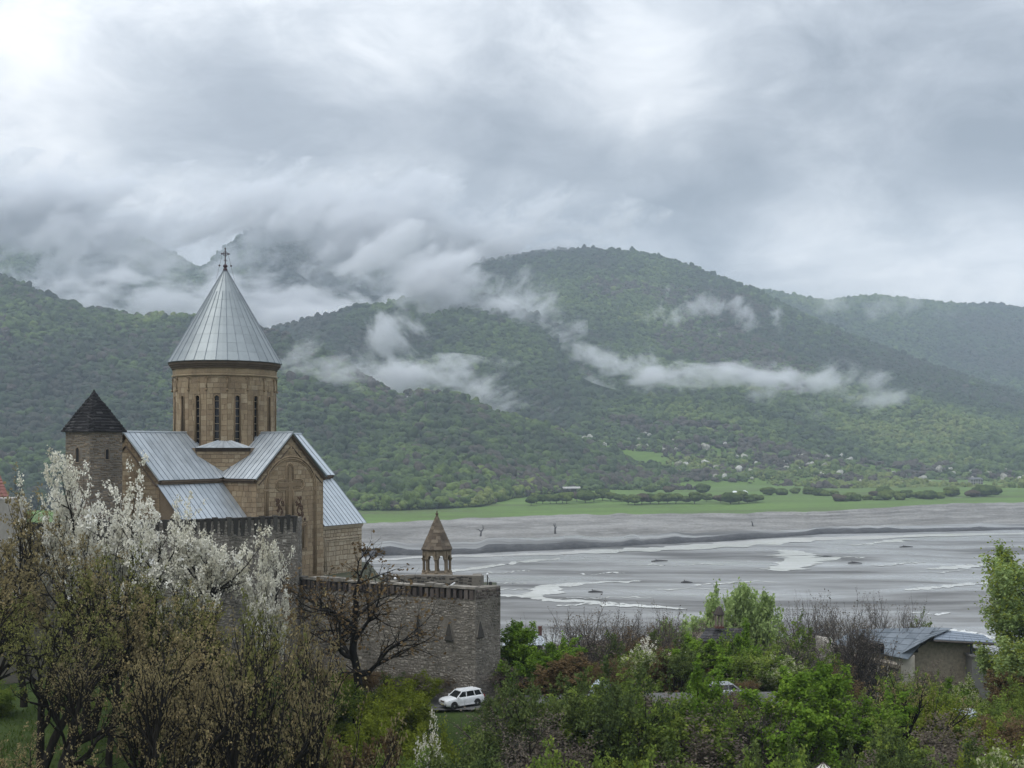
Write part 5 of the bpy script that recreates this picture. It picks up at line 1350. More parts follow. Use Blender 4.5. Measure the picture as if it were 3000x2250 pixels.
# lamp mast, floodlight and round lamp on the wall
M_WHITE = material('white_paint', color=(0.78, 0.79, 0.8), rough=.5)
M_BLACK = material('black_metal', color=(0.02, 0.02, 0.022), rough=.5)
pl = at(1428, 1305, 101.5); mast = empty('lamp_mast', (pl.x, pl.y, 46.9)); tag(mast, 'thin black lamp mast with spotlight on the corner of the fortress wall', 'lamp')
m = MB(); m.tube([(0, 0, 0), (0, 0, 1.75)], .045, 6); m.build('pole', M_BLACK, mast)
m = MB(); m.lathe([(.03, 1.74), (.09, 1.8), (.09, 1.9), (.03, 1.95)], 8); m.build('lamp_head', M_WHITE, mast)
m = MB(); m.tube([(0, 0, 1.7), (.25, 0, 1.2), (.25, 0, 1.12)], .012, 4); m.build('cable', M_BLACK, mast)
m = MB(); m.box((.27, 0, 1.02), (.26, .16, .28)); m.box((.27, -.085, 1.02), (.2, .02, .2)); m.build('spotlight', M_BLACK, mast)
pf = at(1325, 1714, 102.2); fl = empty('floodlight', pf); tag(fl, 'white tube floodlight lying on the parapet coping', 'floodlight')
m = MB(); m.tube([(-.22, 0, -.12), (.24, 0, .22)], .065, 6); m.build('tube_housing', M_WHITE, fl)
m = MB(); m.box((-.24, 0, -.14), (.12, .12, .1)); m.box((-.1, 0, -.12), (.06, .06, .16)); m.build('bracket', M_BLACK, fl)
pf = at(1158, 1695, 106.0); rl = empty('round_lamp', pf); tag(rl, 'round white lamp above the wall beside the belfry', 'lamp')
m = MB(); m.lathe([(.03, -.13), (.11, -.09), (.14, 0), (.11, .09), (.03, .13)], 10); m.build('globe', M_WHITE, rl, smooth=True)
m = MB(); m.tube([(0, 0, -.12), (0, 0, -1.0)], .03, 6); m.build('stem', M_BLACK, rl)
# ================================================================== road and cars below the wall
def _asph(t, b):
    n = t.noise(t.pos(), 3.0, 5, .65); t.put(b.inputs['Base Color'], t.ramp(n, [(0.35, (0.075, 0.075, 0.074)), (0.65, (0.14, 0.138, 0.132))])); t.put(b.inputs['Normal'], t.bump(n, .4, .03))
M_ASPH = material('worn_asphalt', _asph, rough=.9)
rx = np.linspace(-9, 26, 60); ry = np.linspace(-3.6, 1.6, 8)
RX, RY = np.meshgrid(rx, ry); RYY = RY + 99.6 + 1.5 * np.sin(RX / 18)
tag(link('road', grid_mesh('road', RX, RYY, ground_z(RX, RYY) * 0 + 38.22 + 0 * RX), M_ASPH), kind='structure')

M_CARWHITE = material('white_car_paint', lambda t, b: t.put(b.inputs['Base Color'], t.ramp(t.noise(t.objco(), 3, 3, .6), [(0.4, (0.74, 0.76, 0.77)), (0.6, (0.80, 0.81, 0.82))])), rough=.25, spec=.5)
M_CARSILVER = material('silver_car_paint', color=(0.42, 0.44, 0.46), rough=.28, metal=.5)
M_CARBLUE = material('pale_blue_car_paint', color=(0.50, 0.57, 0.62), rough=.28, metal=.2)
M_CARGLASS = material('car_glass', color=(0.015, 0.018, 0.02), rough=.06, spec=.6)
M_TYRE = material('tyre_rubber', color=(0.018, 0.018, 0.019), rough=.8)
M_RIM = material('alloy_rim', color=(0.38, 0.38, 0.39), rough=.35, metal=.7)
M_LAMPG = material('headlamp_glass', color=(0.35, 0.38, 0.42), rough=.1, spec=.7)
M_GRILL = material('grille_metal', color=(0.16, 0.12, 0.10), rough=.4, metal=.4)
M_PLATE = material('number_plate', color=(0.45, 0.42, 0.25), rough=.6)
M_REDLAMP = material('tail_lamp', color=(0.30, 0.02, 0.02), rough=.2)
def car_meshes(paint):
    """front towards -x. length 4.45, width 1.74, height 1.6"""
    P = {}
    sec = [(-2.22, .42, .66, .70), (-2.16, .30, .86, .80), (-1.75, .24, .98, .855), (-1.0, .22, 1.04, .87), (0, .22, 1.05, .87), (1.2, .22, 1.06, .87), (1.95, .24, 1.06, .86), (2.18, .32, 1.0, .82), (2.23, .42, .9, .78)]
    m = MB(); n = 12
    for x, zb_, zt, hw in sec:
        prof = [(-hw * .93, zb_), (-hw, zb_ + .16), (-hw, zb_ + (zt - zb_) * .55), (-hw * .97, zt - .10), (-hw * .90, zt), (-hw * .4, zt + .025), (hw * .4, zt + .025), (hw * .90, zt), (hw * .97, zt - .10), (hw, zb_ + (zt - zb_) * .55), (hw, zb_ + .16), (hw * .93, zb_)]
        m.v += [(x, y, z) for y, z in prof]
    for i in range(len(sec) - 1):
        for k in range(n):
            k2 = (k + 1) % n; m.f.append((i * n + k, i * n + k2, (i + 1) * n + k2, (i + 1) * n + k))
    m.f.append(tuple(range(n))); m.f.append(tuple(reversed(range((len(sec) - 1) * n, len(sec) * n))))
    P['body'] = (m.mesh('body', True), paint)
    # cabin: pillars and roof in paint, glass let in
    lo, hi = 1.03, 1.56
    b4 = [(-1.05, .78), (2.02, .78)]; t4 = [(-.38, .62), (1.72, .62)]
    m = MB()
    m.box((.67, 0, hi + .01), (2.15, 1.22, .06))
    for sy in (-1, 1):
        for (bx, tx) in ((-1.02, -.36), (.10, .14), (1.12, 1.02), (1.98, 1.70)):
            m.tube([(bx, sy * .785, lo), (tx, sy * .625, hi)], .055, 5)
        m.tube([(-.42, sy * .62, hi + .01), (1.75, sy * .62, hi + .01)], .05, 5); m.tube([(-.25, sy * .55, hi + .09), (1.6, sy * .55, hi + .09)], .022, 5)
    m.tube([(1.95, -.6, 1.53), (1.95, .6, 1.53)], .05, 5)
    P['cabin_frame'] = (m.mesh('cabin_frame'), paint)
    m = MB(); g = [(-1.04, -.76, lo), (2.0, -.76, lo), (2.0, .76, lo), (-1.04, .76, lo), (-.39, -.60, hi), (1.72, -.60, hi), (1.72, .60, hi), (-.39, .60, hi)]
    m.hexa(g); P['windows'] = (m.mesh('windows'), M_CARGLASS)
    m = MB(); m.box((-2.19, 0, .74), (.10, .62, .14)); P['grille'] = (m.mesh('grille'), M_GRILL)
    m = MB(); m.box((-2.23, 0, .46), (.06, .54, .13)); P['number_plate'] = (m.mesh('number_plate'), M_PLATE)
    m = MB(); m.box((-2.16, 0, .36), (.12, 1.30, .10)); P['bumper_vent'] = (m.mesh('bumper_vent'), M_TYRE)
    return P
def make_car(label, loc, rz, paint, group='cars by the fortress wall'):
    car = empty('parked_car', loc, rz); tag(car, label, 'car', group); car.scale = (.84, .84, .84)
    for k, (me, mt) in car_meshes(paint).items(): link(k, me, mt, car)
    for sy in (-1, 1):
        m = MB(); m.hexa([(-2.20, sy * .34, .68), (-2.20, sy * .68, .68), (-1.96, sy * .80, .70), (-1.96, sy * .36, .70), (-2.15, sy * .34, .86), (-2.13, sy * .68, .86), (-1.90, sy * .82, .88), (-1.90, sy * .36, .88)]); m.build('headlight', M_LAMPG, car)
        m = MB(); m.lathe([(.08, -.03), (.08, .03)], 8); o = m.build('fog_lamp', M_TYRE, car); o.location = (-2.19, sy * .62, .46); o.rotation_euler = (0, R(90), 0)
        m = MB(); m.box((2.19, sy * .72, .9), (.1, .16, .3)); m.build('tail_light', M_REDLAMP, car)
        m = MB(); m.box((-.86, sy * .93, 1.09), (.14, .2, .14)); m.tube([(-.84, sy * .8, 1.05), (-.84, sy * .93, 1.06)], .03, 5); m.build('wing_mirror', paint, car)
        m = MB(); m.box((.3, sy * .876, .33), (2.2, .05, .14)); m.build('side_skirt', paint, car)
        m = MB(); m.tube([(-.05, sy * .885, .85), (.12, sy * .885, .85)], .02, 5); m.tube([(.95, sy * .885, .86), (1.12, sy * .885, .86)], .02, 5); m.build('door_handle', paint, car)
        for x in (-1.38, 1.32):
            m = MB(); m.lathe([(.40, -.02), (.40, .02)], 18); a = m.build('wheel_arch', M_TYRE, car); a.location = (x, sy * .868, .36); a.rotation_euler = (R(90), 0, 0)
            w = empty('wheel'); w.parent = car; w.location = (x, sy * .80, .32); w.rotation_euler = (R(90), 0, 0)
            m = MB(); m.lathe([(.20, -.11), (.30, -.11), (.325, -.07), (.325, .07), (.30, .11), (.20, .11)], 18); m.build('tyre', M_TYRE, w)
            m = MB(); m.lathe([(.05, -.115), (.205, -.10), (.205, .10), (.05, .115)], 18)
            m.build('rim', M_RIM, w)
    return car
cp = at(1352, 2062, 97.0); make_car('white estate car with grille facing left on the road below the wall', (cp.x, 97.0, 38.225), R(35), M_CARWHITE)
cp = at(1757, 2045, 99.5); make_car('pale car glimpsed between two green trees beyond the road', (cp.x, 99.6, 38.225), R(75), M_CARBLUE)
cp = at(2120, 2035, 101.5); make_car('silver car half hidden by bare brush near the metal frame', (cp.x, 99.8, 38.225), R(190), M_CARSILVER)

# ================================================================== metal frame of a shelter
M_GREENSTEEL = material('dark_green_steel', color=(0.022, 0.032, 0.030), rough=.6, metal=.3)
M_PALESTEEL = material('pale_steel', color=(0.32, 0.36, 0.35), rough=.5, metal=.3)
fr_ = empty('shelter_frame', at(2135, 2010, 106)); fr_.location.z = 37.4; tag(fr_, 'dark steel frame of an unfinished shelter among the trees', 'frame')
pz = lambda py: ZC - (py - HY) / FPX * 106 - 37.4
px_ = lambda px: (px - 2135) / FPX * 106
for x in (2129, 2145, 2162): m = MB(); m.tube([(px_(x), 0, 0), (px_(x), 0, pz(1930 if x == 2129 else 1942 if x == 2145 else 1960))], .06, 6); m.build('post', M_GREENSTEEL, fr_)
for a, b_ in (((2086, 1934), (2129, 1930)), ((2104, 1970), (2176, 1963))): m = MB(); m.tube([(px_(a[0]), 0.05, pz(a[1])), (px_(b_[0]), 0.05, pz(b_[1]))], .065, 6); m.build('rail', M_GREENSTEEL, fr_)
m = MB(); m.tube([(px_(2128), -.05, pz(1929)), (px_(2178), -.05, pz(1964))], .07, 6); m.build('sloping_rail', M_PALESTEEL, fr_)
for x in (2086, 2100): m = MB(); m.tube([(px_(x), .4, 0), (px_(x), .4, pz(1934))], .05, 6); m.build('post', M_GREENSTEEL, fr_)

# ================================================================== houses
def plain(name, c0, c1, sc=1.0, rough=.9):
    def fn(t, b):
        n = t.noise(t.pos(), sc, 5, .65); t.put(b.inputs['Base Color'], t.ramp(n, [(0.32, c0), (0.68, c1)])); t.put(b.inputs['Normal'], t.bump(n, .3, .04))
    return material(name, fn, rough=rough)
M_CREAM = plain('cream_plaster', (0.36, 0.33, 0.28), (0.50, 0.47, 0.42)); M_HSTONE = plain('house_stone', (0.17, 0.145, 0.11), (0.30, 0.26, 0.20), 2.5)
M_GREYBLK = plain('grey_block', (0.115, 0.112, 0.105), (0.17, 0.165, 0.155), 1.5)
def _tile(t, b):
    n = t.noise(t.pos(), 1.2, 5, .65); rnd = t.node('ShaderNodeObjectInfo').outputs['Random']
    t.put(b.inputs['Base Color'], t.ramp(t.math('ADD', t.math('MULTIPLY', n, .7), t.math('MULTIPLY', rnd, .3)), [(0.3, (0.085, 0.105, 0.125)), (0.7, (0.17, 0.195, 0.22))]))
M_BLUETILE = material('blue_grey_roofing', _tile, rough=.55, spec=.4)
M_BLUESHEET = material('blue_sheet_roof', lambda t, b: t.put(b.inputs['Base Color'], t.ramp(t.noise(t.pos(), .8, 4, .6), [(0.3, (0.15, 0.18, 0.225)), (0.7, (0.21, 0.245, 0.295))])), rough=.45, metal=.2)
M_TRIM = material('white_trim', color=(0.62, 0.63, 0.62), rough=.6)
M_DKWOOD = plain('dark_wood', (0.03, 0.025, 0.022), (0.075, 0.06, 0.05), 4)
M_RUSTPIPE = material('rust_brown_paint', color=(0.10, 0.035, 0.025), rough=.6)
M_RAIL = material('green_rail', color=(0.20, 0.27, 0.25), rough=.5, metal=.3)

# the big house with terrace at the lower right; built from photo columns at its own depth
YH = 140.0
hp = lambda px, py, dy=0.0: at(px, py, YH + dy)
house = empty('terraced_house', hp(2600, 2090)); hb = house.location.copy(); tag(house, 'large stone house with blue grey roofs and a railed terrace at right', 'house')
def H(px, py, dy=0.0): return hp(px, py, dy) - hb
def hexp(m, pts_front, depth):
    """front polygon pushed back by depth metres"""
    m.prism(pts_front, (0, depth, 0)); return m
m = MB(); hexp(m, [H(2440, 2100), H(2680, 2140), H(2680, 1920), H(2660, 1930), H(2440, 1893)], 8); m.build('plastered_wall', M_CREAM, house)
m = MB(); hexp(m, [H(2500, 2110, -3), H(2640, 2130, -3), H(2640, 1950, -3), H(2500, 1925, -3)], 3.2); m.build('porch_wall', M_HSTONE, house)
m = MB(); hexp(m, [H(2532, 2110, -3.05), H(2572, 2116, -3.05), H(2572, 1952, -3.05), H(2532, 1945, -3.05)], .4); m.build('porch_opening', M_DARKIN, house)
for x in (2536, 2572, 2600): m = MB(); m.tube([H(x, 2115, -3.3), H(x, 1950, -3.3)], .12, 6); m.build('porch_pillar', M_CREAM, house)
m = MB(); m.tube([H(2510, 2110, -3.5), H(2510, 1917, -3.5)], .16, 8); m.build('downpipe', M_RUSTPIPE, house)
m = MB(); m.tube([H(2521, 2110, -3.5), H(2521, 1920, -3.5)], .09, 8); m.build('downpipe', M_BLUESHEET, house)
m = MB(); hexp(m, [H(2492, 1922, -3.4), H(2640, 1950, -3.4), H(2640, 1962, -3.4), H(2492, 1930, -3.4)], 3); m.build('porch_slab', M_HSTONE, house)
m = MB(); hexp(m, [H(2670, 2130, 2), H(2850, 2140, 2), H(2850, 1885, 2), H(2720, 1880, 2), H(2670, 1915, 2)], 8); m.build('stone_wall', M_HSTONE, house)
m = MB(); hexp(m, [H(2673, 1902, 1.9), H(2690, 1902, 1.9), H(2690, 1912, 1.9), H(2673, 1912, 1.9)], .3); m.build('window', M_DARKIN, house)
def roof_rows(name, a, b_, c, d_, rows, cols, mat, parent, th=.08):
    """roof quad a-b (eave) c-d (ridge) built from overlapping sheets"""
    r = empty(name); r.parent = parent
    for i in range(rows):
        for j in range(cols):
            f0, f1, g0, g1 = i / rows, (i + 1) / rows, j / cols + .002, (j + 1) / cols - .002
            e = lambda f, g: (a.lerp(b_, g)).lerp(d_.lerp(c, g), f)
            q = [e(f0, g0), e(f0, g1), e(f1, g1), e(f1, g0)]; lift = [.05, .05, 0, 0]
            m = MB(); m.hexa([p + Z3 * l for p, l in zip(q, lift)] + [p + Z3 * (l + th) for p, l in zip(q, lift)]); m.build('roof_sheet', mat, r)
    return r
roof_rows('main_roof', H(2434, 1888, -.8), H(2660, 1934, -.8), H(2740, 1840, 6), H(2505, 1845, 6), 5, 8, M_BLUETILE, house)
roof_rows('upper_roof', H(2640, 1918, 0), H(2730, 1868, 0), H(2790, 1842, 8), H(2690, 1838, 8), 4, 6, M_BLUETILE, house)
roof_rows('terrace_roof', H(2735, 1876, 0.5), H(2918, 1886, 0.5), H(2880, 1862, 8), H(2755, 1846, 8), 4, 8, M_BLUESHEET, house, .12)
m = MB(); m.tube([H(2735, 1878, .45), H(2918, 1888, .45)], .14, 4); m.build('fascia', M_DKWOOD, house)
for x in (2845, 2882): m = MB(); m.tube([H(x, 1888, 1.2), H(x, 1926, 1.2)], .13, 6); m.build('terrace_post', M_GREENSTEEL, house)
m = MB(); hexp(m, [H(2848, 2140), H(2954, 2140), H(2954, 1934), H(2908, 1934), H(2908, 1926), H(2848, 1926)], 9); m.build('terrace_wall', M_GREYBLK, house)
m = MB(); hexp(m, [H(2845, 1926, -.15), H(2908, 1926, -.15), H(2908, 1921, -.15), H(2845, 1921, -.15)], 9); m.build('terrace_slab', M_GREYBLK, house)
m = MB(); hexp(m, [H(2908, 1934, -.15), H(2958, 1934, -.15), H(2958, 1929, -.15), H(2908, 1927, -.15)], 3); m.build('step_slab', M_TRIM, house)
rl_ = empty('railing'); rl_.parent = house
for k in range(5): m = MB(); m.tube([H(2846, 1893 + k * 6, 3), H(2885, 1893 + k * 6, 3), H(2948, 1908 + k * 5, .1)], .035, 5); m.build('rail', M_RAIL, rl_)
for x, y0, y1, dy in ((2850, 1892, 1922, 3), (2885, 1892, 1922, 3), (2912, 1899, 1926, 1.8), (2932, 1903, 1930, 1), (2948, 1906, 1931, .1)): m = MB(); m.tube([H(x, y0, dy), H(x, y1, dy)], .04, 5); m.build('rail_post', M_RAIL, rl_)
m = MB(); m.box(H(2863, 1917, .6), (.38, .3, .45)); m.box(H(2863, 1911, .6), (.42, .34, .06)); m.build('planter', M_TRIM, house)
dm = empty('dormer'); dm.parent = house
m = MB(); hexp(m, [H(2508, 1908, -.9), H(2540, 1912, -.9), H(2540, 1876, -.9), H(2524, 1857, -.9), H(2508, 1876, -.9)], 3); m.build('dormer_wall', M_DKWOOD, dm)
m = MB(); hexp(m, [H(2516, 1908, -.95), H(2539, 1911, -.95), H(2539, 1880, -.95), H(2516, 1880, -.95)], .1); m.build('pane', M_GLASS, dm)
for x in (2507, 2543): m = MB(); m.tube([H(x, 1911, -1), H(x, 1886, -1)], .07, 4); m.build('corner_board', M_TRIM, dm)
for x in (2504, 2546): m = MB(); a_, b_ = H(2525, 1854, -1.2), H(x, 1880, -1.2); m.hexa([a_, b_, b_ + Vector((0, 3, 0)), a_ + Vector((0, 3, 0))] + [p + Z3 * .1 for p in (a_, b_, b_ + Vector((0, 3, 0)), a_ + Vector((0, 3, 0)))]); m.build('dormer_roof', M_BLUETILE, dm)
m = MB(); hexp(m, [H(2543, 1910, -.85), H(2590, 1915, -.85), H(2590, 1886, -.85), H(2543, 1884, -.85)], 2); m.build('side_dormer', M_GLASS, dm)
m = MB(); m.box(H(2458, 1862, 3), (.45, .45, 1.3)); m.build('chimney', M_GREYBLK, house)
m = MB(); hexp(m, [H(2444, 1897, -.05), H(2457, 1899, -.05), H(2457, 1925, -.05), H(2444, 1922, -.05)], .2); m.build('shutter', M_DKWOOD, house)

# small gazebo beyond
gz = empty('gazebo', at(2397, 1905, 160)); tag(gz, 'small dark wooden gazebo with pointed roof behind the tall bare trees', 'gazebo')
for k in range(4):
    a = k * math.pi / 2 + .4; m = MB(); m.tube([(1.0 * math.cos(a), 1.0 * math.sin(a), -1), (1.0 * math.cos(a), 1.0 * math.sin(a), 2.0)], .09, 6); m.build('post', M_DKWOOD, gz)
m = MB(); m.lathe([(1.45, 2.0), (.1, 3.1)], 4, rot=.4); m.build('roof', M_BLUETILE, gz)
for k in range(12):
    a = k * math.pi / 6 + .2; m = MB(); m.box((1.0 * math.cos(a), 1.0 * math.sin(a), .6), (.08, .08, 2.4)); m.build('slat', M_DKWOOD, gz)

# cottage with the turret chimney
ch = empty('stone_cottage', at(2110, 1960, 135)); cb = ch.location.copy(); tag(ch, 'dark roofed cottage with a turret chimney sunk among the trees', 'house')
def C_(px, py, dy=0.0): return at(px, py, 135 + dy) - cb
m = MB(); m.prism([C_(2050, 1990), C_(2190, 1990), C_(2190, 1875), C_(2050, 1875)], (0, 6, 0)); m.build('wall', M_HSTONE, ch)
roof_rows('roof', C_(2040, 1882, -.6), C_(2198, 1880, -.6), C_(2175, 1842, 3), C_(2070, 1842, 3), 5, 8, M_SLATE, ch)
for o in bpy.data.objects:
    if o.type == 'MESH' and o.name.startswith('roof_sheet') and o.data.materials and o.data.materials[0] == M_SLATE: set_tone(o.data, sr.random())
tur = empty('turret_chimney'); tur.parent = ch; tur.location = C_(2107, 1834, 2.0)
m = MB(); m.box((0, 0, -.1), (1.0, 1.0, .25)); m.build('base', M_RUSTPIPE, tur)
for sx in (-1, 0, 1):
    for sy in (-1, 1): m = MB(); m.box((sx * .38, sy * .38, .68), (.14, .14, 1.35)); m.build('pillar', M_HSTONE, tur)
m = MB(); m.lathe([(.3, 1.35), (.62, 1.3), (.66, 1.42), (.5, 1.75), (.42, 1.9), (.26, 2.2), (.08, 2.35)], 10); m.build('cap', M_DKWOOD, tur)

# metal roofed shed behind the wall corner, reddish tiled roof at the left edge, turquoise shed, marquee tip
sh_ = empty('metal_shed', at(1530, 1930, 150)); b0 = sh_.location.copy(); tag(sh_, 'low shed with pale metal roof right of the fortress corner', 'shed')
S_ = lambda px, py, dy=0.0: at(px, py, 150 + dy) - b0
m = MB(); m.prism([S_(1478, 1960), S_(1590, 1960), S_(1590, 1893), S_(1478, 1893)], (0, 6, 0)); m.build('wall', M_GREYBLK, sh_)
roof_rows('roof', S_(1470, 1896, -.5), S_(1600, 1892, -.5), S_(1588, 1864, 5), S_(1490, 1868, 5), 2, 8, M_TIN, sh_)
m = MB(); m.box(S_(1582, 1852, 6), (.5, .4, 1.6)); m.build('chimney', M_RUSTPIPE, sh_)
M_REDTILE = plain('red_tile', (0.12, 0.045, 0.038), (0.22, 0.10, 0.085), 5)
rt = empty('tiled_house', at(-30, 1500, 92)); b0r = rt.location.copy(); tag(rt, 'reddish tiled roof corner at the left edge of the picture', 'house')
T_ = lambda px, py, dy=0.0: at(px, py, 92 + dy) - b0r
m = MB(); m.prism([T_(-200, 1800), T_(0, 1800), T_(0, 1464), T_(-200, 1462)], (0, 5, 0)); m.build('wall', M_CREAM, rt)
roof_rows('roof', T_(-220, 1462, -.5), T_(26, 1458, -.5), T_(-4, 1384, 3), T_(-200, 1384, 3), 8, 14, M_REDTILE, rt)
M_TURQ = plain('turquoise_paint', (0.20, 0.30, 0.29), (0.33, 0.42, 0.40), 2)
tq = empty('turquoise_shed', at(2830, 2170, 105)); b0t = tq.location.copy(); tag(tq, 'pale turquoise shed half hidden behind shrubs at lower right', 'shed')
Q_ = lambda px, py, dy=0.0: at(px, py, 105 + dy) - b0t
for k in range(9): m = MB(); x0 = 2760 + k * 15; m.prism([Q_(x0, 2200), Q_(x0 + 14.4, 2200), Q_(x0 + 14.4, 2112), Q_(x0, 2112)], (0, .08, 0)); m.build('plank', M_TURQ, tq)
m = MB(); m.prism([Q_(2762, 2200, .12), Q_(2892, 2200, .12), Q_(2892, 2114, .12), Q_(2762, 2114, .12)], (0, 3, 0)); m.build('wall', M_GREYBLK, tq)
m = MB(); m.prism([Q_(2750, 2112, -.3), Q_(2900, 2110, -.3), Q_(2900, 2104, -.3), Q_(2750, 2106, -.3)], (0, 4, 0)); m.build('roof', M_TIN, tq)
mq = empty('marquee', at(2412, 2275, 70)); tag(mq, 'tip of a white pointed canopy at the bottom edge', 'canopy')
M_CANVAS = plain('white_canvas', (0.5, 0.48, 0.43), (0.66, 0.63, 0.57), 2)
m = MB(); m.lathe([(1.6, -.6), (.75, .25), (.06, .82)], 8); m.build('canopy', M_CANVAS, mq)
for k in range(8): a = k * math.pi / 4; m = MB(); m.tube([(1.62 * math.cos(a), 1.62 * math.sin(a), -.58), (.77 * math.cos(a), .77 * math.sin(a), .27), (.06 * math.cos(a), .06 * math.sin(a), .84)], .025, 4); m.build('rib', M_DKWOOD, mq)
m = MB(); m.tube([(0, 0, .8), (0, 0, -3.5)], .05, 6); m.build('pole', M_DKWOOD, mq)

# ================================================================== far shore: houses, dead trees, logs
def far_house(px, py, Y, w, h, dp, roofm, wallm, label, storeys=1, nwin=3):
    o = empty('farmhouse', at(px, py, Y)); tag(o, label, 'house', 'far houses')
    m = MB(); m.box((0, dp / 2, h / 2 - 1), (w, dp, h + 2)); m.build('wall', wallm, o)
    m = MB(); m.prism([(-w / 2 - .6, -.8, h), (w / 2 + .6, -.8, h), (w / 2 + .6, dp + .8, h), (-w / 2 - .6, dp + .8, h)], (0, 0, .15))
    m.add([(-w / 2 - .6, -.8, h + .15), (w / 2 + .6, -.8, h + .15), (w / 2 + .6, dp + .8, h + .15), (-w / 2 - .6, dp + .8, h + .15), (-w / 2 + 1.5, dp / 2, h + 2.2), (w / 2 - 1.5, dp / 2, h + 2.2)], [(0, 1, 5, 4), (1, 2, 5), (2, 3, 4, 5), (3, 0, 4)])
    m.build('roof', roofm, o)
    for s in range(storeys):
        for k in range(nwin):
            x = -w / 2 + (k + .5) * w / nwin; m = MB(); m.box((x, -.02, h / storeys * (s + .5)), (w / nwin * .5, .25, h / storeys * .55)); m.build('window', M_DARKIN, o)
    return o
M_FWALL = plain('far_plaster', (0.22, 0.21, 0.20), (0.34, 0.33, 0.32), .3); M_FROOF = plain('far_roof', (0.09, 0.09, 0.10), (0.15, 0.15, 0.16), .3); M_FWHITE = plain('far_white_roof', (0.62, 0.64, 0.66), (0.75, 0.77, 0.78), .3)
far_house(2862, 1420, 1330, 14, 6.0, 8, M_FROOF, M_FWALL, 'two storey grey house on the far slope above the meadow', 2, 5)
far_house(2968, 1436, 1310, 12, 5.0, 8, M_FROOF, M_FWALL, 'grey house at the right edge beyond the meadow', 1, 4)
far_house(2154, 1452, 1180, 5.5, 2.6, 4, M_FWHITE, M_FWALL, 'left of two small white roofed sheds on the meadow', 1, 2)
far_house(2182, 1451, 1180, 5.5, 2.6, 4, M_FWHITE, M_FWALL, 'right of two small white roofed sheds on the meadow', 1, 2)
far_house(2812, 1476, 1060, 10, 3.4, 6, M_FWALL, M_FWALL, 'ruined grey stone building on top of the gravel bank', 1, 3)
far_house(2425, 1352, 1700, 11, 3.5, 6, M_FROOF, M_DKWOOD, 'dark barn among the blossoming orchards', 1, 3)
far_house(2450, 1360, 1650, 10, 3.2, 6, M_FROOF, M_DKWOOD, 'lower dark barn among the blossoming orchards', 1, 3)
M_DEAD = plain('dead_wood', (0.035, 0.031, 0.03), (0.075, 0.068, 0.064), 1)
def dead_tree(px, py, Y, segs, label):
    b0_ = at(px, py, Y); o = empty('dead_tree', b0_); tag(o, label, 'dead tree')
    for k, (nm, pts, r0) in enumerate(segs):
        m = MB(); P = [at(x, y, Y) - b0_ for x, y in pts]; m.tube(P, list(np.linspace(r0, r0 * .3, len(P))), 6); m.build(nm, M_DEAD, o)
dead_tree(1408, 1573, 725, [('trunk', [(1408, 1573), (1409, 1562), (1411, 1553)], .7), ('branch', [(1411, 1556), (1416, 1549), (1414, 1538)], .45), ('branch', [(1410, 1558), (1402, 1551), (1394, 1550)], .4)], 'forked dead tree on the gravel flat, left one')
dead_tree(1627, 1573, 735, [('trunk', [(1627, 1573), (1626, 1555), (1626, 1533)], .8), ('branch', [(1626, 1552), (1632, 1540)], .35), ('branch', [(1626, 1545), (1620, 1533)], .3)], 'upright dead trunk on the gravel flat')
dead_tree(2203, 1550, 800, [('trunk', [(2197, 1549), (2206, 1546), (2214, 1549)], 1.6), ('branch', [(2206, 1546), (2204, 1533), (2202, 1526)], .6), ('branch', [(2206, 1547), (2220, 1549)], .5)], 'dark uprooted stump below the gravel bank')
def log(px, py, L, label, seed):
    p = bed_point(px, py); r = random.Random(seed); o = empty('driftwood_log', (p.x, p.y, bed_height(p.x, p.y) + .2), r.uniform(-.3, .3)); tag(o, label, 'log')
    m = MB(); m.tube([(-L / 2, 0, 0), (-L * .1, .2, .3), (L / 2, -.2, .1)], [.25, .5, .2], 6); m.build('stem', M_DEAD, o)
    m = MB(); m.tube([(-L * .15, 0, .3), (-L * .25, .1, 1.2)], [.3, .1], 5); m.build('root', M_DEAD, o)
log(2505, 1652, 7, 'dark driftwood lying on the wet mud, right of the creek', 1)
log(1932, 1646, 9, 'long dark log on the mud left of the creek', 2)
log(2012, 1708, 5, 'short dark log on the mud above the willow', 3)
log(1745, 1735, 6, 'dark log beside the lower creek branch', 4)
log(2655, 1604, 8, 'dark log near the far water edge', 5)
# ================================================================== trees
def bark_mat(name, c0, c1):
    def fn(t, b):
        n = t.noise(t.mapping(t.objco(), scale=(1, 1, .3)), 30, 4, .65); t.put(b.inputs['Base Color'], t.ramp(n, [(0.3, c0), (0.7, c1)]))
    return material(name, fn, rough=.95, spec=.1)
def leaf_mat(name, stops, trans=0.35):
    m = bpy.data.materials.new(name); m.use_nodes = True; t = NT(m.node_tree)
    for n in list(t.n):
        if n.type == 'BSDF_PRINCIPLED': t.n.remove(n)
    tone = t.node('ShaderNodeAttribute', attribute_type='GEOMETRY', attribute_name='tone').outputs['Fac']
    rnd = t.node('ShaderNodeObjectInfo').outputs['Random']
    big = t.noise(t.objco(), 4.5, 2, .5)
    v = t.math('ADD', t.math('ADD', t.math('MULTIPLY', tone, .55), t.math('MULTIPLY', rnd, .18)), t.math('MULTIPLY', t.math('SUBTRACT', big, .40), 1.3))
    c = t.ramp(v, stops)
    d_ = t.node('ShaderNodeBsdfDiffuse'); t.put(d_.inputs[0], c)
    tr = t.node('ShaderNodeBsdfTranslucent'); t.put(tr.inputs[0], c)
    mx = t.node('ShaderNodeMixShader'); mx.inputs[0].default_value = trans
    t.l.new(d_.outputs[0], mx.inputs[1]); t.l.new(tr.outputs[0], mx.inputs[2]); t.l.new(mx.outputs[0], t.n['Material Output'].inputs['Surface'])
    return m
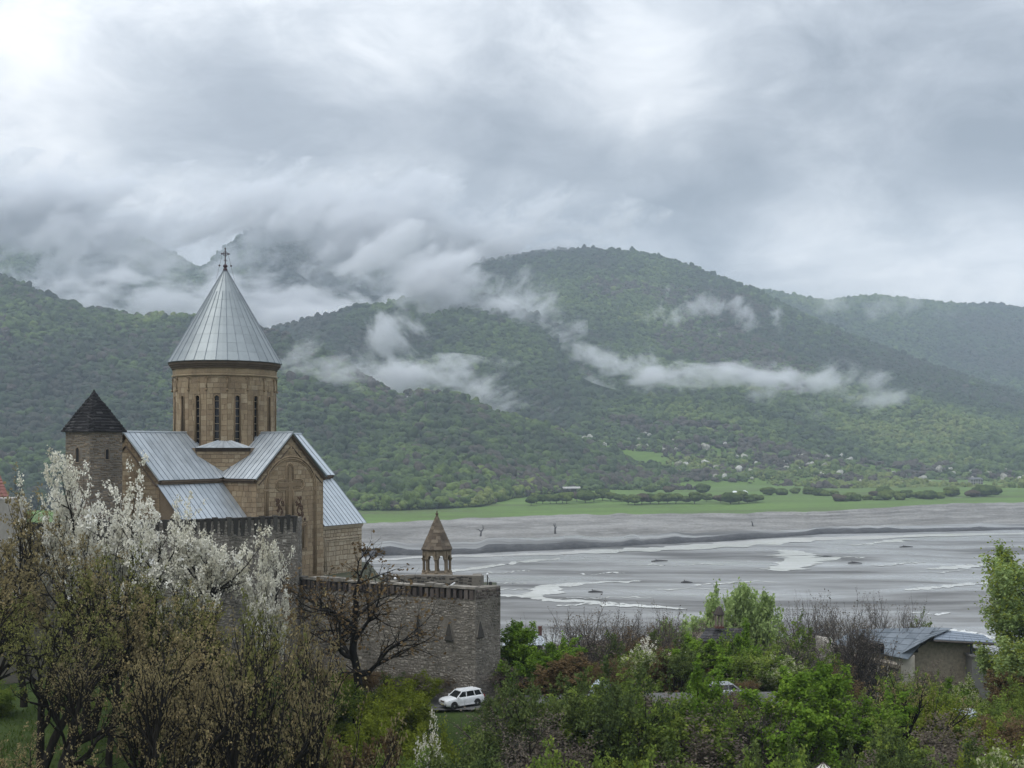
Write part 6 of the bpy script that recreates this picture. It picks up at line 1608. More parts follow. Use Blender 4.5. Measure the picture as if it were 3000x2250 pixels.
M_BARKD = bark_mat('dark_bark', (0.010, 0.009, 0.008), (0.032, 0.028, 0.024))
M_BARKG = bark_mat('grey_bark', (0.045, 0.039, 0.035), (0.095, 0.084, 0.076))
M_BARKB = bark_mat('brown_bark', (0.055, 0.045, 0.038), (0.110, 0.092, 0.078))
M_L_BRONZE = leaf_mat('bronze_leaf', [(0.1, (0.159, 0.133, 0.076)), (0.4, (0.237, 0.199, 0.108)), (0.65, (0.309, 0.256, 0.127)), (0.9, (0.388, 0.295, 0.158))])
M_L_OLIVE = leaf_mat('olive_leaf', [(0.1, (0.110, 0.118, 0.044)), (0.5, (0.193, 0.200, 0.068)), (0.9, (0.296, 0.276, 0.097))])
M_L_WHITE = leaf_mat('white_blossom', [(0.05, (0.483, 0.445, 0.324)), (0.35, (0.735, 0.710, 0.594)), (0.7, (0.882, 0.859, 0.767)), (0.95, (0.900, 0.900, 0.875))], .25)
M_L_CREAM = leaf_mat('cream_blossom', [(0.05, (0.253, 0.287, 0.115)), (0.45, (0.460, 0.483, 0.276)), (0.9, (0.667, 0.667, 0.483))], .25)
M_L_FRESH = leaf_mat('fresh_green_leaf', [(0.1, (0.075, 0.140, 0.021)), (0.45, (0.143, 0.245, 0.031)), (0.8, (0.224, 0.329, 0.046))], .4)
M_L_GREEN = leaf_mat('green_leaf', [(0.1, (0.090, 0.133, 0.033)), (0.5, (0.164, 0.231, 0.048)), (0.9, (0.292, 0.343, 0.068))], .35)
M_L_DARK = leaf_mat('dark_green_leaf', [(0.1, (0.052, 0.078, 0.030)), (0.5, (0.099, 0.137, 0.044)), (0.9, (0.176, 0.214, 0.063))], .3)
M_L_LIME = leaf_mat('lime_leaf', [(0.1, (0.119, 0.150, 0.022)), (0.5, (0.188, 0.231, 0.031)), (0.9, (0.269, 0.300, 0.050))], .4)
M_L_PALE = leaf_mat('pale_willow_leaf', [(0.1, (0.233, 0.310, 0.116)), (0.5, (0.373, 0.482, 0.186)), (0.9, (0.528, 0.621, 0.279))], .4)
M_L_RUST = leaf_mat('rust_leaf', [(0.1, (0.092, 0.064, 0.039)), (0.5, (0.155, 0.109, 0.057)), (0.9, (0.224, 0.155, 0.078))])
M_L_BUD = leaf_mat('brown_bud', [(0.1, (0.113, 0.092, 0.078)), (0.6, (0.187, 0.157, 0.127)), (0.95, (0.256, 0.233, 0.157))])

class Tree:
    """branching skeleton in a frame one unit high"""
    def __init__(self, seed, trunk=.35, lean=(0, 0), limbs=7, kids=(6, 5, 4), ratio=(.62, .55, .5, .45), angle=(42, 45, 45, 50), up=.35, wander=.16, r0=.022, width=1.0, start=.25, fork=1):
        self.r = random.Random(seed); self.br = []; self.sites = []
        self.kids = (limbs,) + tuple(kids); self.ratio = ratio; self.angle = angle; self.up = up; self.w = wander; self.start = start; self.trunk_len = trunk
        for k in range(fork):
            a = k * 6.28 / max(fork, 1) + self.r.uniform(-.4, .4); t_ = 0 if fork == 1 else .32
            self.grow(Vector((0, 0, -.02)), Vector((lean[0] + t_ * math.cos(a), lean[1] + t_ * math.sin(a), 1)).normalized(), trunk if fork == 1 else trunk * self.r.uniform(.8, 1.15), r0 / math.sqrt(fork), 0)
        zs_ = max(max(p.z for p in b[0]) for b in self.br); k = 1.0 / zs_
        S = Vector((k * width, k * width, k))
        self.br = [([Vector((p.x * S.x, p.y * S.y, p.z * S.z)) for p in b[0]], [q * k for q in b[1]], b[2]) for b in self.br]
        self.sites = [(Vector((p.x * S.x, p.y * S.y, p.z * S.z)), d_, l) for p, d_, l in self.sites]
    def grow(self, p, d_, L, rad, lv):
        r = self.r; last = len(self.kids)
        n = (8, 6, 4, 3, 2, 2)[lv]; pts = [p.copy()]; seg = L / n
        dirs = []
        for i in range(n):
            d_ = (d_ + Vector((r.gauss(0, 1), r.gauss(0, 1), r.gauss(0, .7))) * self.w * (.5 if lv == 0 else 1) + Vector((0, 0, self.up * (.25 if lv == 0 else .22)))).normalized()
            p = p + d_ * seg; pts.append(p.copy()); dirs.append(d_.copy())
        end = rad * (.55 if lv == 0 else .3)
        rads = [rad + (end - rad) * i / n for i in range(n + 1)]
        self.br.append((pts, rads, lv))
        if lv >= last - 1:
            for i in range(1, n + 1): self.sites.append((pts[i], dirs[i - 1], lv))
        if lv >= last: return
        nk = self.kids[lv]
        az = r.uniform(0, 6.28)
        for k in range(nk):
            t_ = (self.start if lv == 0 else .22) + (1 - (self.start if lv == 0 else .22)) * ((k + r.uniform(.1, .9)) / nk)
            if k == nk - 1: t_ = .98
            f = t_ * n; i = min(int(f), n - 1); q = pts[i].lerp(pts[i + 1], f - i); bd = dirs[i]
            az += 2.4 + r.uniform(-.5, .5); an = R(self.angle[min(lv, len(self.angle) - 1)]) * r.uniform(.6, 1.25) * (.45 if t_ > .95 else 1)
            s_ = bd.orthogonal().normalized(); s_ = Matrix.Rotation(az, 3, bd) @ s_
            nd = (bd * math.cos(an) + s_ * math.sin(an)).normalized()
            ln = L * self.ratio[lv] * r.uniform(.65, 1.25) * (1.0 if lv else 1.25) * (1.15 - .45 * t_)
            self.grow(q, nd, ln, max(rads[i] * (.66 if lv == 0 else .64), .0007), lv + 1)
    def wood(self, name, mat, thin=1.0):
        V, Fq = [], []
        nv = 0
        for pts, rads, lv in self.br:
            k = (8, 6, 4, 3, 3, 3)[lv]; P = np.array([tuple(p) for p in pts]); n = len(P)
            T = np.gradient(P, axis=0); T /= np.linalg.norm(T, axis=1)[:, None] + 1e-9
            ref = np.array([0, 0, 1.0]) if abs(T[0, 2]) < .9 else np.array([1.0, 0, 0])
            Uv = np.cross(T, ref); Uv /= np.linalg.norm(Uv, axis=1)[:, None] + 1e-9; Wv = np.cross(T, Uv)
            a = np.arange(k) * 2 * np.pi / k
            rr = np.array(rads) * thin
            ringv = P[:, None] + (Uv[:, None] * np.cos(a)[None, :, None] + Wv[:, None] * np.sin(a)[None, :, None]) * rr[:, None, None]
            V.append(ringv.reshape(-1, 3))
            i = np.arange(n - 1)[:, None] * k; j = np.arange(k)[None]; j2 = (j + 1) % k
            Fq.append(np.stack([i + j, i + j2, i + k + j2, i + k + j], -1).reshape(-1, 4) + nv); nv += n * k
        me = np_mesh(name, np.concatenate(V), np.concatenate(Fq), True); me.materials.append(mat); return me
    def leaves(self, name, mat, per=3, size=.02, spread=.02, seed=0, zmin=0.0, prob=1.0, droop=0.0, outer=None, flat=.5):
        g = np.random.default_rng(seed + 77)
        P = np.array([tuple(s[0]) for s in self.sites]); D = np.array([tuple(s[1]) for s in self.sites])
        k = (P[:, 2] > zmin) & (g.uniform(size=len(P)) < prob); P, D = P[k], D[k]
        if outer is not None:          # keep only what is far from the stem
            rr = np.hypot(P[:, 0], P[:, 1]) / (np.hypot(P[:, 0], P[:, 1]).max() + 1e-6); kk = g.uniform(size=len(P)) < np.clip(np.maximum(rr, P[:, 2]) * 1.5 - outer, .05, 1); P, D = P[kk], D[kk]
        P = np.repeat(P, per, 0); n = len(P)
        tone_c = np.repeat(g.uniform(0, 1, len(P) // per), per)
        P = P + g.normal(0, spread, (n, 3)) - np.array([0, 0, 1]) * np.abs(g.normal(0, droop, n))[:, None]
        N = g.normal(0, 1, (n, 3)); N[:, 2] = np.abs(N[:, 2]) + flat; N /= np.linalg.norm(N, axis=1)[:, None]
        A = np.cross(N, g.normal(0, 1, (n, 3))); A /= np.linalg.norm(A, axis=1)[:, None]; B = np.cross(N, A)
        s = size * g.uniform(.6, 1.35, n)[:, None]
        V = np.stack([P - A * s, P + B * s * .62 + N * s * .15, P + A * s, P - B * s * .62 + N * s * .15], 1).reshape(-1, 3)
        me = np_mesh(name, V, np.arange(4 * n).reshape(-1, 4)); me.materials.append(mat)
        set_tone(me, np.clip(.65 * tone_c + .35 * g.uniform(0, 1, n), 0, 1)); return me

PROTO = {}
def proto(kind, n, mk):
    PROTO[kind] = [mk(i) for i in range(n)]
def std(seed, wood, leafs, thin=1.0, **kw):
    T = Tree(seed, **kw); w = T.wood('trunk', wood, thin)
    ls = [(nm, T.leaves(nm, **lk)) for nm, lk in leafs]
    rad_ = np.sort([math.hypot(q[0].x, q[0].y) for q in T.sites])
    return w, ls, 2 * float(rad_[int(len(rad_) * .93)])
proto('bronze', 3, lambda i: std(100 + i, M_BARKD, [('crown', dict(mat=(M_L_BRONZE, M_L_OLIVE, M_L_BRONZE)[i], per=4, size=.0090, spread=.0095, seed=i, zmin=.34, prob=.36))], trunk=(.62, .5, .66)[i], limbs=(9, 6, 9)[i], kids=(6, 4, 4), angle=(40, 44, 46, 50), up=.40, wander=.20, r0=(.030, .038, .029)[i], start=.40, fork=(1, 2, 1)[i], width=1.0, ratio=(.66, .62, .52, .45)))
proto('blossom', 3, lambda i: std(140 + i, M_BARKD, [('blossom', dict(mat=M_L_WHITE, per=9, size=.0076, spread=.0092, seed=i, zmin=.34, prob=.42, flat=.2))], trunk=.55, limbs=9, kids=(6, 5, 4), angle=(36, 44, 48, 50), up=.38, wander=.20, r0=.021, start=.3, width=(.9, 1.0, 1.0)[i], ratio=(.68, .60, .5, .42)))
proto('bare', 3, lambda i: std(180 + i, M_BARKG, [('buds', dict(mat=M_L_BUD, per=1, size=.0065, spread=.006, seed=i, zmin=.3, prob=.6))], thin=1.0, trunk=.32, limbs=10, kids=(7, 6, 4), angle=(44, 38, 40, 44), up=.36, wander=.13, r0=.022, start=.22, width=(1.15, .9, 1.0)[i], ratio=(.95, .66, .55, .5)))
proto('fresh', 3, lambda i: std(220 + i, M_BARKD, [('crown', dict(mat=M_L_FRESH, per=8, size=.0145, spread=.016, seed=i, zmin=.25, flat=.9))], trunk=.45, limbs=7, kids=(6, 5, 4), angle=(52, 50, 48, 50), up=.25, wander=.2, r0=.022, start=.3, ratio=(.78, .6, .5, .42)))
proto('green', 3, lambda i: std(260 + i, M_BARKD, [('crown', dict(mat=(M_L_GREEN, M_L_GREEN, M_L_DARK, M_L_GREEN)[i], per=6, size=.0125, spread=.0135, seed=i, zmin=.26, prob=.62))], trunk=.4, limbs=9, kids=(6, 5, 4), angle=(50, 48, 48, 50), up=.32, wander=.18, r0=.018, start=.15, ratio=(.8, .6, .5, .42)))
proto('shrub', 2, lambda i: std(300 + i, M_BARKB, [('crown', dict(mat=(M_L_GREEN, M_L_DARK, M_L_GREEN)[i], per=9, size=.014, spread=.028, seed=i, prob=.85))], trunk=.42, limbs=6, kids=(5, 4, 3), angle=(40, 44, 48), up=.35, wander=.2, r0=.013, start=.08, fork=4, width=1.1, ratio=(.8, .62, .5, .45)))
proto('lime', 2, lambda i: std(330 + i, M_BARKB, [('crown', dict(mat=M_L_LIME, per=9, size=.0135, spread=.026, seed=i, prob=.85))], trunk=.45, limbs=6, kids=(5, 4, 3), angle=(34, 40, 44), up=.5, wander=.16, r0=.012, start=.08, fork=4, width=1.0, ratio=(.8, .62, .5, .45)))
proto('brush', 2, lambda i: std(360 + i, M_BARKB, [('buds', dict(mat=(M_L_BUD, M_L_RUST, M_L_BUD)[i], per=3, size=.008, spread=.010, seed=i, zmin=.2))], trunk=.5, limbs=8, kids=(6, 5, 3), angle=(26, 30, 36, 42), up=.6, wander=.12, r0=.011, start=.1, fork=4, width=1.0, ratio=(.8, .62, .52, .45)))
proto('rust', 2, lambda i: std(390 + i, M_BARKD, [('crown', dict(mat=M_L_RUST, per=6, size=.013, spread=.015, seed=i, zmin=.15))], trunk=.5, limbs=8, kids=(6, 5, 4), angle=(36, 42, 46, 48), up=.4, wander=.17, r0=.016, start=.15, ratio=(.7, .58, .5, .42)))
proto('willow', 1, lambda i: std(420 + i, M_BARKG, [('crown', dict(mat=M_L_PALE, per=9, size=.020, spread=.024, seed=i, zmin=.15, droop=.02))], trunk=.35, limbs=9, kids=(6, 5, 4), angle=(46, 44, 46, 50), up=.35, wander=.17, r0=.020, start=.15, width=1.25, ratio=(.9, .62, .5, .42)))
proto('plume', 1, lambda i: std(440 + i, M_BARKG, [('crown', dict(mat=M_L_PALE, per=11, size=.0085, spread=.012, seed=i, zmin=.05, droop=.025, prob=.8)), ('inner_crown', dict(mat=M_L_LIME, per=3, size=.0085, spread=.022, seed=i + 5, zmin=.05))], trunk=.85, limbs=16, kids=(7, 5, 3), angle=(62, 44, 46, 50), up=.22, wander=.14, r0=.018, start=.06, width=.8, ratio=(.42, .55, .5, .42)))
proto('cream', 2, lambda i: std(460 + i, M_BARKB, [('blossom', dict(mat=M_L_CREAM, per=10, size=.0125, spread=.018, seed=i, zmin=.2, outer=.15)), ('crown', dict(mat=M_L_GREEN, per=3, size=.022, spread=.03, seed=i + 9))], trunk=.45, limbs=7, kids=(5, 5, 3), angle=(40, 44, 46), up=.4, wander=.17, r0=.014, start=.1, fork=3, width=1.05, ratio=(.8, .6, .5, .45)))
proto('arch', 1, lambda i: std(485, M_BARKD, [('crown', dict(mat=M_L_BRONZE, per=3, size=.0085, spread=.010, seed=i, zmin=.35, prob=.5))], trunk=.42, lean=(.7, 0), limbs=7, kids=(6, 4, 4), angle=(46, 42, 44, 48), up=.42, wander=.2, r0=.042, start=.3, width=1.25, ratio=(.95, .6, .5, .45)))
proto('gaunt', 1, lambda i: std(512, M_BARKD, [('crown', dict(mat=M_L_RUST, per=2, size=.010, spread=.010, seed=i, zmin=.25, prob=.22))], trunk=.72, limbs=8, kids=(7, 6, 4), angle=(64, 46, 44, 50), up=.24, wander=.24, r0=.026, start=.38, width=1.0, ratio=(.52, .6, .55, .5)))

TREES = []     # (kind, px, py of the top, depth, width factor, variant)
def T_(kind, px, top, Y, wf=1.0, var=None): TREES.append((kind, px, top, Y, wf, var))
# left foreground: budding bronze trees, white pear blossom behind them
for a in ((-60, 1500, 76, 1.0), (70, 1345, 82, 1.0), (165, 1500, 77, 1.0), (255, 1590, 72, 1.0), (318, 1650, 68, .95), (405, 1700, 74, .9), (490, 1760, 66, 1.0), (580, 1700, 72, 1.0), (660, 1680, 77, .9), (730, 1740, 69, 1.0), (800, 1780, 75, .9), (855, 1710, 82, .8),
          (-40, 1690, 66, 1.0), (120, 1760, 63, .9), (380, 1850, 60, .8), (620, 1860, 62, .8), (60, 2110, 51, .5), (250, 2140, 49, .5), (540, 2150, 50, .5), (870, 2050, 62, .6)):
    T_('bronze', a[0], a[1], a[2], a[3])
T_('blossom', 195, 1312, 88, .95, 0); T_('blossom', 425, 1330, 88, 1.15, 1); T_('blossom', 600, 1440, 88, 1.2, 2); T_('blossom', 760, 1570, 89, .65, 0)
T_('gaunt', 1052, 1556, 93, 1.05)
for x_, t_, k_ in ((880, 1890, 'brush'), (940, 1940, 'green'), (1000, 1960, 'lime'), (1075, 1950, 'brush'), (1140, 1965, 'green'), (1210, 1960, 'brush'), (1245, 1965, 'lime'), (1330, 1958, 'brush'), (1440, 1950, 'green'), (1470, 1930, 'brush')): T_(k_, x_, t_, 98.6 if x_ < 1300 else 101.0, .6)
T_('arch', 790, 1830, 60, .95); T_('arch', 560, 1780, 58, .95); T_('arch', 330, 1800, 56, .9); T_('arch', 120, 1850, 58, .9)
# centre, below the wall
T_('lime', 1150, 1975, 90, 1.0); T_('lime', 1195, 1992, 92, .8); T_('lime', 1090, 2060, 84, 1.1); T_('lime', 1285, 2110, 82, .7); T_('lime', 1010, 2100, 78, 1.0); T_('shrub', 960, 1985, 92, 1.0, 0)
T_('blossom', 1232, 2085, 80, .42, 1); T_('rust', 1110, 2130, 74, .9); T_('rust', 1000, 2160, 70, .9); T_('shrub', 1462, 2010, 93, .6, 1); T_('shrub', 1390, 2112, 84, 1.0); T_('green', 1510, 2060, 86, .7); T_('shrub', 1330, 2160, 74, 1.2, 1); T_('shrub', 1480, 2150, 78, 1.2); T_('shrub', 1210, 2190, 70, 1.2, 2)
T_('fresh', 1535, 1822, 104.5, 1.05, 0); T_('fresh', 1425, 1885, 104.8, .8, 1); T_('fresh', 1600, 1880, 107, .8, 2)
T_('rust', 1655, 1925, 95, .9, 0); T_('rust', 1720, 2040, 92, .8, 1)
T_('bare', 1720, 1742, 116, 1.1, 0); T_('bare', 1880, 1762, 126, .95, 1); T_('bare', 1990, 1745, 130, .9, 2); T_('bare', 1830, 1800, 120, .8, 2); T_('brush', 1615, 1900, 124, .8); T_('brush', 1920, 1830, 118, 1.1)
T_('blossom', 1925, 1865, 112, .85, 2); T_('fresh', 2015, 1855, 116, .9, 1); T_('fresh', 2060, 1935, 109, 1.0, 2); T_('green', 1800, 1930, 108, .9, 0); T_('green', 1885, 1970, 106, .85, 1)
T_('willow', 2135, 1708, 142, 1.0); T_('brush', 2080, 1785, 139, 1.0, 0); T_('green', 2230, 1830, 122, .95, 3); T_('green', 2310, 1795, 128, 1.1, 0); T_('green', 2170, 1890, 114, .9, 2)
T_('cream', 2265, 1920, 107, 1.15, 0); T_('brush', 2190, 1985, 100, 1.2, 1); T_('brush', 2150, 2060, 92, 1.2, 0); T_('brush', 2450, 1935, 108, .8, 1); T_('brush', 2370, 2000, 100, 1.0, 2)
T_('bare', 2345, 1725, 160, .8, 1); T_('bare', 2420, 1718, 150, .85, 0); T_('bare', 2535, 1722, 133, .95, 2); T_('bare', 2640, 1745, 151, .8, 0); T_('bare', 2480, 1790, 132, .8, 1); T_('brush', 2720, 1930, 120, .9, 0); T_('green', 2700, 1790, 152, .9, 3)
T_('arch', 2560, 1935, 92, 1.15); T_('green', 2660, 1950, 112, .7, 1); T_('green', 2745, 1975, 108, .7, 0); T_('cream', 2835, 1985, 116, .75, 1); T_('lime', 2780, 2040, 100, 1.0, 0); T_('green', 2870, 2070, 96, 1.0, 3)
T_('plume', 3045, 1590, 118, 1.2); T_('plume', 3100, 1760, 112, 1.1); T_('shrub', 2985, 1990, 108, 1.0, 0)
for x_, t_, y_, v_ in ((1635, 1790, 118, 1), (1785, 1765, 122, 2), (1945, 1770, 127, 0), (2235, 1770, 142, 1), (2290, 1740, 152, 2), (2470, 1728, 147, 0), (2585, 1725, 148, 1), (2690, 1770, 152, 2)): T_('bare', x_, t_, y_, .95, v_)
T_('green', 1735, 1990, 92, .6); T_('green', 1782, 1995, 92, .6); T_('brush', 2090, 2000, 92, .6); T_('brush', 2140, 2005, 92, .6)
# lower right thicket
bl = random.Random(2024)
def belt(x0, x1, step, ylo, yhi, top, jit, kinds, wf=(.8, 1.1)):
    x = x0
    while x < x1:
        k = bl.choice(kinds); T_(k, x + bl.uniform(-.3, .3) * step, float(np.interp(x, *zip(*top))) + bl.uniform(-.8, 1) * jit, bl.uniform(ylo, yhi), bl.uniform(*wf), bl.randint(0, 5)); x += step
MIX = ['green', 'green', 'green', 'bare', 'bare', 'brush', 'brush', 'fresh', 'fresh', 'rust', 'cream']
TALL = ['green', 'green', 'fresh', 'bare', 'bare', 'fresh', 'brush', 'green']
belt(1850, 2440, 70, 114, 126, [(1850, 1840), (2060, 1830), (2300, 1815), (2440, 1880)], 40, TALL, (.9, 1.15))
belt(1490, 2420, 56, 105.5, 112, [(1480, 1905), (1640, 1940), (1800, 1930), (1950, 1885), (2200, 1910), (2420, 1930)], 40, TALL + ['cream', 'rust'], (.8, 1.0))
belt(1490, 2440, 72, 84, 91, [(1480, 2030), (1540, 1995), (1640, 2000), (1760, 1985), (1900, 1960), (2200, 1970), (2440, 1965)], 55, ['green', 'bare', 'green', 'brush', 'fresh', 'green', 'rust'], (1.0, 1.3))
belt(2440, 3020, 60, 100, 118, [(2440, 1990), (2600, 2000), (2750, 2005), (2900, 2040), (3020, 2000)], 60, ['green', 'green', 'brush', 'bare', 'lime', 'fresh', 'rust'], (.75, 1.0))
belt(1640, 2100, 75, 128, 150, [(1600, 1800), (2100, 1800)], 50, ['bare', 'bare', 'brush'], (.9, 1.1))
T_('green', 1790, 2005, 88, 1.0, 3); T_('green', 1890, 2015, 84, 1.1, 0); T_('brush', 1600, 2070, 84, 1.0, 0); T_('shrub', 1580, 2180, 72, 1.2, 2)
T_('green', 2010, 2030, 88, 1.0, 1); T_('brush', 2080, 2090, 82, 1.2, 2); T_('green', 2130, 2160, 74, 1.1, 2); T_('shrub', 1860, 2190, 70, 1.2, 2)
T_('brush', 2460, 2050, 90, 1.0, 0); T_('green', 2640, 2075, 84, 1.1, 0); T_('brush', 2720, 2090, 86, 1.1, 2); T_('green', 2560, 2150, 76, 1.0, 2); T_('green', 2700, 2160, 74, 1.0, 2); T_('green', 2800, 2170, 76, 1.0, 3); T_('brush', 2890, 2130, 82, 1.1, 0); T_('cream', 2950, 2195, 70, 1.0, 0); T_('lime', 2960, 2110, 84, 1.0, 1); T_('shrub', 2300, 2190, 70, 1.2, 0); T_('shrub', 2830, 2210, 68, 1.2, 1); T_('brush', 2960, 2050, 94, 1.0, 1)
for i, x in enumerate(range(1000, 3060, 165)): T_(('green', 'shrub', 'green', 'brush', 'green', 'lime')[i % 6], x + (i * 37) % 50, 2170 + (i * 23) % 60, 72 + (i * 7) % 9, .75, i % 3)
for i, x in enumerate(range(-40, 980, 150)): T_('shrub', x + (i * 41) % 60, 1990 + (i * 29) % 60, 78 + (i * 7) % 9, 1.0, i % 3)

KINDS = {'bronze': ('budding_tree', 'olive bronze budding tree', 'tree'), 'blossom': ('blossoming_tree', 'white blossoming pear tree', 'tree'), 'bare': ('bare_tree', 'grey leafless tree', 'tree'), 'fresh': ('leafy_tree', 'bright fresh green tree', 'tree'),
         'green': ('green_tree', 'dense green tree', 'tree'), 'shrub': ('shrub', 'green shrub', 'shrub'), 'lime': ('lime_shrub', 'yellow green shrub', 'shrub'), 'brush': ('brushwood', 'brown twiggy brushwood', 'shrub'), 'rust': ('rust_tree', 'rusty brown leafed tree', 'tree'),
         'willow': ('willow_tree', 'pale green willow', 'tree'), 'plume': ('plumed_tree', 'tall pale green drooping tree', 'tree'), 'cream': ('cream_tree', 'cream blossoming bush', 'shrub'), 'arch': ('arching_tree', 'dark arching tree with thin leaves', 'tree'), 'gaunt': ('gaunt_tree', 'gaunt black nearly leafless tree', 'tree')}
_ONES = ['', 'first', 'second', 'third', 'fourth', 'fifth', 'sixth', 'seventh', 'eighth', 'ninth', 'tenth', 'eleventh', 'twelfth', 'thirteenth', 'fourteenth', 'fifteenth', 'sixteenth', 'seventeenth', 'eighteenth', 'nineteenth']
_TENS = {2: ('twenty', 'twentieth'), 3: ('thirty', 'thirtieth'), 4: ('forty', 'fortieth'), 5: ('fifty', 'fiftieth'), 6: ('sixty', 'sixtieth'), 7: ('seventy', 'seventieth')}
ORD = [_ONES[k] if k < 20 else _TENS[k // 10][1] if k % 10 == 0 else _TENS[k // 10][0] + '-' + _ONES[k % 10] for k in range(1, 80)]
def where(px, top, Y):
    if px < 980: return 'before the curtain wall' if Y > 72 else 'in the near wood at lower left'
    if px < 1480: return 'below the fortress wall'
    if px < 2050: return 'behind the road' if Y > 103 else 'in the thicket below the road'
    if px < 2420: return 'near the cottage' if Y > 103 else 'in the lower right thicket'
    return 'around the terraced house' if Y > 103 else 'in the lower right thicket'
trng = random.Random(9)
by_kind = {}
for t_ in TREES: by_kind.setdefault(t_[0], []).append(t_)
for kind, lst in by_kind.items():
    lst.sort(key=lambda q: q[1])
    nm, desc, cat = KINDS[kind]
    for i, (k_, px, top, Y, wf, var) in enumerate(lst):
        w, ls, w0 = PROTO[kind][(i if var is None else var) % len(PROTO[kind])]
        P = at(px, top, Y); gz_ = float(ground_z(P.x, Y)); h = P.z - gz_
        if h < 1.2: gz_ = P.z - 1.2; h = 1.2
        o = empty(nm, (P.x, Y, gz_ - .05), trng.uniform(0, 6.28) if kind not in ('arch', 'gaunt') else 0.0)
        want = {'bronze': 8.0, 'blossom': 6.8, 'bare': 10.5, 'fresh': 8.0, 'green': 7.8, 'shrub': 5.5, 'lime': 5.4, 'brush': 6.4, 'rust': 6.0, 'willow': 12.5, 'plume': 8.5, 'cream': 6.4, 'arch': 12.0, 'gaunt': 14.0}[kind]
        sw = min(want * wf, (1.5 if kind == 'shrub' else 1.1) * h) / w0
        o.scale = (sw, sw, h)
        which = '' if len(lst) == 1 else ('leftmost ' if i == 0 else 'rightmost ' if i == len(lst) - 1 else '')
        lab = '%s%s %s' % (which, desc, where(px, top, Y))
        if len(lst) > 1 and not which: lab = '%s, %s from left' % (lab, ORD[min(i, len(ORD) - 1)])
        tag(o, lab, cat, None if len(lst) == 1 else desc + 's')
        link('trunk', w, None, o)
        for ln, me in ls: link(ln, me, None, o)

# ================================================================== single trees on the far meadow
fr = random.Random(77)
FAR = [(1556, 1478, 1), (1572, 1473, 1), (1590, 1474, 1), (1612, 1474, 1), (1630, 1473, 1), (1648, 1472, 1), (1660, 1474, 1), (1690, 1468, 1), (1715, 1472, 1.3), (1740, 1470, 1.3), (1765, 1466, 1.2), (1790, 1468, 1.3), (1820, 1470, 1.2), (1840, 1478, 1), (1860, 1479, 1), (1880, 1477, 1.1), (1905, 1476, 1.1), (1930, 1477, 1.1), (1955, 1475, 1.1), (1980, 1476, 1.1), (2010, 1474, 1.1), (2035, 1476, 1.2),
       (2070, 1470, 1.2), (2110, 1474, 1.3), (2140, 1478, 1.2), (2165, 1476, 1.2), (2190, 1476, 1.2), (2215, 1474, 1.0), (2400, 1458, 1.3), (2420, 1459, 1.2), (2445, 1458, 1.1), (2458, 1474, .9), (2474, 1474, .8), (2492, 1473, 1.1), (2506, 1474, 1.0), (2540, 1471, 1.1), (2573, 1472, 1.0), (2598, 1472, 1.2), (2636, 1471, .9), (2560, 1459, 1.2), (2590, 1458, 1.3), (2625, 1462, 1.3), (2655, 1464, 1.4), (2690, 1466, 1.4), (2720, 1468, 1.4), (2755, 1466, 1.2), (2790, 1460, 1.3), (2850, 1462, 1.4), (2885, 1460, 1.5), (2915, 1456, 1.4), (2060, 1450, 1.2), (2250, 1456, 1.3), (2290, 1455, 1.3), (2330, 1452, 1.3), (2370, 1454, 1.3), (1960, 1448, 1.2), (1910, 1446, 1.1)]
far_protos = []
for k in range(4):
    me = crown_proto('crown', 61 + k, 1.0, 1.0, 7).data; far_protos.append(me)
M_FT = [leaf_mat('far_meadow_leaf_%d' % k, st, .2) for k, st in enumerate(([(0.1, (0.035, 0.055, 0.02)), (.9, (0.09, 0.125, 0.035))], [(0.1, (0.05, 0.075, 0.022)), (.9, (0.13, 0.165, 0.045))], [(0.1, (0.06, 0.05, 0.038)), (.9, (0.11, 0.09, 0.06))]))]
fw = MB(); fw.tube([(0, 0, -.1), (.02, 0, .3), (0, .02, .6)], [.035, .03, .015], 6)
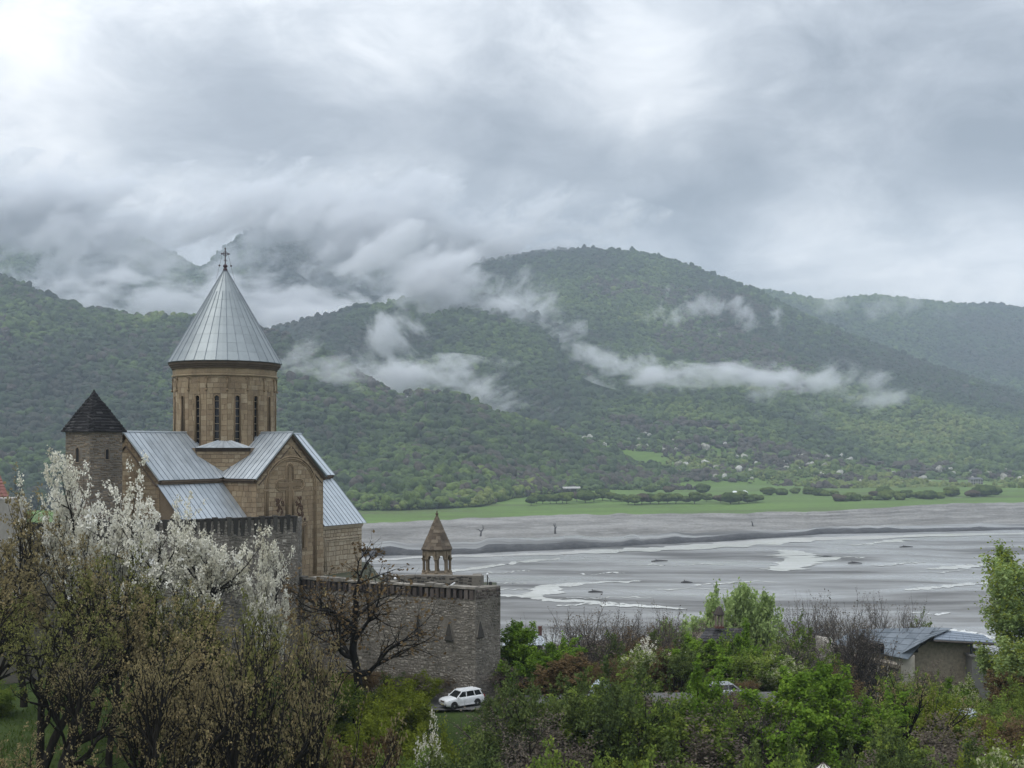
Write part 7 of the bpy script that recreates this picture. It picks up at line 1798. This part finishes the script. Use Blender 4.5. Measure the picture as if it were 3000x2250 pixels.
for k in range(5): a = k * 1.3; fw.tube([(0.01, 0, .28 + .04 * k), (.25 * math.cos(a), .25 * math.sin(a), .62 + .03 * k)], [.018, .005], 4)
fw = fw.mesh('trunk')
fmes = []
for i in range(8):
    me = far_protos[i % 4].copy(); me.materials.clear(); me.materials.append(M_FT[(0, 1, 0, 1, 0, 1, 1, 2)[i]]); set_tone(me, np.random.default_rng(i).uniform(0, 1, len(me.polygons))); fmes.append(me)
fw.materials.append(M_BARKB)
for i, (px, py, s) in enumerate(FAR):
    Y = 49.5 * FPX / (py - HY); P = Vector(((px - CX) / FPX * Y, Y, 10.3))
    o = empty('meadow_tree', P, fr.uniform(0, 6.28)); sc_ = s * fr.uniform(6, 9.5); o.scale = (sc_ * 1.05, sc_ * 1.05, sc_)
    tag(o, 'small round tree on the far meadow, %s from left' % (ORD[sorted(q[0] for q in FAR).index(px)]), 'tree', 'meadow trees')
    link('trunk', fw, None, o); link('crown', fmes[i % 8], None, o)

# ================================================================== rough grass under the near trees
g = np.random.default_rng(4); n = 26000
gx_ = g.uniform(-34, 0, n); gy_ = g.uniform(44, 92, n); gz2 = ground_z(gx_, gy_)
P = np.stack([gx_, gy_, gz2 - .03], -1); a_ = g.uniform(0, 6.28, n); h_ = g.uniform(.12, .42, n) * (.6 + .8 * vnoise(gx_ / 3, gy_ / 3, 5)); w_ = g.uniform(.02, .06, n)
D = np.stack([np.cos(a_), np.sin(a_), 0 * a_], -1); tip = P + np.stack([g.normal(0, .12, n), g.normal(0, .12, n), h_], -1)
V = np.stack([P - D * w_[:, None], P + D * w_[:, None], tip], 1).reshape(-1, 3)
M_L_GRASS = leaf_mat('grass_blade', [(0.1, (0.055, 0.085, 0.022)), (0.5, (0.085, 0.135, 0.030)), (0.9, (0.14, 0.17, 0.05))])
me = np_mesh('grass', V, np.arange(3 * n).reshape(-1, 3)); me.materials.append(M_L_GRASS); set_tone(me, g.uniform(0, 1, n))
tag(link('grass', me), 'rough green grass under the budding trees', 'grass', kind='stuff')
